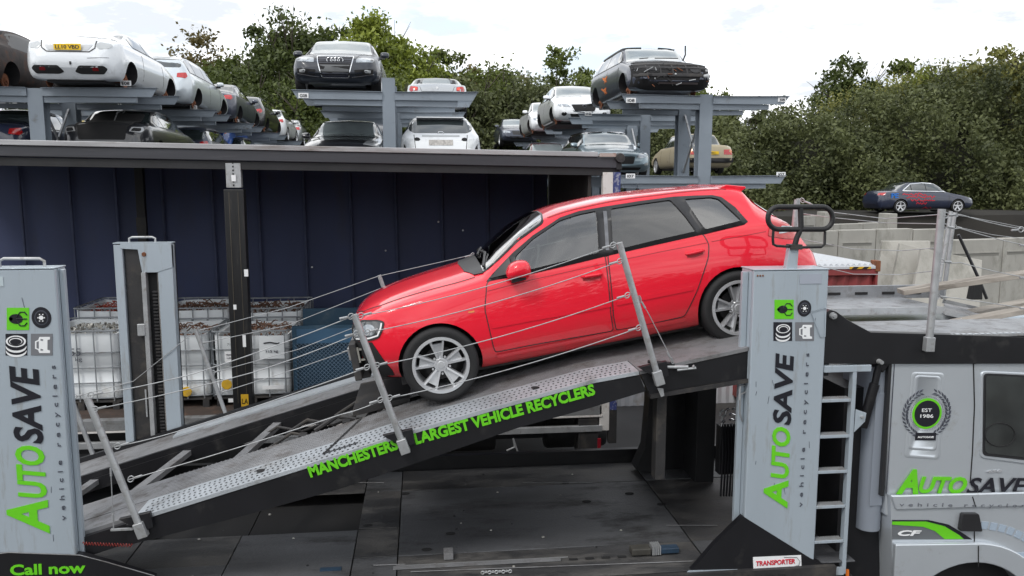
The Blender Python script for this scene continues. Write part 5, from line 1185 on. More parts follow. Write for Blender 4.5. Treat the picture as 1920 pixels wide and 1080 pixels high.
a, b = at(254, 300, TY1-.2).x, at(270, 300, TY1-.2).x
MB().box(a, b, TY1-.3, TY1-.2, 1.0, ez(-3)-.2).build('sliding_pillar', M_tblack, tl, bevel=.004)
MB().box(a-.01, b+.01, TY1-.31, TY1-.30, at(260, 436, TY1-.3).z, at(260, 408, TY1-.3).z).build('pillar_label', M_dark, tl)
# floor and side raves
zf_ = at(300, 790, TY0).z
MB().box(TXL, TXR, TY0+.12, TY1, zf_-.06, zf_).build('floor', mat('dirty_trailer_floor', (.05, .035, .028), .85, var=.4, vscale=4, dirt=(.11, .06, .04), dirtamt=.35, dscale=5), tl, smooth=False)
MB().box(TXL, TXR-.2, TY0-.0, TY0+.118, zf_-.10, zf_+.03).build('side_rave', mat('grey_side_rave', (.20, .205, .21), .55, .2, var=.2, vscale=4, dirt=(.10, .09, .08), dirtamt=.4, dscale=5), tl, bevel=.004)
MB().box(TXL, TXR-.2, TY0-.01, TY0+.02, zf_-.125, zf_-.105).build('side_rave_strip', M_dirtw, tl)
MB().box(TXL, TXR-.2, TY0-.02, TY0+.04, zf_-.32, zf_-.24).build('rope_rail', M_galv, tl, bevel=.004)
MB().box(at(985, 780, TY0).x, at(1116, 780, TY0).x, TY0+.15, TY0+.9, zf_+.002, zf_+.09).build('yellow_floor_board', M_yel, tl)
MB().box(TXL, TXR-.3, TY0+.5, TY0+.7, .55, zf_-.07).build('chassis_beam', M_tblack, tl); MB().box(TXL, TXR-.3, TY1-.8, TY1-.6, .55, zf_-.07).build('chassis_beam', M_tblack, tl)
for px in (740, ):
    c = at(px, 878, 9.6); ty = MB().lathe([(.23, 0), (.26, -.03), (.46, -.03), (.49, .02), (.49, .28), (.26, .30)], (c.x, 9.9, .50), 'y', 40).build('tyre', M_rubber, tl)
    MB().lathe([(.001, -.04), (.07, -.04), (.08, .03), (.14, .04), (.15, .08), (.23, .09), (.24, .0)], (c.x, 9.9, .50), 'y', 32).build('rim', M_dark, ty)
for px, x2 in ((1070, .30), (860, .25)):
    c = at(px, 830, 10.4); MB().lathe([(.001, -.35), (.22, -.34), (.24, -.30), (.24, .45), (.22, .5), (.001, .5)], (c.x, 10.6, .62), 'x', 28).build('air_tank', M_dark, tl)
a = at(1085, 810, 10).x; MB().box(a, at(1122, 810, 10).x, 10.0, 10.3, .45, .95).build('battery_box', M_dark, tl, bevel=.01)
MB().box(at(1120, 830, 9.98).x, at(1126, 830, 9.98).x, 9.96, 9.98, at(1120, 858, 9.98).z, at(1120, 822, 9.98).z).build('marker_lamp', mat('dark_red_lens', (.25, .01, .02), .3), tl)
MB().box(at(1145, 800, 10.1).x-.05, at(1145, 800, 10.1).x+.06, 10.0, 10.1, .6, 1.2).build('coupling_bracket', M_dark, tl, bevel=.01)
MB().tube([at(a_, b_, 9.95) for a_, b_ in ((950, 845), (965, 838), (962, 822), (975, 860), (960, 862))], .012, 6).build('brake_pipe', M_galv, tl)

# corrugated light panel seen under the ramp (site hoarding)
hd = MB(); a = at(1150, 715, 13.8); b = at(1400, 785, 13.8)
hp0 = empty('corrugated_hoarding', (a.x, 13.8, 0), label='pale corrugated metal hoarding glimpsed below the raised ramp', cat='fence')
n_ = 60; pts = []
for k in range(n_+1): pts.append((a.x+(b.x+2-a.x)*k/n_, 13.8+(.02 if k % 2 else 0)))
hm = MB(); hm.prism(pts+[(p[0], p[1]+.02) for p in pts[::-1]], b.z, 2.2, ax='z'); o = hm.build('corrugated_sheet', M_contw, None, smooth=False); o.parent = hp0; o.matrix_parent_inverse = Matrix.Translation((-a.x, -13.8, 0))
MB().box(0, b.x+2-a.x, -.05, .1, b.z-.12, b.z-.002).build('base_rail', M_conc, hp0)
MB().box(0, b.x+2-a.x, .02, .10, 0, b.z-.13).build('lower_panel', M_tblack, hp0)

# ================================================================ IBC TOTES
def scrapmesh(n, sx, sy, sz, seed, wires=True, base=0):
    r = random.Random(seed); m = MB()
    for k in range(n):
        x, y = r.uniform(0, sx), r.uniform(0, sy); z = base+sz*(1-((x/sx-.5)**2+(y/sy-.5)**2)*1.3)*r.uniform(.75, 1)
        if wires:
            a = r.uniform(0, 2*pi); L_ = r.uniform(.04, .16); p = Vector((x, y, z)); d = Vector((cos(a), sin(a), r.uniform(-.4, .5)))*L_
            q = p+d; q.x = min(max(q.x, 0.01), sx-.01); q.y = min(max(q.y, .01), sy-.01)
            m.tube([p, p.lerp(q, .5)+Vector((0, 0, r.uniform(0, .05))), q], r.uniform(.004, .011), 4)
        else: 
            s_ = r.uniform(.01, .035); m.bar((x, y, z), (x+s_*r.uniform(-1, 1), y+s_*r.uniform(-1, 1), z+s_*r.uniform(.3, 1.5)), s_, s_*.6)
    return m
IB = {}
def ibc(loc, sx=1.0, sy=1.08, h=.98, label='', fill=M_scrap, seed=1, deco=0, hi=0, sag=True):
    e = empty('ibc_container', loc, label=label, cat='container', group=None)
    r = random.Random(seed); t = .035
    # plastic bladder, top cut away: rounded walls with panels
    out = rnd([(0, 0), (sx, 0), (sx, sy), (0, sy)], .09, 5); inn = rnd([(t, t), (sx-t, t), (sx-t, sy-t), (t, sy-t)], .07, 5); n = len(out)
    zs = [.14, .17, .35, .36, .60, .61, h-.06, h-.03]; sc = [(.97, 0), (1, 0), (1, 0), (.985, 0), (.985, 0), (1, 0), (1, 0), (1.0, 1)]
    m = MB(); cx_, cy_ = sx/2, sy/2
    for (s_, f), z in zip(sc, zs):
        for (x, y) in out: m.v.append((cx_+(x-cx_)*s_*.965, cy_+(y-cy_)*s_*.965, z+(f*(.02*math.sin(x*9+seed)+.015*math.sin(y*7)) if sag else 0)))
    for (x, y) in inn: m.v.append((cx_+(x-cx_)*.95, cy_+(y-cy_)*.95, h-.035+.02*math.sin(x*9+seed)))
    for (x, y) in inn: m.v.append((cx_+(x-cx_)*.95, cy_+(y-cy_)*.95, .20))
    k_ = len(zs)+2
    m.f = [(i*n+j, i*n+(j+1) % n, (i+1)*n+(j+1) % n, (i+1)*n+j) for i in range(k_-1) for j in range(n)]+[tuple((k_-1)*n+j for j in range(n)), tuple(range(n-1, -1, -1))]
    m.build('plastic_tub', M_ibc, e, ang=50)
    # cage
    def ring(z, rad=.010): return MB().tube([(x, y, z) for x, y in rnd([(-.005, -.005), (sx+.005, -.005), (sx+.005, sy+.005), (-.005, sy+.005)], .08, 4)], rad, 6, closed=True)
    for z in (.16, .36, .56, .76, h+.02): ring(z, .009 if z < .9 else .012).build('cage_hoop', M_cage, e)
    vb = MB()
    for k in range(5):
        x = .08+(sx-.16)*k/4
        for y in (-.012, sy+.012): vb.tube([(x, y, .12), (x, y, h+.02)], .0085, 6)
        y = .08+(sy-.16)*k/4
        for x in (-.012, sx+.012): vb.tube([(x, y, .12), (x, y, h+.02)], .0085, 6)
    vb.build('cage_upright', M_cage, e)
    pm = MB()
    for x in (.03, sx/2-.04, sx-.11): pm.box(x, x+.08, .0, sy, .0, .10)
    pm.box(0, sx, 0, sy, .10, .125); pm.build('pallet', M_dark if seed % 2 else M_galv, e)
    sm = scrapmesh(150 if fill is not M_scrapl else 220, sx-.16, sy-.16, .20, seed, wires=fill is not M_scrapl, base=h-.20); sm.v = [(x+.08, y+.08, z) for x, y, z in sm.v]
    sm.build('scrap_metal', fill, e, kind='stuff')
    MB().box(.06, sx-.06, .06, sy-.06, .2, h-.26).build('scrap_bed', M_dark, e)
    def panel(x0, x1, z0, z1, mm, nm): return MB().box(x0, x1, -.026, -.020, z0, z1).build(nm, mm, e)
    if deco == 1: panel(.12, .40, .62, .92, M_wtxt, 'white_panel'); text('716', (.16, -.027, .70), (.33, -.027, .70), .07, M_thin, e)
    if deco in (2, 3):
        o = MB().lathe([(.001, -.004), (.065, -.004), (.07, 0)], (.17 if deco == 2 else .70, -.030, .30 if deco == 2 else .22), 'y', 9).build('yellow_mark', M_yel, e)
    if deco == 3:
        pass
    if deco == 2:
        q = panel(.16, .40, .60, .74, M_wtxt, 'paper_label'); text('MIXED METAL', (.18, -.028, .69), (.37, -.028, .69), .018, M_thin, q); text('weight kg', (.18, -.028, .65), (.34, -.028, .65), .018, M_thin, q)
        panel(.60, .92, .63, .93, M_ibc, 'white_panel'); text('715 kg', (.68, -.028, .71), (.84, -.028, .72), .035, M_thin, e); MB().tube([(.66, -.03, .84), (.74, -.03, .85), (.84, -.03, .83), (.86, -.03, .845)], .008, 5).build('scribble', M_ltxt, e)
        text('715 kg', (.20, -.028, .82), (.33, -.028, .82), .03, M_thin, e); panel(.62, .90, .22, .27, M_wtxt, 'paper_label'); panel(.18, .33, .06, .11, M_wtxt, 'paper_label')
    if deco == 4: text('GLASS', (.02, -.022, .73), (.22, -.022, .74), .05, M_ltxt, e); text('55', (.42, -.022, .73), (.55, -.022, .73), .10, M_thin, e); text('kg', (.48, -.022, .66), (.56, -.022, .66), .05, M_thin, e)
    return e
z0 = zf_+.0
YI = 10.6
def xi(px, y=660): return at(px, y, YI).x
ibc((xi(398)-.0, YI, z0), label='ibc tote heaped with brown rusty wire, yellow spot, right of the black trailer pillar', seed=3, deco=2)
ibc((xi(398)-.0, YI+1.16, z0), h=1.10, label='empty-looking ibc tote in the back row behind the tote of brown wire', seed=4)
ibc((xi(398)-1.04, YI, z0), label='ibc tote with a sagging cut top between the far lift tower and the pillar', seed=5, deco=3, fill=M_scrap)
ibc((xi(398)-1.04, YI+1.16, z0), h=1.12, label='back-row ibc tote with reddish scrap behind the pillar', seed=6, fill=M_scrap)
ibc((xi(222)-1.0, YI, z0), label='ibc tote of glittering silver scrap marked 55, beside the lettered tower', seed=7, deco=4, fill=M_scrapl, h=1.02)
ibc((xi(222)-1.0, YI+1.16, z0), h=1.14, label='back-row ibc tote of red and brown scrap left of the far lift tower', seed=8, fill=M_scrapr)
ibc((xi(222)-2.06, YI, z0), label='ibc tote mostly hidden behind the lettered left tower', seed=9)
# blue mesh crate
cx0, cx1 = xi(550), xi(700)
cr = empty('blue_stillage', (cx0, YI-.05, z0), label='blue mesh-sided stillage crate in front of the red car nose', cat='crate')
cw_, ch_, cdp = cx1-cx0, 1.02, 1.05
for z in (0.02, ch_-.20, ch_):
    for y in (0, cdp-.04): MB().box(0, cw_, y, y+.04, z, z+.04).build('frame_rail', M_bluec, cr)
for x in (0, cw_-.05): 
    for y in (-.003, cdp-.047): MB().box(x, x+.05, y, y+.05, 0, ch_+.02).build('corner_post', M_bluec, cr)
MB().box(.05, cw_-.05, .06, .08, .04, ch_).build('inner_panel', M_bluec, cr); MB().box(.0, cw_, cdp-.06, cdp-.04, .04, ch_+.12).build('back_panel', M_bluec, cr)
MB().box(0.055, cw_-.055, -.002, .01, ch_-.19, ch_+.0).build('top_panel', mat('blue_panel', (.035, .09, .16), .5, var=.2, vscale=3), cr)
ms = MB(); H2 = ch_-.22; st = .052; k = -int(H2/st)-1
while k*st < cw_:
    for sg in (1, -1):
        x0 = k*st; lo, hi = 0.0, H2; 
        xa, za, xb, zb = (x0, 0, x0+H2, H2) if sg > 0 else (x0+H2, 0, x0, H2)
        d = (xb-xa)/H2; zl, zh = 0, H2
        if d > 0: zl = max(0, (0.02-xa)/d); zh = min(H2, (cw_-.02-xa)/d)
        else: zl = max(0, (cw_-.02-xa)/d); zh = min(H2, (0.02-xa)/d)
        if zh > zl: ms.tube([(xa+d*zl, .0+.004*sg, .03+zl), (xa+d*zh, .0+.004*sg, .03+zh)], .0042, 4)
    k += 1
ms.build('wire_mesh', M_bluem, cr, kind='stuff')

# ================================================================ RACKS
def ibeam_col(mb, x, y, z0, z1, w_=.30, d=.30, t=.03):
    mb.box(x-w_/2, x+w_/2, y, y+t, z0, z1); mb.box(x-w_/2, x+w_/2, y+d-t, y+d, z0, z1); mb.box(x-t/2, x+t/2, y+t, y+d-t, z0, z1); return mb
def arm(root, x0, x1, y, z, h=.17):
    """channel arm, tip cut on the slant, x0 = root end, x1 = tip"""
    s_ = 1 if x1 > x0 else -1
    o = MB().prism([(x0, z), (x1, z+.02), (x1-s_*.12, z-h), (x0, z-h)], y, y+.02).build('arm', M_rack, root, smooth=False)
    MB().prism([(x0, z+.002), (x1, z+.022), (x1, z+.012), (x0, z-.008)], y-.04, y+.10).build('arm_flange', M_rack, o, smooth=False)
    MB().prism([(x0, z-h), (x1-s_*.45, z-h), (x1-s_*.45, z-h-.11), (x0, z-h-.13)], y+.06, y+.14).build('arm_stiffener', M_rack, o, smooth=False)
    return o
def plate_label(par, s_, px, py, Y, wpx=20, hpx=9):
    A = at(px-wpx/2, py, Y); B = at(px+wpx/2, py, Y); h = hpx/F*Y
    o = MB().box(A.x, B.x, Y-.012, Y-.002, A.z-h/2, A.z+h/2).build('bay_label', M_wtxt, par)
    text(s_, (A.x+.03, Y-.012, A.z-h*.32), (B.x-.03, Y-.012, A.z-h*.32), h*.62, M_ltxt, o, off=.004, bold=.02, thick=.001)
def rack(name_label, X, ys, levels, arms, lab=(), ztop=6.1, zbot=0, w_=.30):
    r = empty('vehicle_rack', (0, 0, 0), label=name_label, cat='rack')
    for i, y in enumerate(ys):
        ibeam_col(MB(), X, y, zbot, ztop, w_=w_).build('column', M_rack, r, smooth=False)
        for z in levels:
            for s_, L_ in arms:
                arm(r, X+s_*w_/2, X+s_*L_, y-.03, z)
    for a, b in zip(ys[::2], ys[1::2]):
        MB().bar((X, a+.3, levels[0]+.1), (X, b, levels[-1]-.3), .04, .04).build('brace', M_galv, r); MB().bar((X, b, levels[0]+.1), (X, a+.3, levels[-1]-.3), .04, .04).build('brace', M_galv, r)
    return r
LV = (4.18, 5.98)
pI = at(1323, 250, D=18.3); XI = pI.x; YI0 = pI.y
rI = rack('blue-grey cantilever rack on the right, under the stripped dark estate', XI, [YI0, YI0+1.5, YI0+5, YI0+6.5, YI0+10, YI0+11.5, YI0+15, YI0+21], LV, ((-1, 2.0), (1, 1.95)), ztop=6.02)
pE = at(66, 190, D=16.6); XE = pE.x; YE0 = pE.y
rE = rack('blue-grey cantilever rack on the left, under the white coupe and the row behind it', XE, [YE0, YE0+1.6, YE0+5, YE0+6.6, YE0+10, YE0+11.6, YE0+15, YE0+16.6, YE0+21], LV, ((1, 2.45), (-1, 2.2)), ztop=5.97)
pG = at(729, 200, D=17.4); XG = pG.x; YG0 = pG.y
rG = rack('blue-grey cantilever rack in the middle, under the four-ringed saloon and the roadster', XG, [YG0, YG0+1.5, YG0+5, YG0+6.5], LV, ((-1, 2.05), (1, 1.95)), ztop=6.28, w_=.27)
plate_label(rI, 'I08', 1183, 188, at(1183, 188, D=17.9).y-.1, 18); plate_label(rI, 'I07', 1182, 330, at(1182, 330, D=18.1).y-.07, 17); plate_label(rI, 'J07', 1464, 327, YI0-.03, 17)
plate_label(rI, 'J08', 1466, 187, YI0-.03, 15, 8); plate_label(rI, 'I12', 1103, 213, YI0+5-.04, 13, 7); plate_label(rE, 'E08', 236, 156, YE0-.04, 20); plate_label(rE, 'E12', 363, 201, YE0+5-.04, 13, 7)
plate_label(rE, 'E16', 443, 226, YE0+10-.04, 11, 5); plate_label(rG, 'G08', 569, 179, YG0-.04, 19); plate_label(rI, 'I16', 1055, 236, YI0+10-.04, 9, 5)

# ================================================================ CARS ON THE RACKS
P_white = paint('white_car_paint', (.70, .73, .76)); P_white2 = paint('white_car_paint_clean', (.74, .76, .78), dirtamt=.02)
P_silw = paint('silver_white_paint', (.55, .60, .64), metal=.3); P_black = paint('black_car_paint', (.012, .013, .017), dirt=(.05, .05, .055))
P_blk2 = paint('blue_black_paint', (.014, .019, .030), coat=.35, rough=.35, dirt=(.05, .055, .065)); P_grey = paint('graphite_paint', (.045, .053, .078), metal=.2, coat=.5, dirt=(.06, .065, .08))
P_sil = paint('silver_car_paint', (.42, .44, .46), metal=.5); P_blus = paint('pale_blue_silver_paint', (.20, .27, .31), metal=.5)
P_beige = paint('faded_beige_paint', (.36, .31, .21), rough=.5, coat=.3, dirt=(.14, .11, .07)); P_dkred = paint('dark_red_paint', (.12, .012, .02))
P_yel = paint('yellow_van_paint', (.62, .50, .17)); P_blue = paint('bright_blue_paint', (.02, .10, .42)); P_navy = paint('navy_car_paint', (.018, .024, .05))
P_wreck = mat('burnt_body', (.035, .026, .024), .7, .2, 0, var=.6, vscale=5, dirt=(.12, .06, .04), dirtamt=.3, dscale=5, bump=.6, bscale=12)
M_plate = mat('yellow_number_plate', (.78, .50, .01), .4); M_fog = mat('foggy_lens', (.45, .47, .48), .15, .1, 1)

def lights(c, kind, pts, m, off=.008):
    for pp in (pts, mirrorY(pts)): c.patch(kind, pp, 'front' if 'head' in kind or 'fog' in kind or 'front' in kind else 'rear', m, off=off, grid=.09)
def plateon(c, s_, ax, z, m, hw=.26, hh=.055, tz=.0):
    sgn = 1
    q = c.hit((0, z), ax)[0]; x = q.x+(-.03 if ax == 'front' else .03)
    o = MB().box(min(x, x+.012), max(x, x+.012), -hw, hw, z-hh, z+hh).build('number_plate', m, c.root)
    if s_:
        if ax == 'rear': text(s_, (x+.013, -hw*.88, z-hh*.62), (x+.013, hw*.88, z-hh*.62), hh*1.2, M_ltxt, o, nrm=(1, 0, 0), off=.002, bold=.02)
        else: text(s_, (x, hw*.88, z-hh*.62), (x, -hw*.88, z-hh*.62), hh*1.2, M_ltxt, o, nrm=(-1, 0, 0), off=.002, bold=.02)
def front_set(c, grille=True, lamp=M_lamp):
    hw = c.W/2
    lights(c, 'headlight', rnd([(.44, .58), (.46, .66), (hw-.16, .695), (hw-.10, .64), (hw-.14, .58)], .02), lamp)
    if grille: c.patch('grille', rnd([(-.38, .68), (.38, .68), (.32, .50), (-.32, .50)], .03), 'front', M_trim, off=.008, grid=.1)
    c.patch('lower_intake', rnd([(-.50, .42), (.50, .42), (.42, .29), (-.42, .29)], .03), 'front', M_hole, off=.008, grid=.1)
def rear_set(c, lamp=M_tail, z=.78, w_=.26, h=.14):
    hw = c.W/2
    lights(c, 'tail_light', rnd([(hw-.20-w_*.4, z), (hw-.20-w_*.4, z+h*.8), (hw-.13, z+h), (hw-.085, z+h*.3), (hw-.12, z-.02)], .02), lamp)
def mirrors(c, m, x=None):
    z = c.belt(.3*c.L)+.06; x = x or .33*c.L; y = c.W/2-.04
    mirror(c.root, (x, z), -y, -1, m, .9); mirror(c.root, (x, z), y, 1, m, .9)

zL = 5.98; zl2 = 4.18
def xc(px, D): return at(px, 200, D=D).x
# -- left row, upper level
D0 = 15.9; pc = at(130, 150, D=D0); XR, YR = pc.x, pc.y
def rear_at(x, y, z, kind, L=None): return (x, y+(L or PROF[kind]['L']), z)
coupe = bgcar('coupe', 'coupe', P_white, rear_at(XR, YR, zL-.10, 'coupe', 4.4), 'rear', W=1.84, L=4.4, H=1.37, label='white coupe on the upper left rack, rear wheels off, seen from behind', glass=None)
c = coupe
lights(c, 'tail_light', rnd([(.50, .86), (.58, .93), (.76, .91), (.80, .86), (.74, .80), (.58, .78)], .03), M_fog)
c.line('boot_gap', [(-.52, .95), (-.50, .80), (-.40, .725), (.40, .725), (.50, .80), (.52, .95)], 'rear', M_trim, wd=.022, off=.006)
c.patch('plate_recess', rnd([(-.46, .87), (.46, .87), (.38, .755), (-.38, .755)], .02), 'rear', mat('grey_white_paint', (.48, .50, .52), .4), off=.006, grid=.1)
plateon(c, 'LL10 VBD', 'rear', .815, M_plate, hw=.255, hh=.06)
for sg in (-1, 1):
    pp = rnd([(.10, .34), (.20, .455), (.66, .455), (.72, .40), (.64, .30), (.20, .30)], .03); pp = pp if sg > 0 else mirrorY(pp)
    c.patch('diffuser', pp, 'rear', M_hole, off=.008, grid=.1); c.patch('rear_fog_lamp', rnd([(sg*.50-.06, .36), (sg*.50+.06, .36), (sg*.50+.05, .42), (sg*.50-.05, .42)], .02), 'rear', mat('dark_tail_red', (.16, .01, .012), .2), off=.011, grid=.1)
c.line('bumper_gap', [(.36, .60), (.75, .62)], 'rear', M_thin, wd=.008); MB().box(4.38, 4.42, .03, .055, .47, .53).build('towing_eye', M_hole, c.root)
rng = [('estate', P_silw, 4.72, 1.48, 'silver-white estate car second in the upper left row', 1.80), ('sedan', P_grey, 4.6, 1.45, 'dark grey saloon third in the upper left row, red tail lamp showing', 1.78),
       ('hatch', P_black, 4.3, 1.52, 'dark hatchback fourth in the upper left row', 1.78), ('hatch', P_white2, 4.2, 1.47, 'small white hatchback fifth in the upper left row', 1.75), ('sedan', P_sil, 4.5, 1.43, 'silver saloon farthest along the upper left row', 1.76)]
for i, (kd, pm, L_, H_, lb, W_) in enumerate(rng):
    y = YR+4.75+i*4.9; cc_ = bgcar('car' if kd != 'estate' else 'estate_car', kd, pm, (XR+(.15 if i else .1), y+L_, zL-.08), 'rear', W=W_, L=L_, H=H_, wheels='missing' if i < 3 else 'all', label=lb, group=None)
    rear_set(cc_, z=.80 if i else .84, w_=.3); mirrors(cc_, pm); plateon(cc_, '', 'rear', .70 if i else .62, M_wtxt if i == 4 else M_trim)
wr1 = bgcar('wrecked_car', 'sedan', P_wreck, rear_at(XE-1.45, YR+.1, zL-.1, 'sedan'), 'rear', W=1.8, label='burnt dark wreck at the left edge on the upper rack', noglass=True)
# -- left row, lower level
XLo = xc(112, 17.5); YLo = at(112, 250, D=17.3).y
c = bgcar('saloon_car', 'sedan', P_black, rear_at(XR+.02, YLo, zl2+.16, 'sedan', 4.8), 'rear', W=1.86, L=4.8, H=1.43, label='black saloon without its boot lid on the lower left rack', stripped='noboot')
c.patch('boot_opening', rnd([(.745*4.8, -.55), (.745*4.8, .55), (.96*4.8, .60), (.985*4.8, .50), (.985*4.8, -.50), (.96*4.8, -.60)], .05), 'top', M_hole, off=.010, grid=.12)
c.patch('boot_opening', rnd([(-.52, .90), (.52, .90), (.48, .62), (-.48, .62)], .04), 'rear', M_hole, off=.010, grid=.12)
lights(c, 'tail_light_opening', rnd([(.55, .80), (.60, .90), (.80, .90), (.83, .84), (.78, .78)], .02), M_galv, .008); lights(c, 'tail_light_opening', rnd([(.59, .815), (.63, .88), (.77, .875), (.78, .83), (.75, .80)], .02), M_hole, .012)
MB().tube([(.70*4.8, .05, 1.38), (.78*4.8, 0, 1.30), (.86*4.8, .03, 1.02)], .014, 5).build('hanging_seal', M_galv, c.root)
for i, (kd, pm, lb) in enumerate((('hatch', P_grey, 'dark grey hatchback on the lower left rack with a red tail lamp'), ('hatch', P_grey, 'dark hatchback farther along the lower left rack'), ('sedan', P_silw, 'pale car at the far end of the lower left rack'))):
    cc_ = bgcar('hatchback', kd, pm, (XR+.12, YLo+5.1+i*4.9+4.3, zl2+.05), 'rear', W=1.78, L=4.3, label=lb); rear_set(cc_, z=.84)
c = bgcar('saloon_car', 'sedan', P_navy, rear_at(XE-1.4, YLo-.2, zl2+.1, 'sedan'), 'rear', W=1.8, label='dark navy saloon low at the left edge, behind the roof rail'); rear_set(c)
bgcar('van', 'van', P_yel, (XE-2.0, YLo+10.2, zl2+.22), 'rear', W=1.8, label='yellow van partly hidden at the left edge behind the rack', wheels='all')
c = bgcar('hatchback', 'hatch', P_blue, (XE+.6, YLo+14.2, zl2+.75), 'rear', W=1.75, label='blue hatchback glimpsed between the left rack columns'); rear_set(c)
# -- middle
D = 17.0; pq = at(629, 170, D=D)
c = bgcar('saloon_car', 'sedan', P_blk2, (pq.x, pq.y, zL-.02), 'front', W=1.86, L=4.9, wheels='all', label='black saloon with four-ring grille facing out on the middle rack', glass=None)
lights(c, 'headlight', rnd([(.44, .60), (.45, .70), (.60, .735), (.78, .715), (.82, .67), (.78, .62)], .02), M_lamp)
g_ = c.patch('grille', rnd([(-.37, .735), (.37, .735), (.345, .60), (.27, .315), (-.27, .315), (-.345, .60)], .03), 'front', M_hole, off=.010, grid=.1)
c.line('grille_surround', rnd([(-.385, .75), (.385, .75), (.36, .60), (.28, .30), (-.28, .30), (-.36, .60)], .03), 'front', M_chrome, wd=.018, off=.018, parent=g_, closed=True, step=.08)
for k, z in enumerate((.70, .66, .62, .58, .365, .335)): hwz = .34 if z > .5 else .27; c.line('grille_bar', [(-hwz, z), (hwz, z)], 'front', M_thin, wd=.010, off=.016, parent=g_, step=.2)
c.patch('number_plate_panel', [(-.31, .54), (.31, .54), (.28, .40), (-.28, .40)], 'front', M_grey if False else mat('plate_panel_grey', (.09, .095, .10), .5), off=.016, grid=.2, parent=g_)
xg = c.hit((0, .645), 'front')[0].x-.03
for k in range(4):
    cy_ = (-.1125+.075*k); MB().tube([(xg, cy_+.056*cos(t), .645+.056*sin(t)) for t in np.linspace(0, 2*pi, 19)[:-1]], .008, 6, closed=True).build('grille_ring', M_chrome, c.root)
c.patch('bonnet', rnd([(.12, -.42), (.12, .42), (1.2, .66), (1.34, 0), (1.2, -.66)], .05), 'top', P_blk2, off=.006, grid=.12)
for sg in (1, -1):
    pp = rnd([(.40, .44), (.80, .47), (.78, .37), (.42, .33)], .02); pp = pp if sg > 0 else mirrorY(pp)
    c.patch('side_intake', pp, 'front', M_hole, off=.008, grid=.1); p2 = rnd([(sg*.62, .39), (sg*.62, .44), (sg*.74, .44), (sg*.74, .39)], .015); c.patch('fog_light', p2 if sg > 0 else p2[::-1], 'front', M_fog, off=.012, grid=.1)
    c.line('bumper_trim', [(sg*.34, .305), (sg*.55, .325), (sg*.80, .37)], 'front', M_chrome, wd=.012, off=.010)
mirrors(c, P_blk2)
pq = at(820, 190, D=23.2)
c = bgcar('roadster', 'roadster', P_sil, (pq.x, pq.y+4.09, zL-.02), 'rear', W=1.78, wheels='all', label='silver two-seat roadster with black soft top, seen from behind on the middle rack'); rear_set(c, z=.72, w_=.34, h=.14)
c.patch('soft_top', rnd([(.50*4.09, -.50), (.50*4.09, .50), (.66*4.09, .52), (.78*4.09, .62), (.78*4.09, -.62), (.66*4.09, -.52)], .06), 'top', M_foam, off=.006, grid=.12); c.patch('rear_window', rnd([(.70*4.09, -.38), (.70*4.09, .38), (.755*4.09, .44), (.755*4.09, -.44)], .05), 'top', M_wshield, off=.013, grid=.12)
lights(c, 'tail_lamp_centre', [(.62+.045*cos(t), .78+.045*sin(t)) for t in np.linspace(0, 2*pi, 10)[:-1]], mat('bright_tail', (.8, .06, .02), .2, 0, 1), .014)
MB().lathe([(.001, .01), (.035, .008), (.04, 0)], (c.hit((0, .80), 'rear')[0].x+.01, 0, .80), 'x', 14).build('round_emblem', M_wtxt, c.root); c.line('boot_gap', [(-.50, .84), (-.45, .70), (.45, .70), (.50, .84)], 'rear', M_trim, wd=.012)
pq = at(827, 270, D=17.9)
c = bgcar('hatchback', 'hatch', P_white2, (pq.x, pq.y+4.35, zl2-.06), 'rear', W=1.84, L=4.35, H=1.50, label='white hatchback stripped of its tail lamps on the lower middle rack'); H_ = .04
for sg in (1, -1):
    for pts, m_ in (([(.60, .70), (.62, .88), (.74, .90), (.84, .80), (.80, .66)], mat('bare_primer', (.60, .62, .63), .6, var=.15, vscale=12)), ([(.46, .86), (.48, .90), (.54, .915), (.60, .89), (.57, .84), (.50, .84)], M_hole), ([(.76, .66), (.82, .78), (.83, .64)], M_hole)):
        pp = rnd(pts, .015); c.patch('tail_lamp_recess', pp if sg > 0 else mirrorY(pp), 'rear', m_, off=.008 if m_ is not M_hole else .012, grid=.1)
c.line('tailgate_bar', [(-.42, .955), (.42, .955)], 'rear', M_fog, wd=.028, off=.014); c.line('tailgate_gap', [(-.60, .98), (-.56, .60)], 'rear', M_trim, wd=.014); c.line('tailgate_gap', [(.60, .98), (.56, .60)], 'rear', M_trim, wd=.014)
c.patch('plate_recess', [(-.27, .74), (.27, .74), (.27, .86), (-.27, .86)], 'rear', mat('grubby_plate', (.42, .40, .38), .7, var=.4, vscale=22), off=.010, grid=.2)
xg = c.hit((0, 1.03), 'rear')[0].x+.02; MB().tube([(xg, .065*cos(t), 1.02+.033*sin(t)) for t in np.linspace(0, 2*pi, 15)[:-1]], .007, 5, closed=True).build('tailgate_emblem', M_chrome, c.root)
MB().prism([(.845*4.35, 1.40), (.90*4.35, 1.40), (.90*4.35, 1.37), (.85*4.35, 1.37)], -.55, .55).build('roof_spoiler', P_white2, c.root, bevel=.01)
pq = at(640, 270, D=17.6)
c = bgcar('saloon_car', 'sedan', P_black, (pq.x, pq.y, zl2-.04), 'front', W=1.84, label='black saloon facing out below the four-ring saloon, one wing silver'); c.patch('silver_wing', rnd([(.20, -.80), (.22, -.45), (1.1, -.62), (1.25, -.86)], .05), 'top', P_sil, off=.008, grid=.15); mirrors(c, P_black)
pq = at(670, 220, D=22.5)
c = bgcar('wrecked_car', 'hatch', P_blk2, (pq.x+.1, pq.y, 4.95), 'front', W=1.8, H=1.25, label='dark wreck jammed under the upper arm left of the middle column')
pq = at(825, 205, D=23.4)
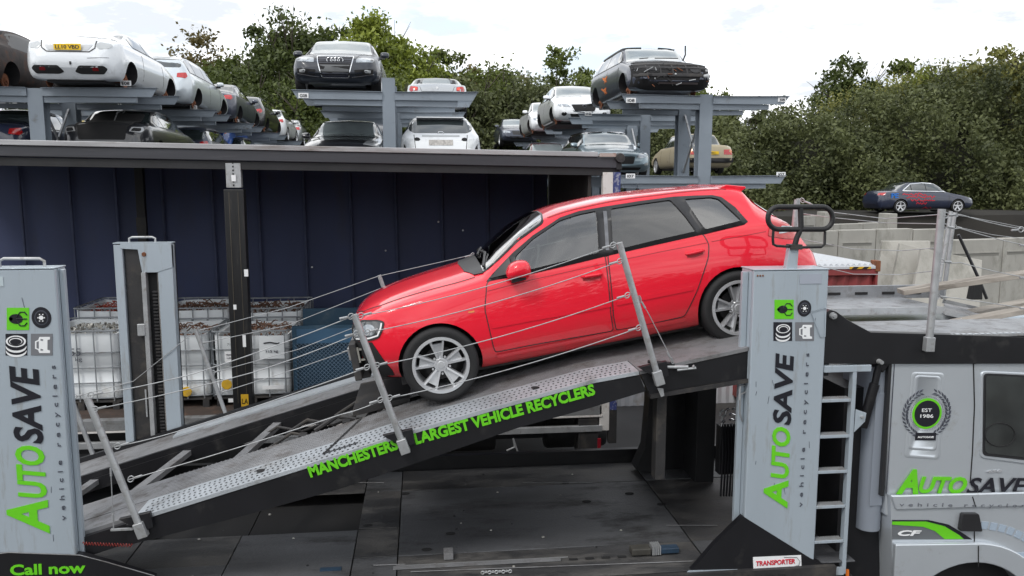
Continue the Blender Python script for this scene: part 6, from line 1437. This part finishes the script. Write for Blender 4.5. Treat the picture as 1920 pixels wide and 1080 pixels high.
c = bgcar('hatchback', 'hatch', P_black, (pq.x, pq.y+4.3, zl2+.35), 'rear', W=1.78, label='dark hatchback directly below the silver roadster')
# -- right row
D = 17.7; pq = at(1263, 186, D=D)
c = bgcar('estate_car', 'estate', P_grey, (pq.x, pq.y, zL-.10), 'front', W=1.88, L=4.85, H=1.48, label='dark estate car with its whole front stripped off, high on the right rack', glass=None)
c.patch('stripped_front', rnd([(-.88, .77), (.88, .77), (.90, .30), (.6, .18), (-.6, .18), (-.90, .30)], .03), 'front', M_hole, off=.010, grid=.1)
r2_ = random.Random(8)
c.patch('engine_bay_opening', rnd([(.06, -.72), (.06, .72), (1.0, .74), (1.0, -.74)], .05), 'top', M_hole, off=.010, grid=.12)
for z, y_, w_ in ((.745, .84, .03), (.50, .86, .06), (.655, .86, .025)): c.line('front_structure', [(-y_, z), (y_, z)], 'front', M_dark, wd=w_, off=.03, step=.12)
for y in (-.60, -.30, .02, .30, .60): c.line('front_structure', [(y, .50), (y, .74)], 'front', M_dark, wd=.03, off=.024)
c.line('lower_rail', [(-.55, .34), (.35, .345)], 'front', mat('dull_rail', (.12, .10, .10), .6), wd=.022, off=.03)
for y in (-.50, .46): c.patch('lamp_cavity', [(y+.13*cos(t), .62+.07*sin(t)) for t in np.linspace(0, 2*pi, 12)[:-1]], 'front', M_trim, off=.02, grid=.1)
for (y, z, s_) in ((-.76, .50, .045), (-.80, .46, .035), (-.70, .49, .035), (-.02, .52, .022), (-.78, .62, .025)): q_ = c.hit((y, z), 'front')[0]; MB().lathe([(.001, -.02), (s_, -.01), (s_*1.1, .02)], (q_.x-.04, y, z), 'x', 7).build('broken_lamp', M_fog, c.root)
for k in range(34):
    y = r2_.uniform(-.85, .85); z = r2_.uniform(.25, .78); q_ = c.hit((y, z), 'front')[0]; d_ = Vector((r2_.uniform(-.04, .02), r2_.uniform(-1, 1), r2_.uniform(-.6, .6)))*r2_.uniform(.05, .16)
    p_ = q_+Vector((-.03-.03*r2_.random(), 0, 0)); MB().bar(p_, p_+d_, r2_.uniform(.012, .035), .015).build('torn_bracket', (M_dark, M_trim, M_rust, M_dark, M_galv)[k % 5] if k % 10 else M_fog, c.root, smooth=False)
c.patch('collapsed_side', rnd([(.30, .80), (.86, .70), (.80, .52), (.34, .55)], .03), 'front', M_hole, off=.022, grid=.12)
MB().tube([(1.1, -.55, .98), (.95, -.56, 1.10), (1.0, -.57, 1.18), (.98, -.56, 1.30)], .018, 5).build('dangling_bracket', M_dark, c.root)
MB().tube([(1.25, .45, 1.03), (1.05, .30, 1.02)], .012, 5).build('wiper', M_trim, c.root); MB().tube([(1.2, .1, 1.04), (1.15, -.45, 1.04)], .012, 5).build('wiper', M_trim, c.root)
for sd in ('n', 'f'): c.line('roof_rail', [(2.0, 1.37), (4.0, 1.37)], sd, M_trim, wd=.03, off=.03)
r_ = random.Random(4)
for k, (x0, z0_) in enumerate(((2.55, .72), (2.58, .45))):
    pts = [(x0+.07*k2*(-1)**k2*.6+.03*k2, z0_+.08*math.sin(k2*2.3)) for k2 in range(7)]; c.line('orange_marking', pts, 'f', mat('orange_spray', (.60, .16, .03), .7), wd=.035, off=.012)
pq = at(1096, 237, D=24.6)
for i, (D_, lb, pm, kd) in enumerate(((24.3, 'white hatchback with crumpled bonnet facing out on the right rack', P_white2, 'hatch'), (30.5, 'white car behind the crumpled white hatchback', P_white2, 'hatch'), (38, 'dark saloon farthest back on the upper right rack', P_grey, 'sedan'))):
    pq = at((1096, 1040, 975)[i], 230, D=D_); L_ = PROF[kd]['L']
    c = bgcar('hatchback' if kd == 'hatch' else 'saloon_car', kd, pm, (pq.x, pq.y, zL-(.25 if i == 0 else .15)), 'front', W=1.80, label=lb, wheels='missing' if i < 2 else 'all'); mirrors(c, pm)
    if i == 0:
        lights(c, 'headlight', rnd([(.42, .58), (.50, .66), (.74, .70), (.80, .66), (.74, .60)], .02), M_lamp)
        gg = c.patch('grille', rnd([(-.40, .68), (.40, .66), (.30, .46), (-.30, .46)], .03), 'front', M_hole, off=.009, grid=.1); c.line('grille_surround', [(.42, .67), (.34, .46), (0, .42), (-.25, .44)], 'front', M_chrome, wd=.018, off=.014, parent=gg)
        lights(c, 'fog_light', [(.62+.075*cos(t), .38+.055*sin(t)) for t in np.linspace(0, 2*pi, 12)[:-1]], M_hole); MB().tube([(c.hit((0, .6), 'front')[0].x-.02, .055*cos(t), .61+.045*sin(t)) for t in np.linspace(0, 2*pi, 13)[:-1]], .009, 5, closed=True).build('oval_emblem', M_chrome, gg.parent)
        MB().add([(.02, -.1, .70), (.04, -.75, .80), (.9, -.80, 1.06), (1.1, -.1, 1.06), (.02, -.1, .66), (.04, -.75, .74), (.9, -.80, 1.0), (1.1, -.1, 1.0)], [(0, 1, 2, 3), (7, 6, 5, 4), (0, 4, 5, 1), (1, 5, 6, 2), (2, 6, 7, 3), (3, 7, 4, 0)]).build('crumpled_bonnet', pm, c.root, bevel=.02)
        c.patch('smashed_corner', rnd([(-.45, .50), (-.42, .70), (-.80, .72), (-.84, .52)], .03), 'front', M_dark, off=.012, grid=.1)
        c.patch('lower_intake', rnd([(-.45, .38), (.45, .38), (.40, .30), (-.40, .30)], .03), 'front', M_hole, off=.008, grid=.1)
    else: front_set(c)
pq = at(1163, 330, D=21.8)
c = bgcar('estate_car', 'estate', P_blus, (pq.x, pq.y, zl2-.06), 'front', W=1.86, label='pale blue-silver estate car facing out on the lower right rack', wheels='all')
lights(c, 'headlight', rnd([(.46, .58), (.50, .66), (.74, .76), (.84, .76), (.80, .64), (.66, .58)], .02), M_lamp); gg = c.patch('grille', rnd([(-.42, .62), (.42, .62), (.36, .42), (-.36, .42)], .03), 'front', M_hole, off=.008, grid=.1); c.line('grille_surround', [(-.40, .605), (.40, .605)], 'front', M_chrome, wd=.022, off=.014, parent=gg)
c.patch('lower_intake', rnd([(-.60, .33), (.60, .33), (.55, .26), (-.55, .26)], .03), 'front', M_hole, off=.008, grid=.1); lights(c, 'fog_light', rnd([(.66, .38), (.80, .40), (.80, .46), (.68, .44)], .01), M_fog); mirrors(c, P_blus)
for sd in ('n', 'f'): c.line('roof_rail', [(1.9, 1.36), (4.0, 1.38)], sd, M_chrome, wd=.03, off=.03)
pq = at(1333, 318, D=28.6)
c = bgcar('classic_saloon', 'boxy', P_beige, (pq.x, pq.y+4.79, zl2+.2), 'rear', W=1.74, H=1.5, wheels='all', label='beige boxy old saloon seen from behind through the right rack columns')
lights(c, 'tail_light', rnd([(.46, .66), (.46, .84), (.78, .84), (.78, .66)], .015), M_tail); lights(c, 'tail_indicator', [(.70, .72), (.70, .84), (.785, .84), (.785, .72)], M_amber, .012); c.patch('bumper', rnd([(-.84, .40), (-.84, .54), (.84, .54), (.84, .40)], .03), 'rear', M_trim, off=.05, grid=.2); plateon(c, 'K', 'rear', .72, M_plate)
c = bgcar('hatchback', 'hatch', P_dkred, (at(1040, 280, D=29).x, at(1040, 280, D=29).y, zl2-.05), 'front', W=1.78, label='dark red hatchback low behind the end of the trailer roof'); front_set(c)
# far sedan on the bank
pf = at(1830, 396, D=37.3); Wf = 1.82
fs = bgcar('saloon_car', 'sedan', P_navy, (pf.x, pf.y+.9, 2.665), 'side', W=Wf, L=4.75, H=1.45, wheels='all', label='dark blue saloon with red and blue spray-paint writing, parked side-on below the hedge')
for sg in (1,):
    fs.line('window_chrome', [(1.45, 1.0), (2.0, 1.34), (2.6, 1.38), (3.2, 1.33), (3.65, 1.02), (1.45, .98)], 'f', M_chrome, wd=.03, off=.014)
lights(fs, 'headlight', [(.50, .58), (.52, .68), (.84, .70), (.84, .60)], M_lamp); lights(fs, 'tail_light', [(.50, .82), (.50, .92), (.80, .94), (.82, .82)], M_tail)
def sidetext(s_, x0, x1, z, h, m):     # seen side, car faces +X in the world
    y = Wf/2+.0; text(s_, (x0, y, z), (x1, y, z), h, m, fs.root, nrm=(0, 1, 0), off=.012, bold=.03, name='graffiti')
M_gb = mat('blue_spray', (.02, .16, .55), .7); M_grd = mat('red_spray', (.55, .012, .03), .7)
sidetext('PE', 4.25, 3.90, .70, .22, M_gb)
r_ = random.Random(11)
for z, x0, x1 in ((.86, 3.7, 2.5), (.74, 3.5, 2.1), (.60, 3.3, 2.1), (.44, 3.0, 2.5), (.26, 2.6, 2.2)):
    x = x0; pts = []
    while x > x1: pts.append((x, z+r_.uniform(-.055, .055))); x -= .05
    fs.line('graffiti', pts, 'f', M_grd, wd=.035, off=.012, step=.1)

# ================================================================ RIGHT-HAND YARD
def panel_wall(px0, px1, ytop0, ytop1, D, z0, wpan, label, nm='concrete_barrier', thick=.25, dip=()):
    A = at(px0, ytop0, D=D); B = at(px1, ytop1, D=D+1.2); n = max(1, round((B-A).length/wpan)); e = empty(nm, (A.x, A.y, z0), label=label, cat='wall')
    d = Vector((B.x-A.x, B.y-A.y, 0)); L_ = d.length; ang = atan2(d.y, d.x); e.rotation_euler = (0, 0, ang); h = A.z-z0
    for k in range(n):
        w_ = L_/n; x = k*w_; hh = h+((k*7) % 3-1)*.012
        b = MB().box(x+.012, x+w_-.012, 0, thick, 0, hh).build('concrete_panel', M_conc, e, bevel=.015)
        MB().box(x+.14, x+w_-.14, -.006, -.001, hh-.42, hh-.36).build('panel_recess', mat('recess_concrete', (.20, .195, .175), .9), b)
        MB().box(x+.14, x+w_-.14, -.02, -.001, hh-.35, hh-.33).build('panel_ridge', M_conc, b)
    return e
panel_wall(1500, 1780, 433, 429, 21, 0, 1.35, 'pale concrete panel wall behind the red container')
panel_wall(1560, 1675, 420, 420, 26, 0, 1.5, 'lower concrete wall glimpsed beyond the nearer panels')
panel_wall(1500, 1560, 405, 405, 30, 0, 1.2, 'distant concrete wall left of the tapered block')
panel_wall(1768, 1990, 450, 450, 20, 0, 2.6, 'tall concrete panel wall at the right edge of the yard')
for (px, py, D_) in ((1665, 400, 25.5), (1546, 397, 29)):
    p = at(px, py, D=D_); e = empty('concrete_block', (p.x, p.y, 0), label='tapered concrete barrier end standing above the wall' if px > 1600 else 'small tapered concrete block far behind the hoop', cat='barrier')
    MB().prism([(-.14, p.z), (.14, p.z), (.26, 0), (-.26, 0)], -.3, .3).build('block', M_conc, e, bevel=.02)
sl_ = [((1655, 452), (1745, 452), (1738, 560), (1640, 560), 15.6), ((1688, 456), (1728, 466), (1710, 560), (1668, 560), 15.0), ((1728, 466), (1842, 488), (1836, 600), (1708, 570), 14.6)]
for k, (a, b, c2, d2, D_) in enumerate(sl_):
    P4 = [at(*a, D=D_), at(*b, D=D_), at(*c2, D=D_-.35), at(*d2, D=D_-.35)]
    # carry the slab down to the ground along its own lean
    lo = []
    for top, bot in ((P4[0], P4[3]), (P4[1], P4[2])): t = top.z/(top.z-bot.z); lo.append(top+(bot-top)*t)
    q = [P4[0], P4[1], lo[1], lo[0]]; off = Vector((.03, .12, 0))
    m = MB().add([v for v in q]+[v+off for v in q], [(0, 1, 2, 3), (7, 6, 5, 4), (0, 4, 5, 1), (1, 5, 6, 2), (2, 6, 7, 3), (3, 7, 4, 0)])
    o = m.build('concrete_slab', M_conc, None, bevel=.01, label=('wide concrete slab leaning behind the others', 'narrow concrete slab leaning in the middle of the stack', 'front leaning concrete slab nearest the guard post')[k], cat='slab', group='concrete slabs leaning in the yard')
# red container with white corrugated roof
DA = 12.5; A = at(1642, 492, D=DA); e = empty('red_container', (A.x, A.y, 0), label='red steel container with white corrugated roof behind the right tower', cat='container')
LX = 1.4; zt_ = A.z; dep = 2.5
ct = MB(); nc = 14; pts = []
for k in range(nc+1):
    x = -LX+LX*k/nc; pts += [(x, 0 if (k//1) % 2 else .05)]
ct.prism(pts+[(0, dep), (-LX, dep)], .15, zt_-.20, ax='z'); ct.build('corrugated_side', M_contr, e, smooth=False)
MB().box(-LX, .0, -.03, .08, zt_-.198, zt_-.10).build('frame_rail', M_contr, e, bevel=.01); MB().box(-LX, 0, -.02, .08, 0, .148).build('frame_rail', M_contr, e, bevel=.01)
MB().box(-LX, .01, -.04, dep+.04, zt_-.098, zt_-.05).build('roof_frame', M_contw, e, bevel=.008)
rf = MB(); pts = []
for k in range(61): pts.append((-LX+LX*k/60, zt_-.045+(.03 if k % 4 < 2 else 0)))
rf.prism(pts+[(0, zt_-.048), (-LX, zt_-.048)], 0, dep); rf.build('corrugated_roof', M_contw, e, smooth=False)
MB().box(-.02, .06, -.05, .12, zt_-.14, zt_+.03).build('corner_casting', M_rust, e, bevel=.01); MB().box(-.45, -.1, -.046, -.041, zt_-.095, zt_-.06).build('hazard_tape', M_yel, e)
for k in range(2): MB().prism([(-.42+k*.17, zt_-.094), (-.34+k*.17, zt_-.094), (-.30+k*.17, zt_-.061), (-.38+k*.17, zt_-.061)], -.050, -.047).build('hazard_stripe', M_ltxt, e)
MB().box(.0, .04, -.02, .1, .1, zt_-.1).build('corner_post', M_contr, e, bevel=.005)
# boards below the cab deck
a = at(1637, 583, D=11.2); b = at(1735, 600, D=11.2); e = empty('white_sheet_board', (a.x, a.y, 0), label='white printed sheet board in a dark red frame, below the cab-top track', cat='board')
MB().box(0, b.x-a.x, 0, .03, b.z, a.z).build('sheet', mat('printed_white_sheet', (.60, .64, .68), .5, var=.25, vscale=5, dirt=(.55, .42, .15), dirtamt=.05, dscale=5), e); MB().box(b.x-a.x+.003, b.x-a.x+.08, -.02, .06, 0, a.z+.02).box(-.5, b.x-a.x, -.0, .04, a.z+.003, a.z+.06).build('frame', M_contr, e)
MB().box(0, b.x-a.x, .0, .03, 0, b.z-.01).build('lower_panel', M_tblack, e)
# timbers on the truck's top deck
def timber(a, b, Ya, Yb, w_, h_, lb, z_=0):
    A = at(*a, Ya); B = at(*b, Yb); MB().bar(A, B, w_, h_).build('timber_plank', M_wood, None, bevel=.006, label=lb, cat='plank', group='weathered timbers on the cab deck')
timber((1688, 547), (1960, 508), 8.25, 7.9, .22, .055, 'upper weathered timber plank lying across the cab deck')
timber((1785, 606), (1960, 574), 7.6, 7.3, .20, .05, 'lower weathered timber plank near the right edge')
timber((1800, 590), (1960, 560), 8.3, 8.5, .16, .05, 'half-hidden timber plank behind the lower one')
e = at(1825, 545, YF-.1); MB().prism([(e.x-.05, e.z-.10), (e.x+.09, e.z-.10), (e.x+.07, e.z+.11), (e.x-.02, e.z+.12)], YF-.15, YF-.05).build('rubber_chock', M_rubber, tr, bevel=.01)
e = at(1885, 610, 8.0); MB().prism([(e.x-.45, e.z-.12), (e.x+.5, e.z-.16), (e.x+.5, e.z+.10), (e.x-.3, e.z+.10)], 8.0, 8.2).build('deck_side_plate', M_silver, tr, bevel=.02)
# ================================================================ TREES
def leafmat(name, c1, c2):
    m = bpy.data.materials.new(name); m.use_nodes = True; nt = m.node_tree; n = nt.nodes; l = nt.links; b = n['Principled BSDF']; out = n['Material Output']
    gi = n.new('ShaderNodeNewGeometry'); no = n.new('ShaderNodeTexNoise'); no.inputs['Scale'].default_value = .35; no.inputs['Detail'].default_value = 3
    t = n.new('ShaderNodeTexCoord'); l.new(t.outputs['Object'], no.inputs[0])
    ad = n.new('ShaderNodeMath'); ad.operation = 'MULTIPLY_ADD'; l.new(gi.outputs['Random Per Island'], ad.inputs[0]); ad.inputs[1].default_value = .6
    mr = n.new('ShaderNodeMapRange'); mr.inputs[1].default_value = .3; mr.inputs[2].default_value = .7; mr.inputs[3].default_value = -.15; mr.inputs[4].default_value = .55; l.new(no.outputs[0], mr.inputs[0]); l.new(mr.outputs[0], ad.inputs[2])
    cr = n.new('ShaderNodeValToRGB'); cr.color_ramp.elements[0].color = (*c1, 1); cr.color_ramp.elements[1].color = (*c2, 1); l.new(ad.outputs[0], cr.inputs[0])
    l.new(cr.outputs[0], b.inputs['Base Color']); b.inputs['Roughness'].default_value = .55; b.inputs['Specular IOR Level'].default_value = .35
    tr_ = n.new('ShaderNodeBsdfTranslucent'); l.new(cr.outputs[0], tr_.inputs[0]); ms = n.new('ShaderNodeMixShader'); ms.inputs[0].default_value = .3; l.new(b.outputs[0], ms.inputs[1]); l.new(tr_.outputs[0], ms.inputs[2]); l.new(ms.outputs[0], out.inputs[0])
    return m
LM = [leafmat('leaves_green', (.036, .054, .012), (.15, .185, .04)), leafmat('leaves_bright', (.075, .105, .015), (.30, .35, .055)), leafmat('leaves_russet', (.055, .050, .018), (.20, .16, .06)), leafmat('leaves_dark', (.026, .040, .011), (.11, .14, .038)), leafmat('leaves_yellow', (.08, .085, .02), (.26, .26, .075)), leafmat('leaves_greygreen', (.036, .047, .019), (.160, .180, .072))]
M_bark = mat('bark', (.07, .058, .045), .9, var=.3, vscale=6, bump=.4)
def leaf_mesh(name, pts, m, s0=.10, s1=.22, seed=0, droop=0):
    rs = np.random.RandomState(seed); P = np.array(pts); n = len(P); s_ = rs.uniform(s0, s1, n)[:, None]
    a = rs.normal(size=(n, 3)); a /= np.linalg.norm(a, axis=1)[:, None]; b = rs.normal(size=(n, 3)); b[:, 2] += droop; b -= a*(a*b).sum(1)[:, None]; b /= np.linalg.norm(b, axis=1)[:, None]
    V = np.stack([P-a*s_*.9, P+b*s_*.5-a*s_*.1, P+a*s_, P-b*s_*.5+a*s_*.1], 1).reshape(-1, 3)
    me = bpy.data.meshes.new(name); me.vertices.add(4*n); me.vertices.foreach_set('co', V.ravel()); me.loops.add(4*n); me.loops.foreach_set('vertex_index', np.arange(4*n)); me.polygons.add(n)
    me.polygons.foreach_set('loop_start', np.arange(0, 4*n, 4)); me.polygons.foreach_set('loop_total', np.full(n, 4)); me.update(); me.validate(); me.materials.append(m); return me
def crown_pts(seed, r, h, nclump, nleaf, dens=1.0, low=0.0, spread=.16):
    rs = np.random.RandomState(seed); out = []
    for k in range(nclump):
        while True:
            u = rs.uniform(-1, 1, 3)
            if .15 < np.linalg.norm(u) < 1: break
        u = u/np.linalg.norm(u)*(np.linalg.norm(u)**.45)
        c_ = np.array([u[0]*r, u[1]*r, low+(h-low)*(.5+.5*u[2])]); wob = .75+.5*rs.rand(); s_ = spread*r*(.6+.9*rs.rand())
        c_[:2] *= wob*.95; c_[2] = min(c_[2]*(.86+.2*rs.rand()), h)
        n = int(nleaf*(.5+rs.rand())); p = rs.normal(size=(n, 3))*.62
        out.append(c_+p*np.array([s_, s_, s_*.75]))
    return np.concatenate(out)
TV = {}
def tree(px, ytop, wpx, D, mi, label, seed, low=.25, nclump=70, nleaf=130, sparse=False, name='tree', s0=.11, s1=.23, spread=.2):
    p = at(px, ytop, D=D); h = p.z; r = wpx/2/F*D*(1.3 if name == 'tree' else 1.15); e = empty(name, (p.x, p.y, 0), (0, 0, 0), label=label, cat='tree' if name == 'tree' else 'bush', group='trees behind the yard')
    pts = crown_pts(seed, r*.98, h-.3, int(nclump*2.1), int(nleaf*1.05), low=min(h*low, .8), spread=spread*.92)
    link(bpy.data.objects.new('crown', leaf_mesh('crown', pts, LM[mi], s0, s1, seed)), e)
    rs = random.Random(seed); tb = MB(); top = Vector((rs.uniform(-.3, .3), rs.uniform(-.3, .3), h*.85))
    tb.tube([(0, 0, -.2), (.1, 0, h*.25), tuple(top*.6), tuple(top)], [h*.022, h*.018, h*.011, .03], 8)
    for k in range(9):
        t = rs.uniform(.3, .85); a = rs.uniform(0, 2*pi); b0_ = top*t; q = b0_+Vector((cos(a)*r*.75, sin(a)*r*.75, h*.22)); tb.tube([b0_, b0_.lerp(q, .5)+Vector((0, 0, -.2)), q], [h*.007, h*.004, .015], 5)
        for k2 in range(3):
            q2 = q+Vector((rs.uniform(-1, 1)*r*.3, rs.uniform(-1, 1)*r*.3, rs.uniform(.1, 1)*h*.09)); tb.tube([b0_.lerp(q, .7), q2], [.03, .01], 4)
    tb.build('trunk', M_bark, e)
    return e
T = [(385, 52, 130, 60, 2, 'thin russet-leaved tree behind the silver-white estate', .3, 55, 90), (430, 95, 150, 57, 0, 'rounded green tree between the russet tree and the tall dark tree', .1, 70, 120),
     (540, 26, 180, 54, 3, 'tall dark green tree left of the four-ring saloon', .1, 110, 150), (625, 36, 130, 56, 0, 'dark tree rising directly behind the four-ring saloon', .1, 80, 140), (475, 120, 130, 50, 3, 'low dark tree behind the far left row of cars', .0, 70, 130),
     (700, 34, 150, 52, 1, 'bright green tree right of the four-ring saloon', .2, 100, 150), (760, 66, 160, 51, 1, 'bright green tree crown above the central column', .1, 100, 150), (655, 130, 190, 48, 3, 'broad dark tree low behind the central rack', .0, 100, 150),
     (830, 92, 110, 55, 0, 'green tree sloping down behind the roadster', .1, 70, 130), (885, 125, 90, 53, 2, 'russet-tinged small tree right of the roadster', .0, 60, 120), (945, 118, 100, 60, 0, 'distant green tree left of the sparse tall tree', .1, 60, 110),
     (1050, 88, 100, 58, 0, 'slim sparse tree above the white hatchbacks', .2, 60, 80), (1000, 140, 110, 56, 2, 'brownish tree beside the slim sparse tree', .0, 60, 110), (1110, 120, 90, 57, 0, 'thin tree just left of the stripped estate', .1, 55, 90),
     (1360, 172, 70, 60, 0, 'small tree peeping right of the stripped estate', .1, 40, 80), (1440, 180, 70, 58, 5, 'small bush top behind the right-hand rack arm', .0, 40, 80),
     (1600, 108, 130, 52, 3, 'dark airy tree standing above the hedge', .35, 60, 110), (1690, 118, 100, 52, 0, 'second green tree above the hedge, right of the airy one', .2, 60, 110), (1780, 104, 150, 50, 1, 'yellow-green tree above the hedge', .1, 80, 130), (1890, 92, 180, 48, 4, 'tall yellowish willow-like tree at the right edge', .1, 110, 150)]
for i, (px, yt, wp, D_, mi, lb, lo, nc, nl) in enumerate(T): tree(px, yt, wp, D_, mi, lb, 20+i, lo, nc, nl)
B = [(300, 200, 120, 46, 3), (420, 170, 150, 45, 3), (540, 180, 140, 45, 3), (600, 200, 130, 44, 0), (720, 170, 130, 46, 0), (880, 165, 110, 43, 5), (930, 150, 130, 46, 0), (1000, 170, 140, 45, 5), (1090, 170, 140, 46, 0), (1200, 180, 140, 46, 5), (1290, 200, 120, 45, 0), (180, 190, 140, 46, 3), (60, 200, 130, 46, 3)]
bl = ['dark bush behind the white coupe', 'dark shrub behind the silver-white estate', 'shadowy shrub behind the dark hatchback', 'green shrub behind the black lower saloon', 'shrub behind the central column', 'grey-green shrub right of the stripped white hatchback', 'tall shrub beside the roadster', 'olive shrub behind the dark red hatchback', 'green shrub behind the white hatchbacks', 'olive shrub behind the blue-silver estate', 'green shrub behind the beige saloon', 'dark shrub behind the left rack columns', 'dark shrub at the far left behind the racks']
for i, (px, yt, wp, D_, mi) in enumerate(B): tree(px, yt-35, wp*1.3, D_, mi, bl[i], 60+i, 0, 90, 150, name='bush', s0=.09, s1=.18, spread=.22)
# the long hedge on the right reads as one mass
rs = np.random.RandomState(3); out = []
def hz_(x):   # hedge top height by x
    px_ = [9, 12, 15, 19, 23, 27, 32, 60]; z_ = [6.8, 7.0, 7.0, 7.1, 7.5, 8.5, 9.9, 10.5]
    return np.interp(x, px_, z_)
for k in range(1500):
    x = rs.uniform(10.5, 42); t = rs.rand(); zt = hz_(x)+.6*math.sin(x*1.3)+.35*math.sin(x*3.1)
    if rs.rand() < .8: z = 2.5+(zt-2.5)*rs.rand()**.9; y = 39.6+1.6*((z-2.5)/(zt-2.5))**2*1.6+1.0*math.sin(x*.9+z*.7)+.5*math.sin(x*2.3-z)+rs.uniform(-.4, .6)
    else: z = zt+rs.uniform(-.5, .15); y = 42+rs.rand()*5
    n = int(60*(.5+rs.rand())); p = rs.normal(size=(n, 3)); p /= np.linalg.norm(p, axis=1)[:, None]; p *= (rs.rand(n)**.4)[:, None]; s_ = .45+.5*rs.rand()
    out.append(np.array([x, y, z])+p*np.array([s_, s_*.8, s_]))
for k in range(160):
    x = rs.uniform(11, 36); z = 2.6+1.0*rs.rand(); y = 39.3+rs.rand(); p = rs.normal(size=(60, 3)); out.append(np.array([x, y, z])+p*.35)
hp_ = np.concatenate(out)
tag(link(bpy.data.objects.new('hedge', leaf_mesh('hedge', hp_, LM[5], .07, .16, 5))), kind='stuff')
core = MB(); nx = 40  # dark solid core added inside the leaves so nothing shows through
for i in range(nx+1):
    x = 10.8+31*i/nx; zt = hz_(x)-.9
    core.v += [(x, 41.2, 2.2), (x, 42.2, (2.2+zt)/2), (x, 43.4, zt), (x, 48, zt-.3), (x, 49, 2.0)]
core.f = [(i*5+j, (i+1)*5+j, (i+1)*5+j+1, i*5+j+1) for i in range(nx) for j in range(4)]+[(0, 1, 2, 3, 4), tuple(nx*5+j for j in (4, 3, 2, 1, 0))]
tag(core.build('hedge_core', mat('hedge_core_dark', (.016, .017, .009), .95, var=.6, vscale=1.5), None), kind='stuff')
# reeds/brush tips at the right
out = []
for k in range(260):
    x = rs.uniform(24, 34); b_ = hz_(x)+.2; L_ = rs.uniform(.6, 1.8); y = 46+rs.rand()*2; lx = rs.uniform(-.5, .5)
    for q in range(14): t = q/14; out.append((x+lx*t*t, y, b_-1+(L_+1)*t))
tag(link(bpy.data.objects.new('brush_tips', leaf_mesh('brush_tips', out, LM[4], .05, .12, 9, droop=3))), kind='stuff')

# unseen row of trees added behind the camera for its reflections in glass and paint
out = []
for k in range(420):
    a = rs.uniform(-60, 60); z = 9*rs.rand()**.8*(.75+.25*math.sin(a*.31)); p = rs.normal(size=(26, 3)); out.append(np.array([a, -34+.03*abs(a), z])+p*np.array([1.3, .8, 1.0]))
tag(link(bpy.data.objects.new('tree_line', leaf_mesh('tree_line', np.concatenate(out), LM[0], .35, .75, 12))), kind='stuff')
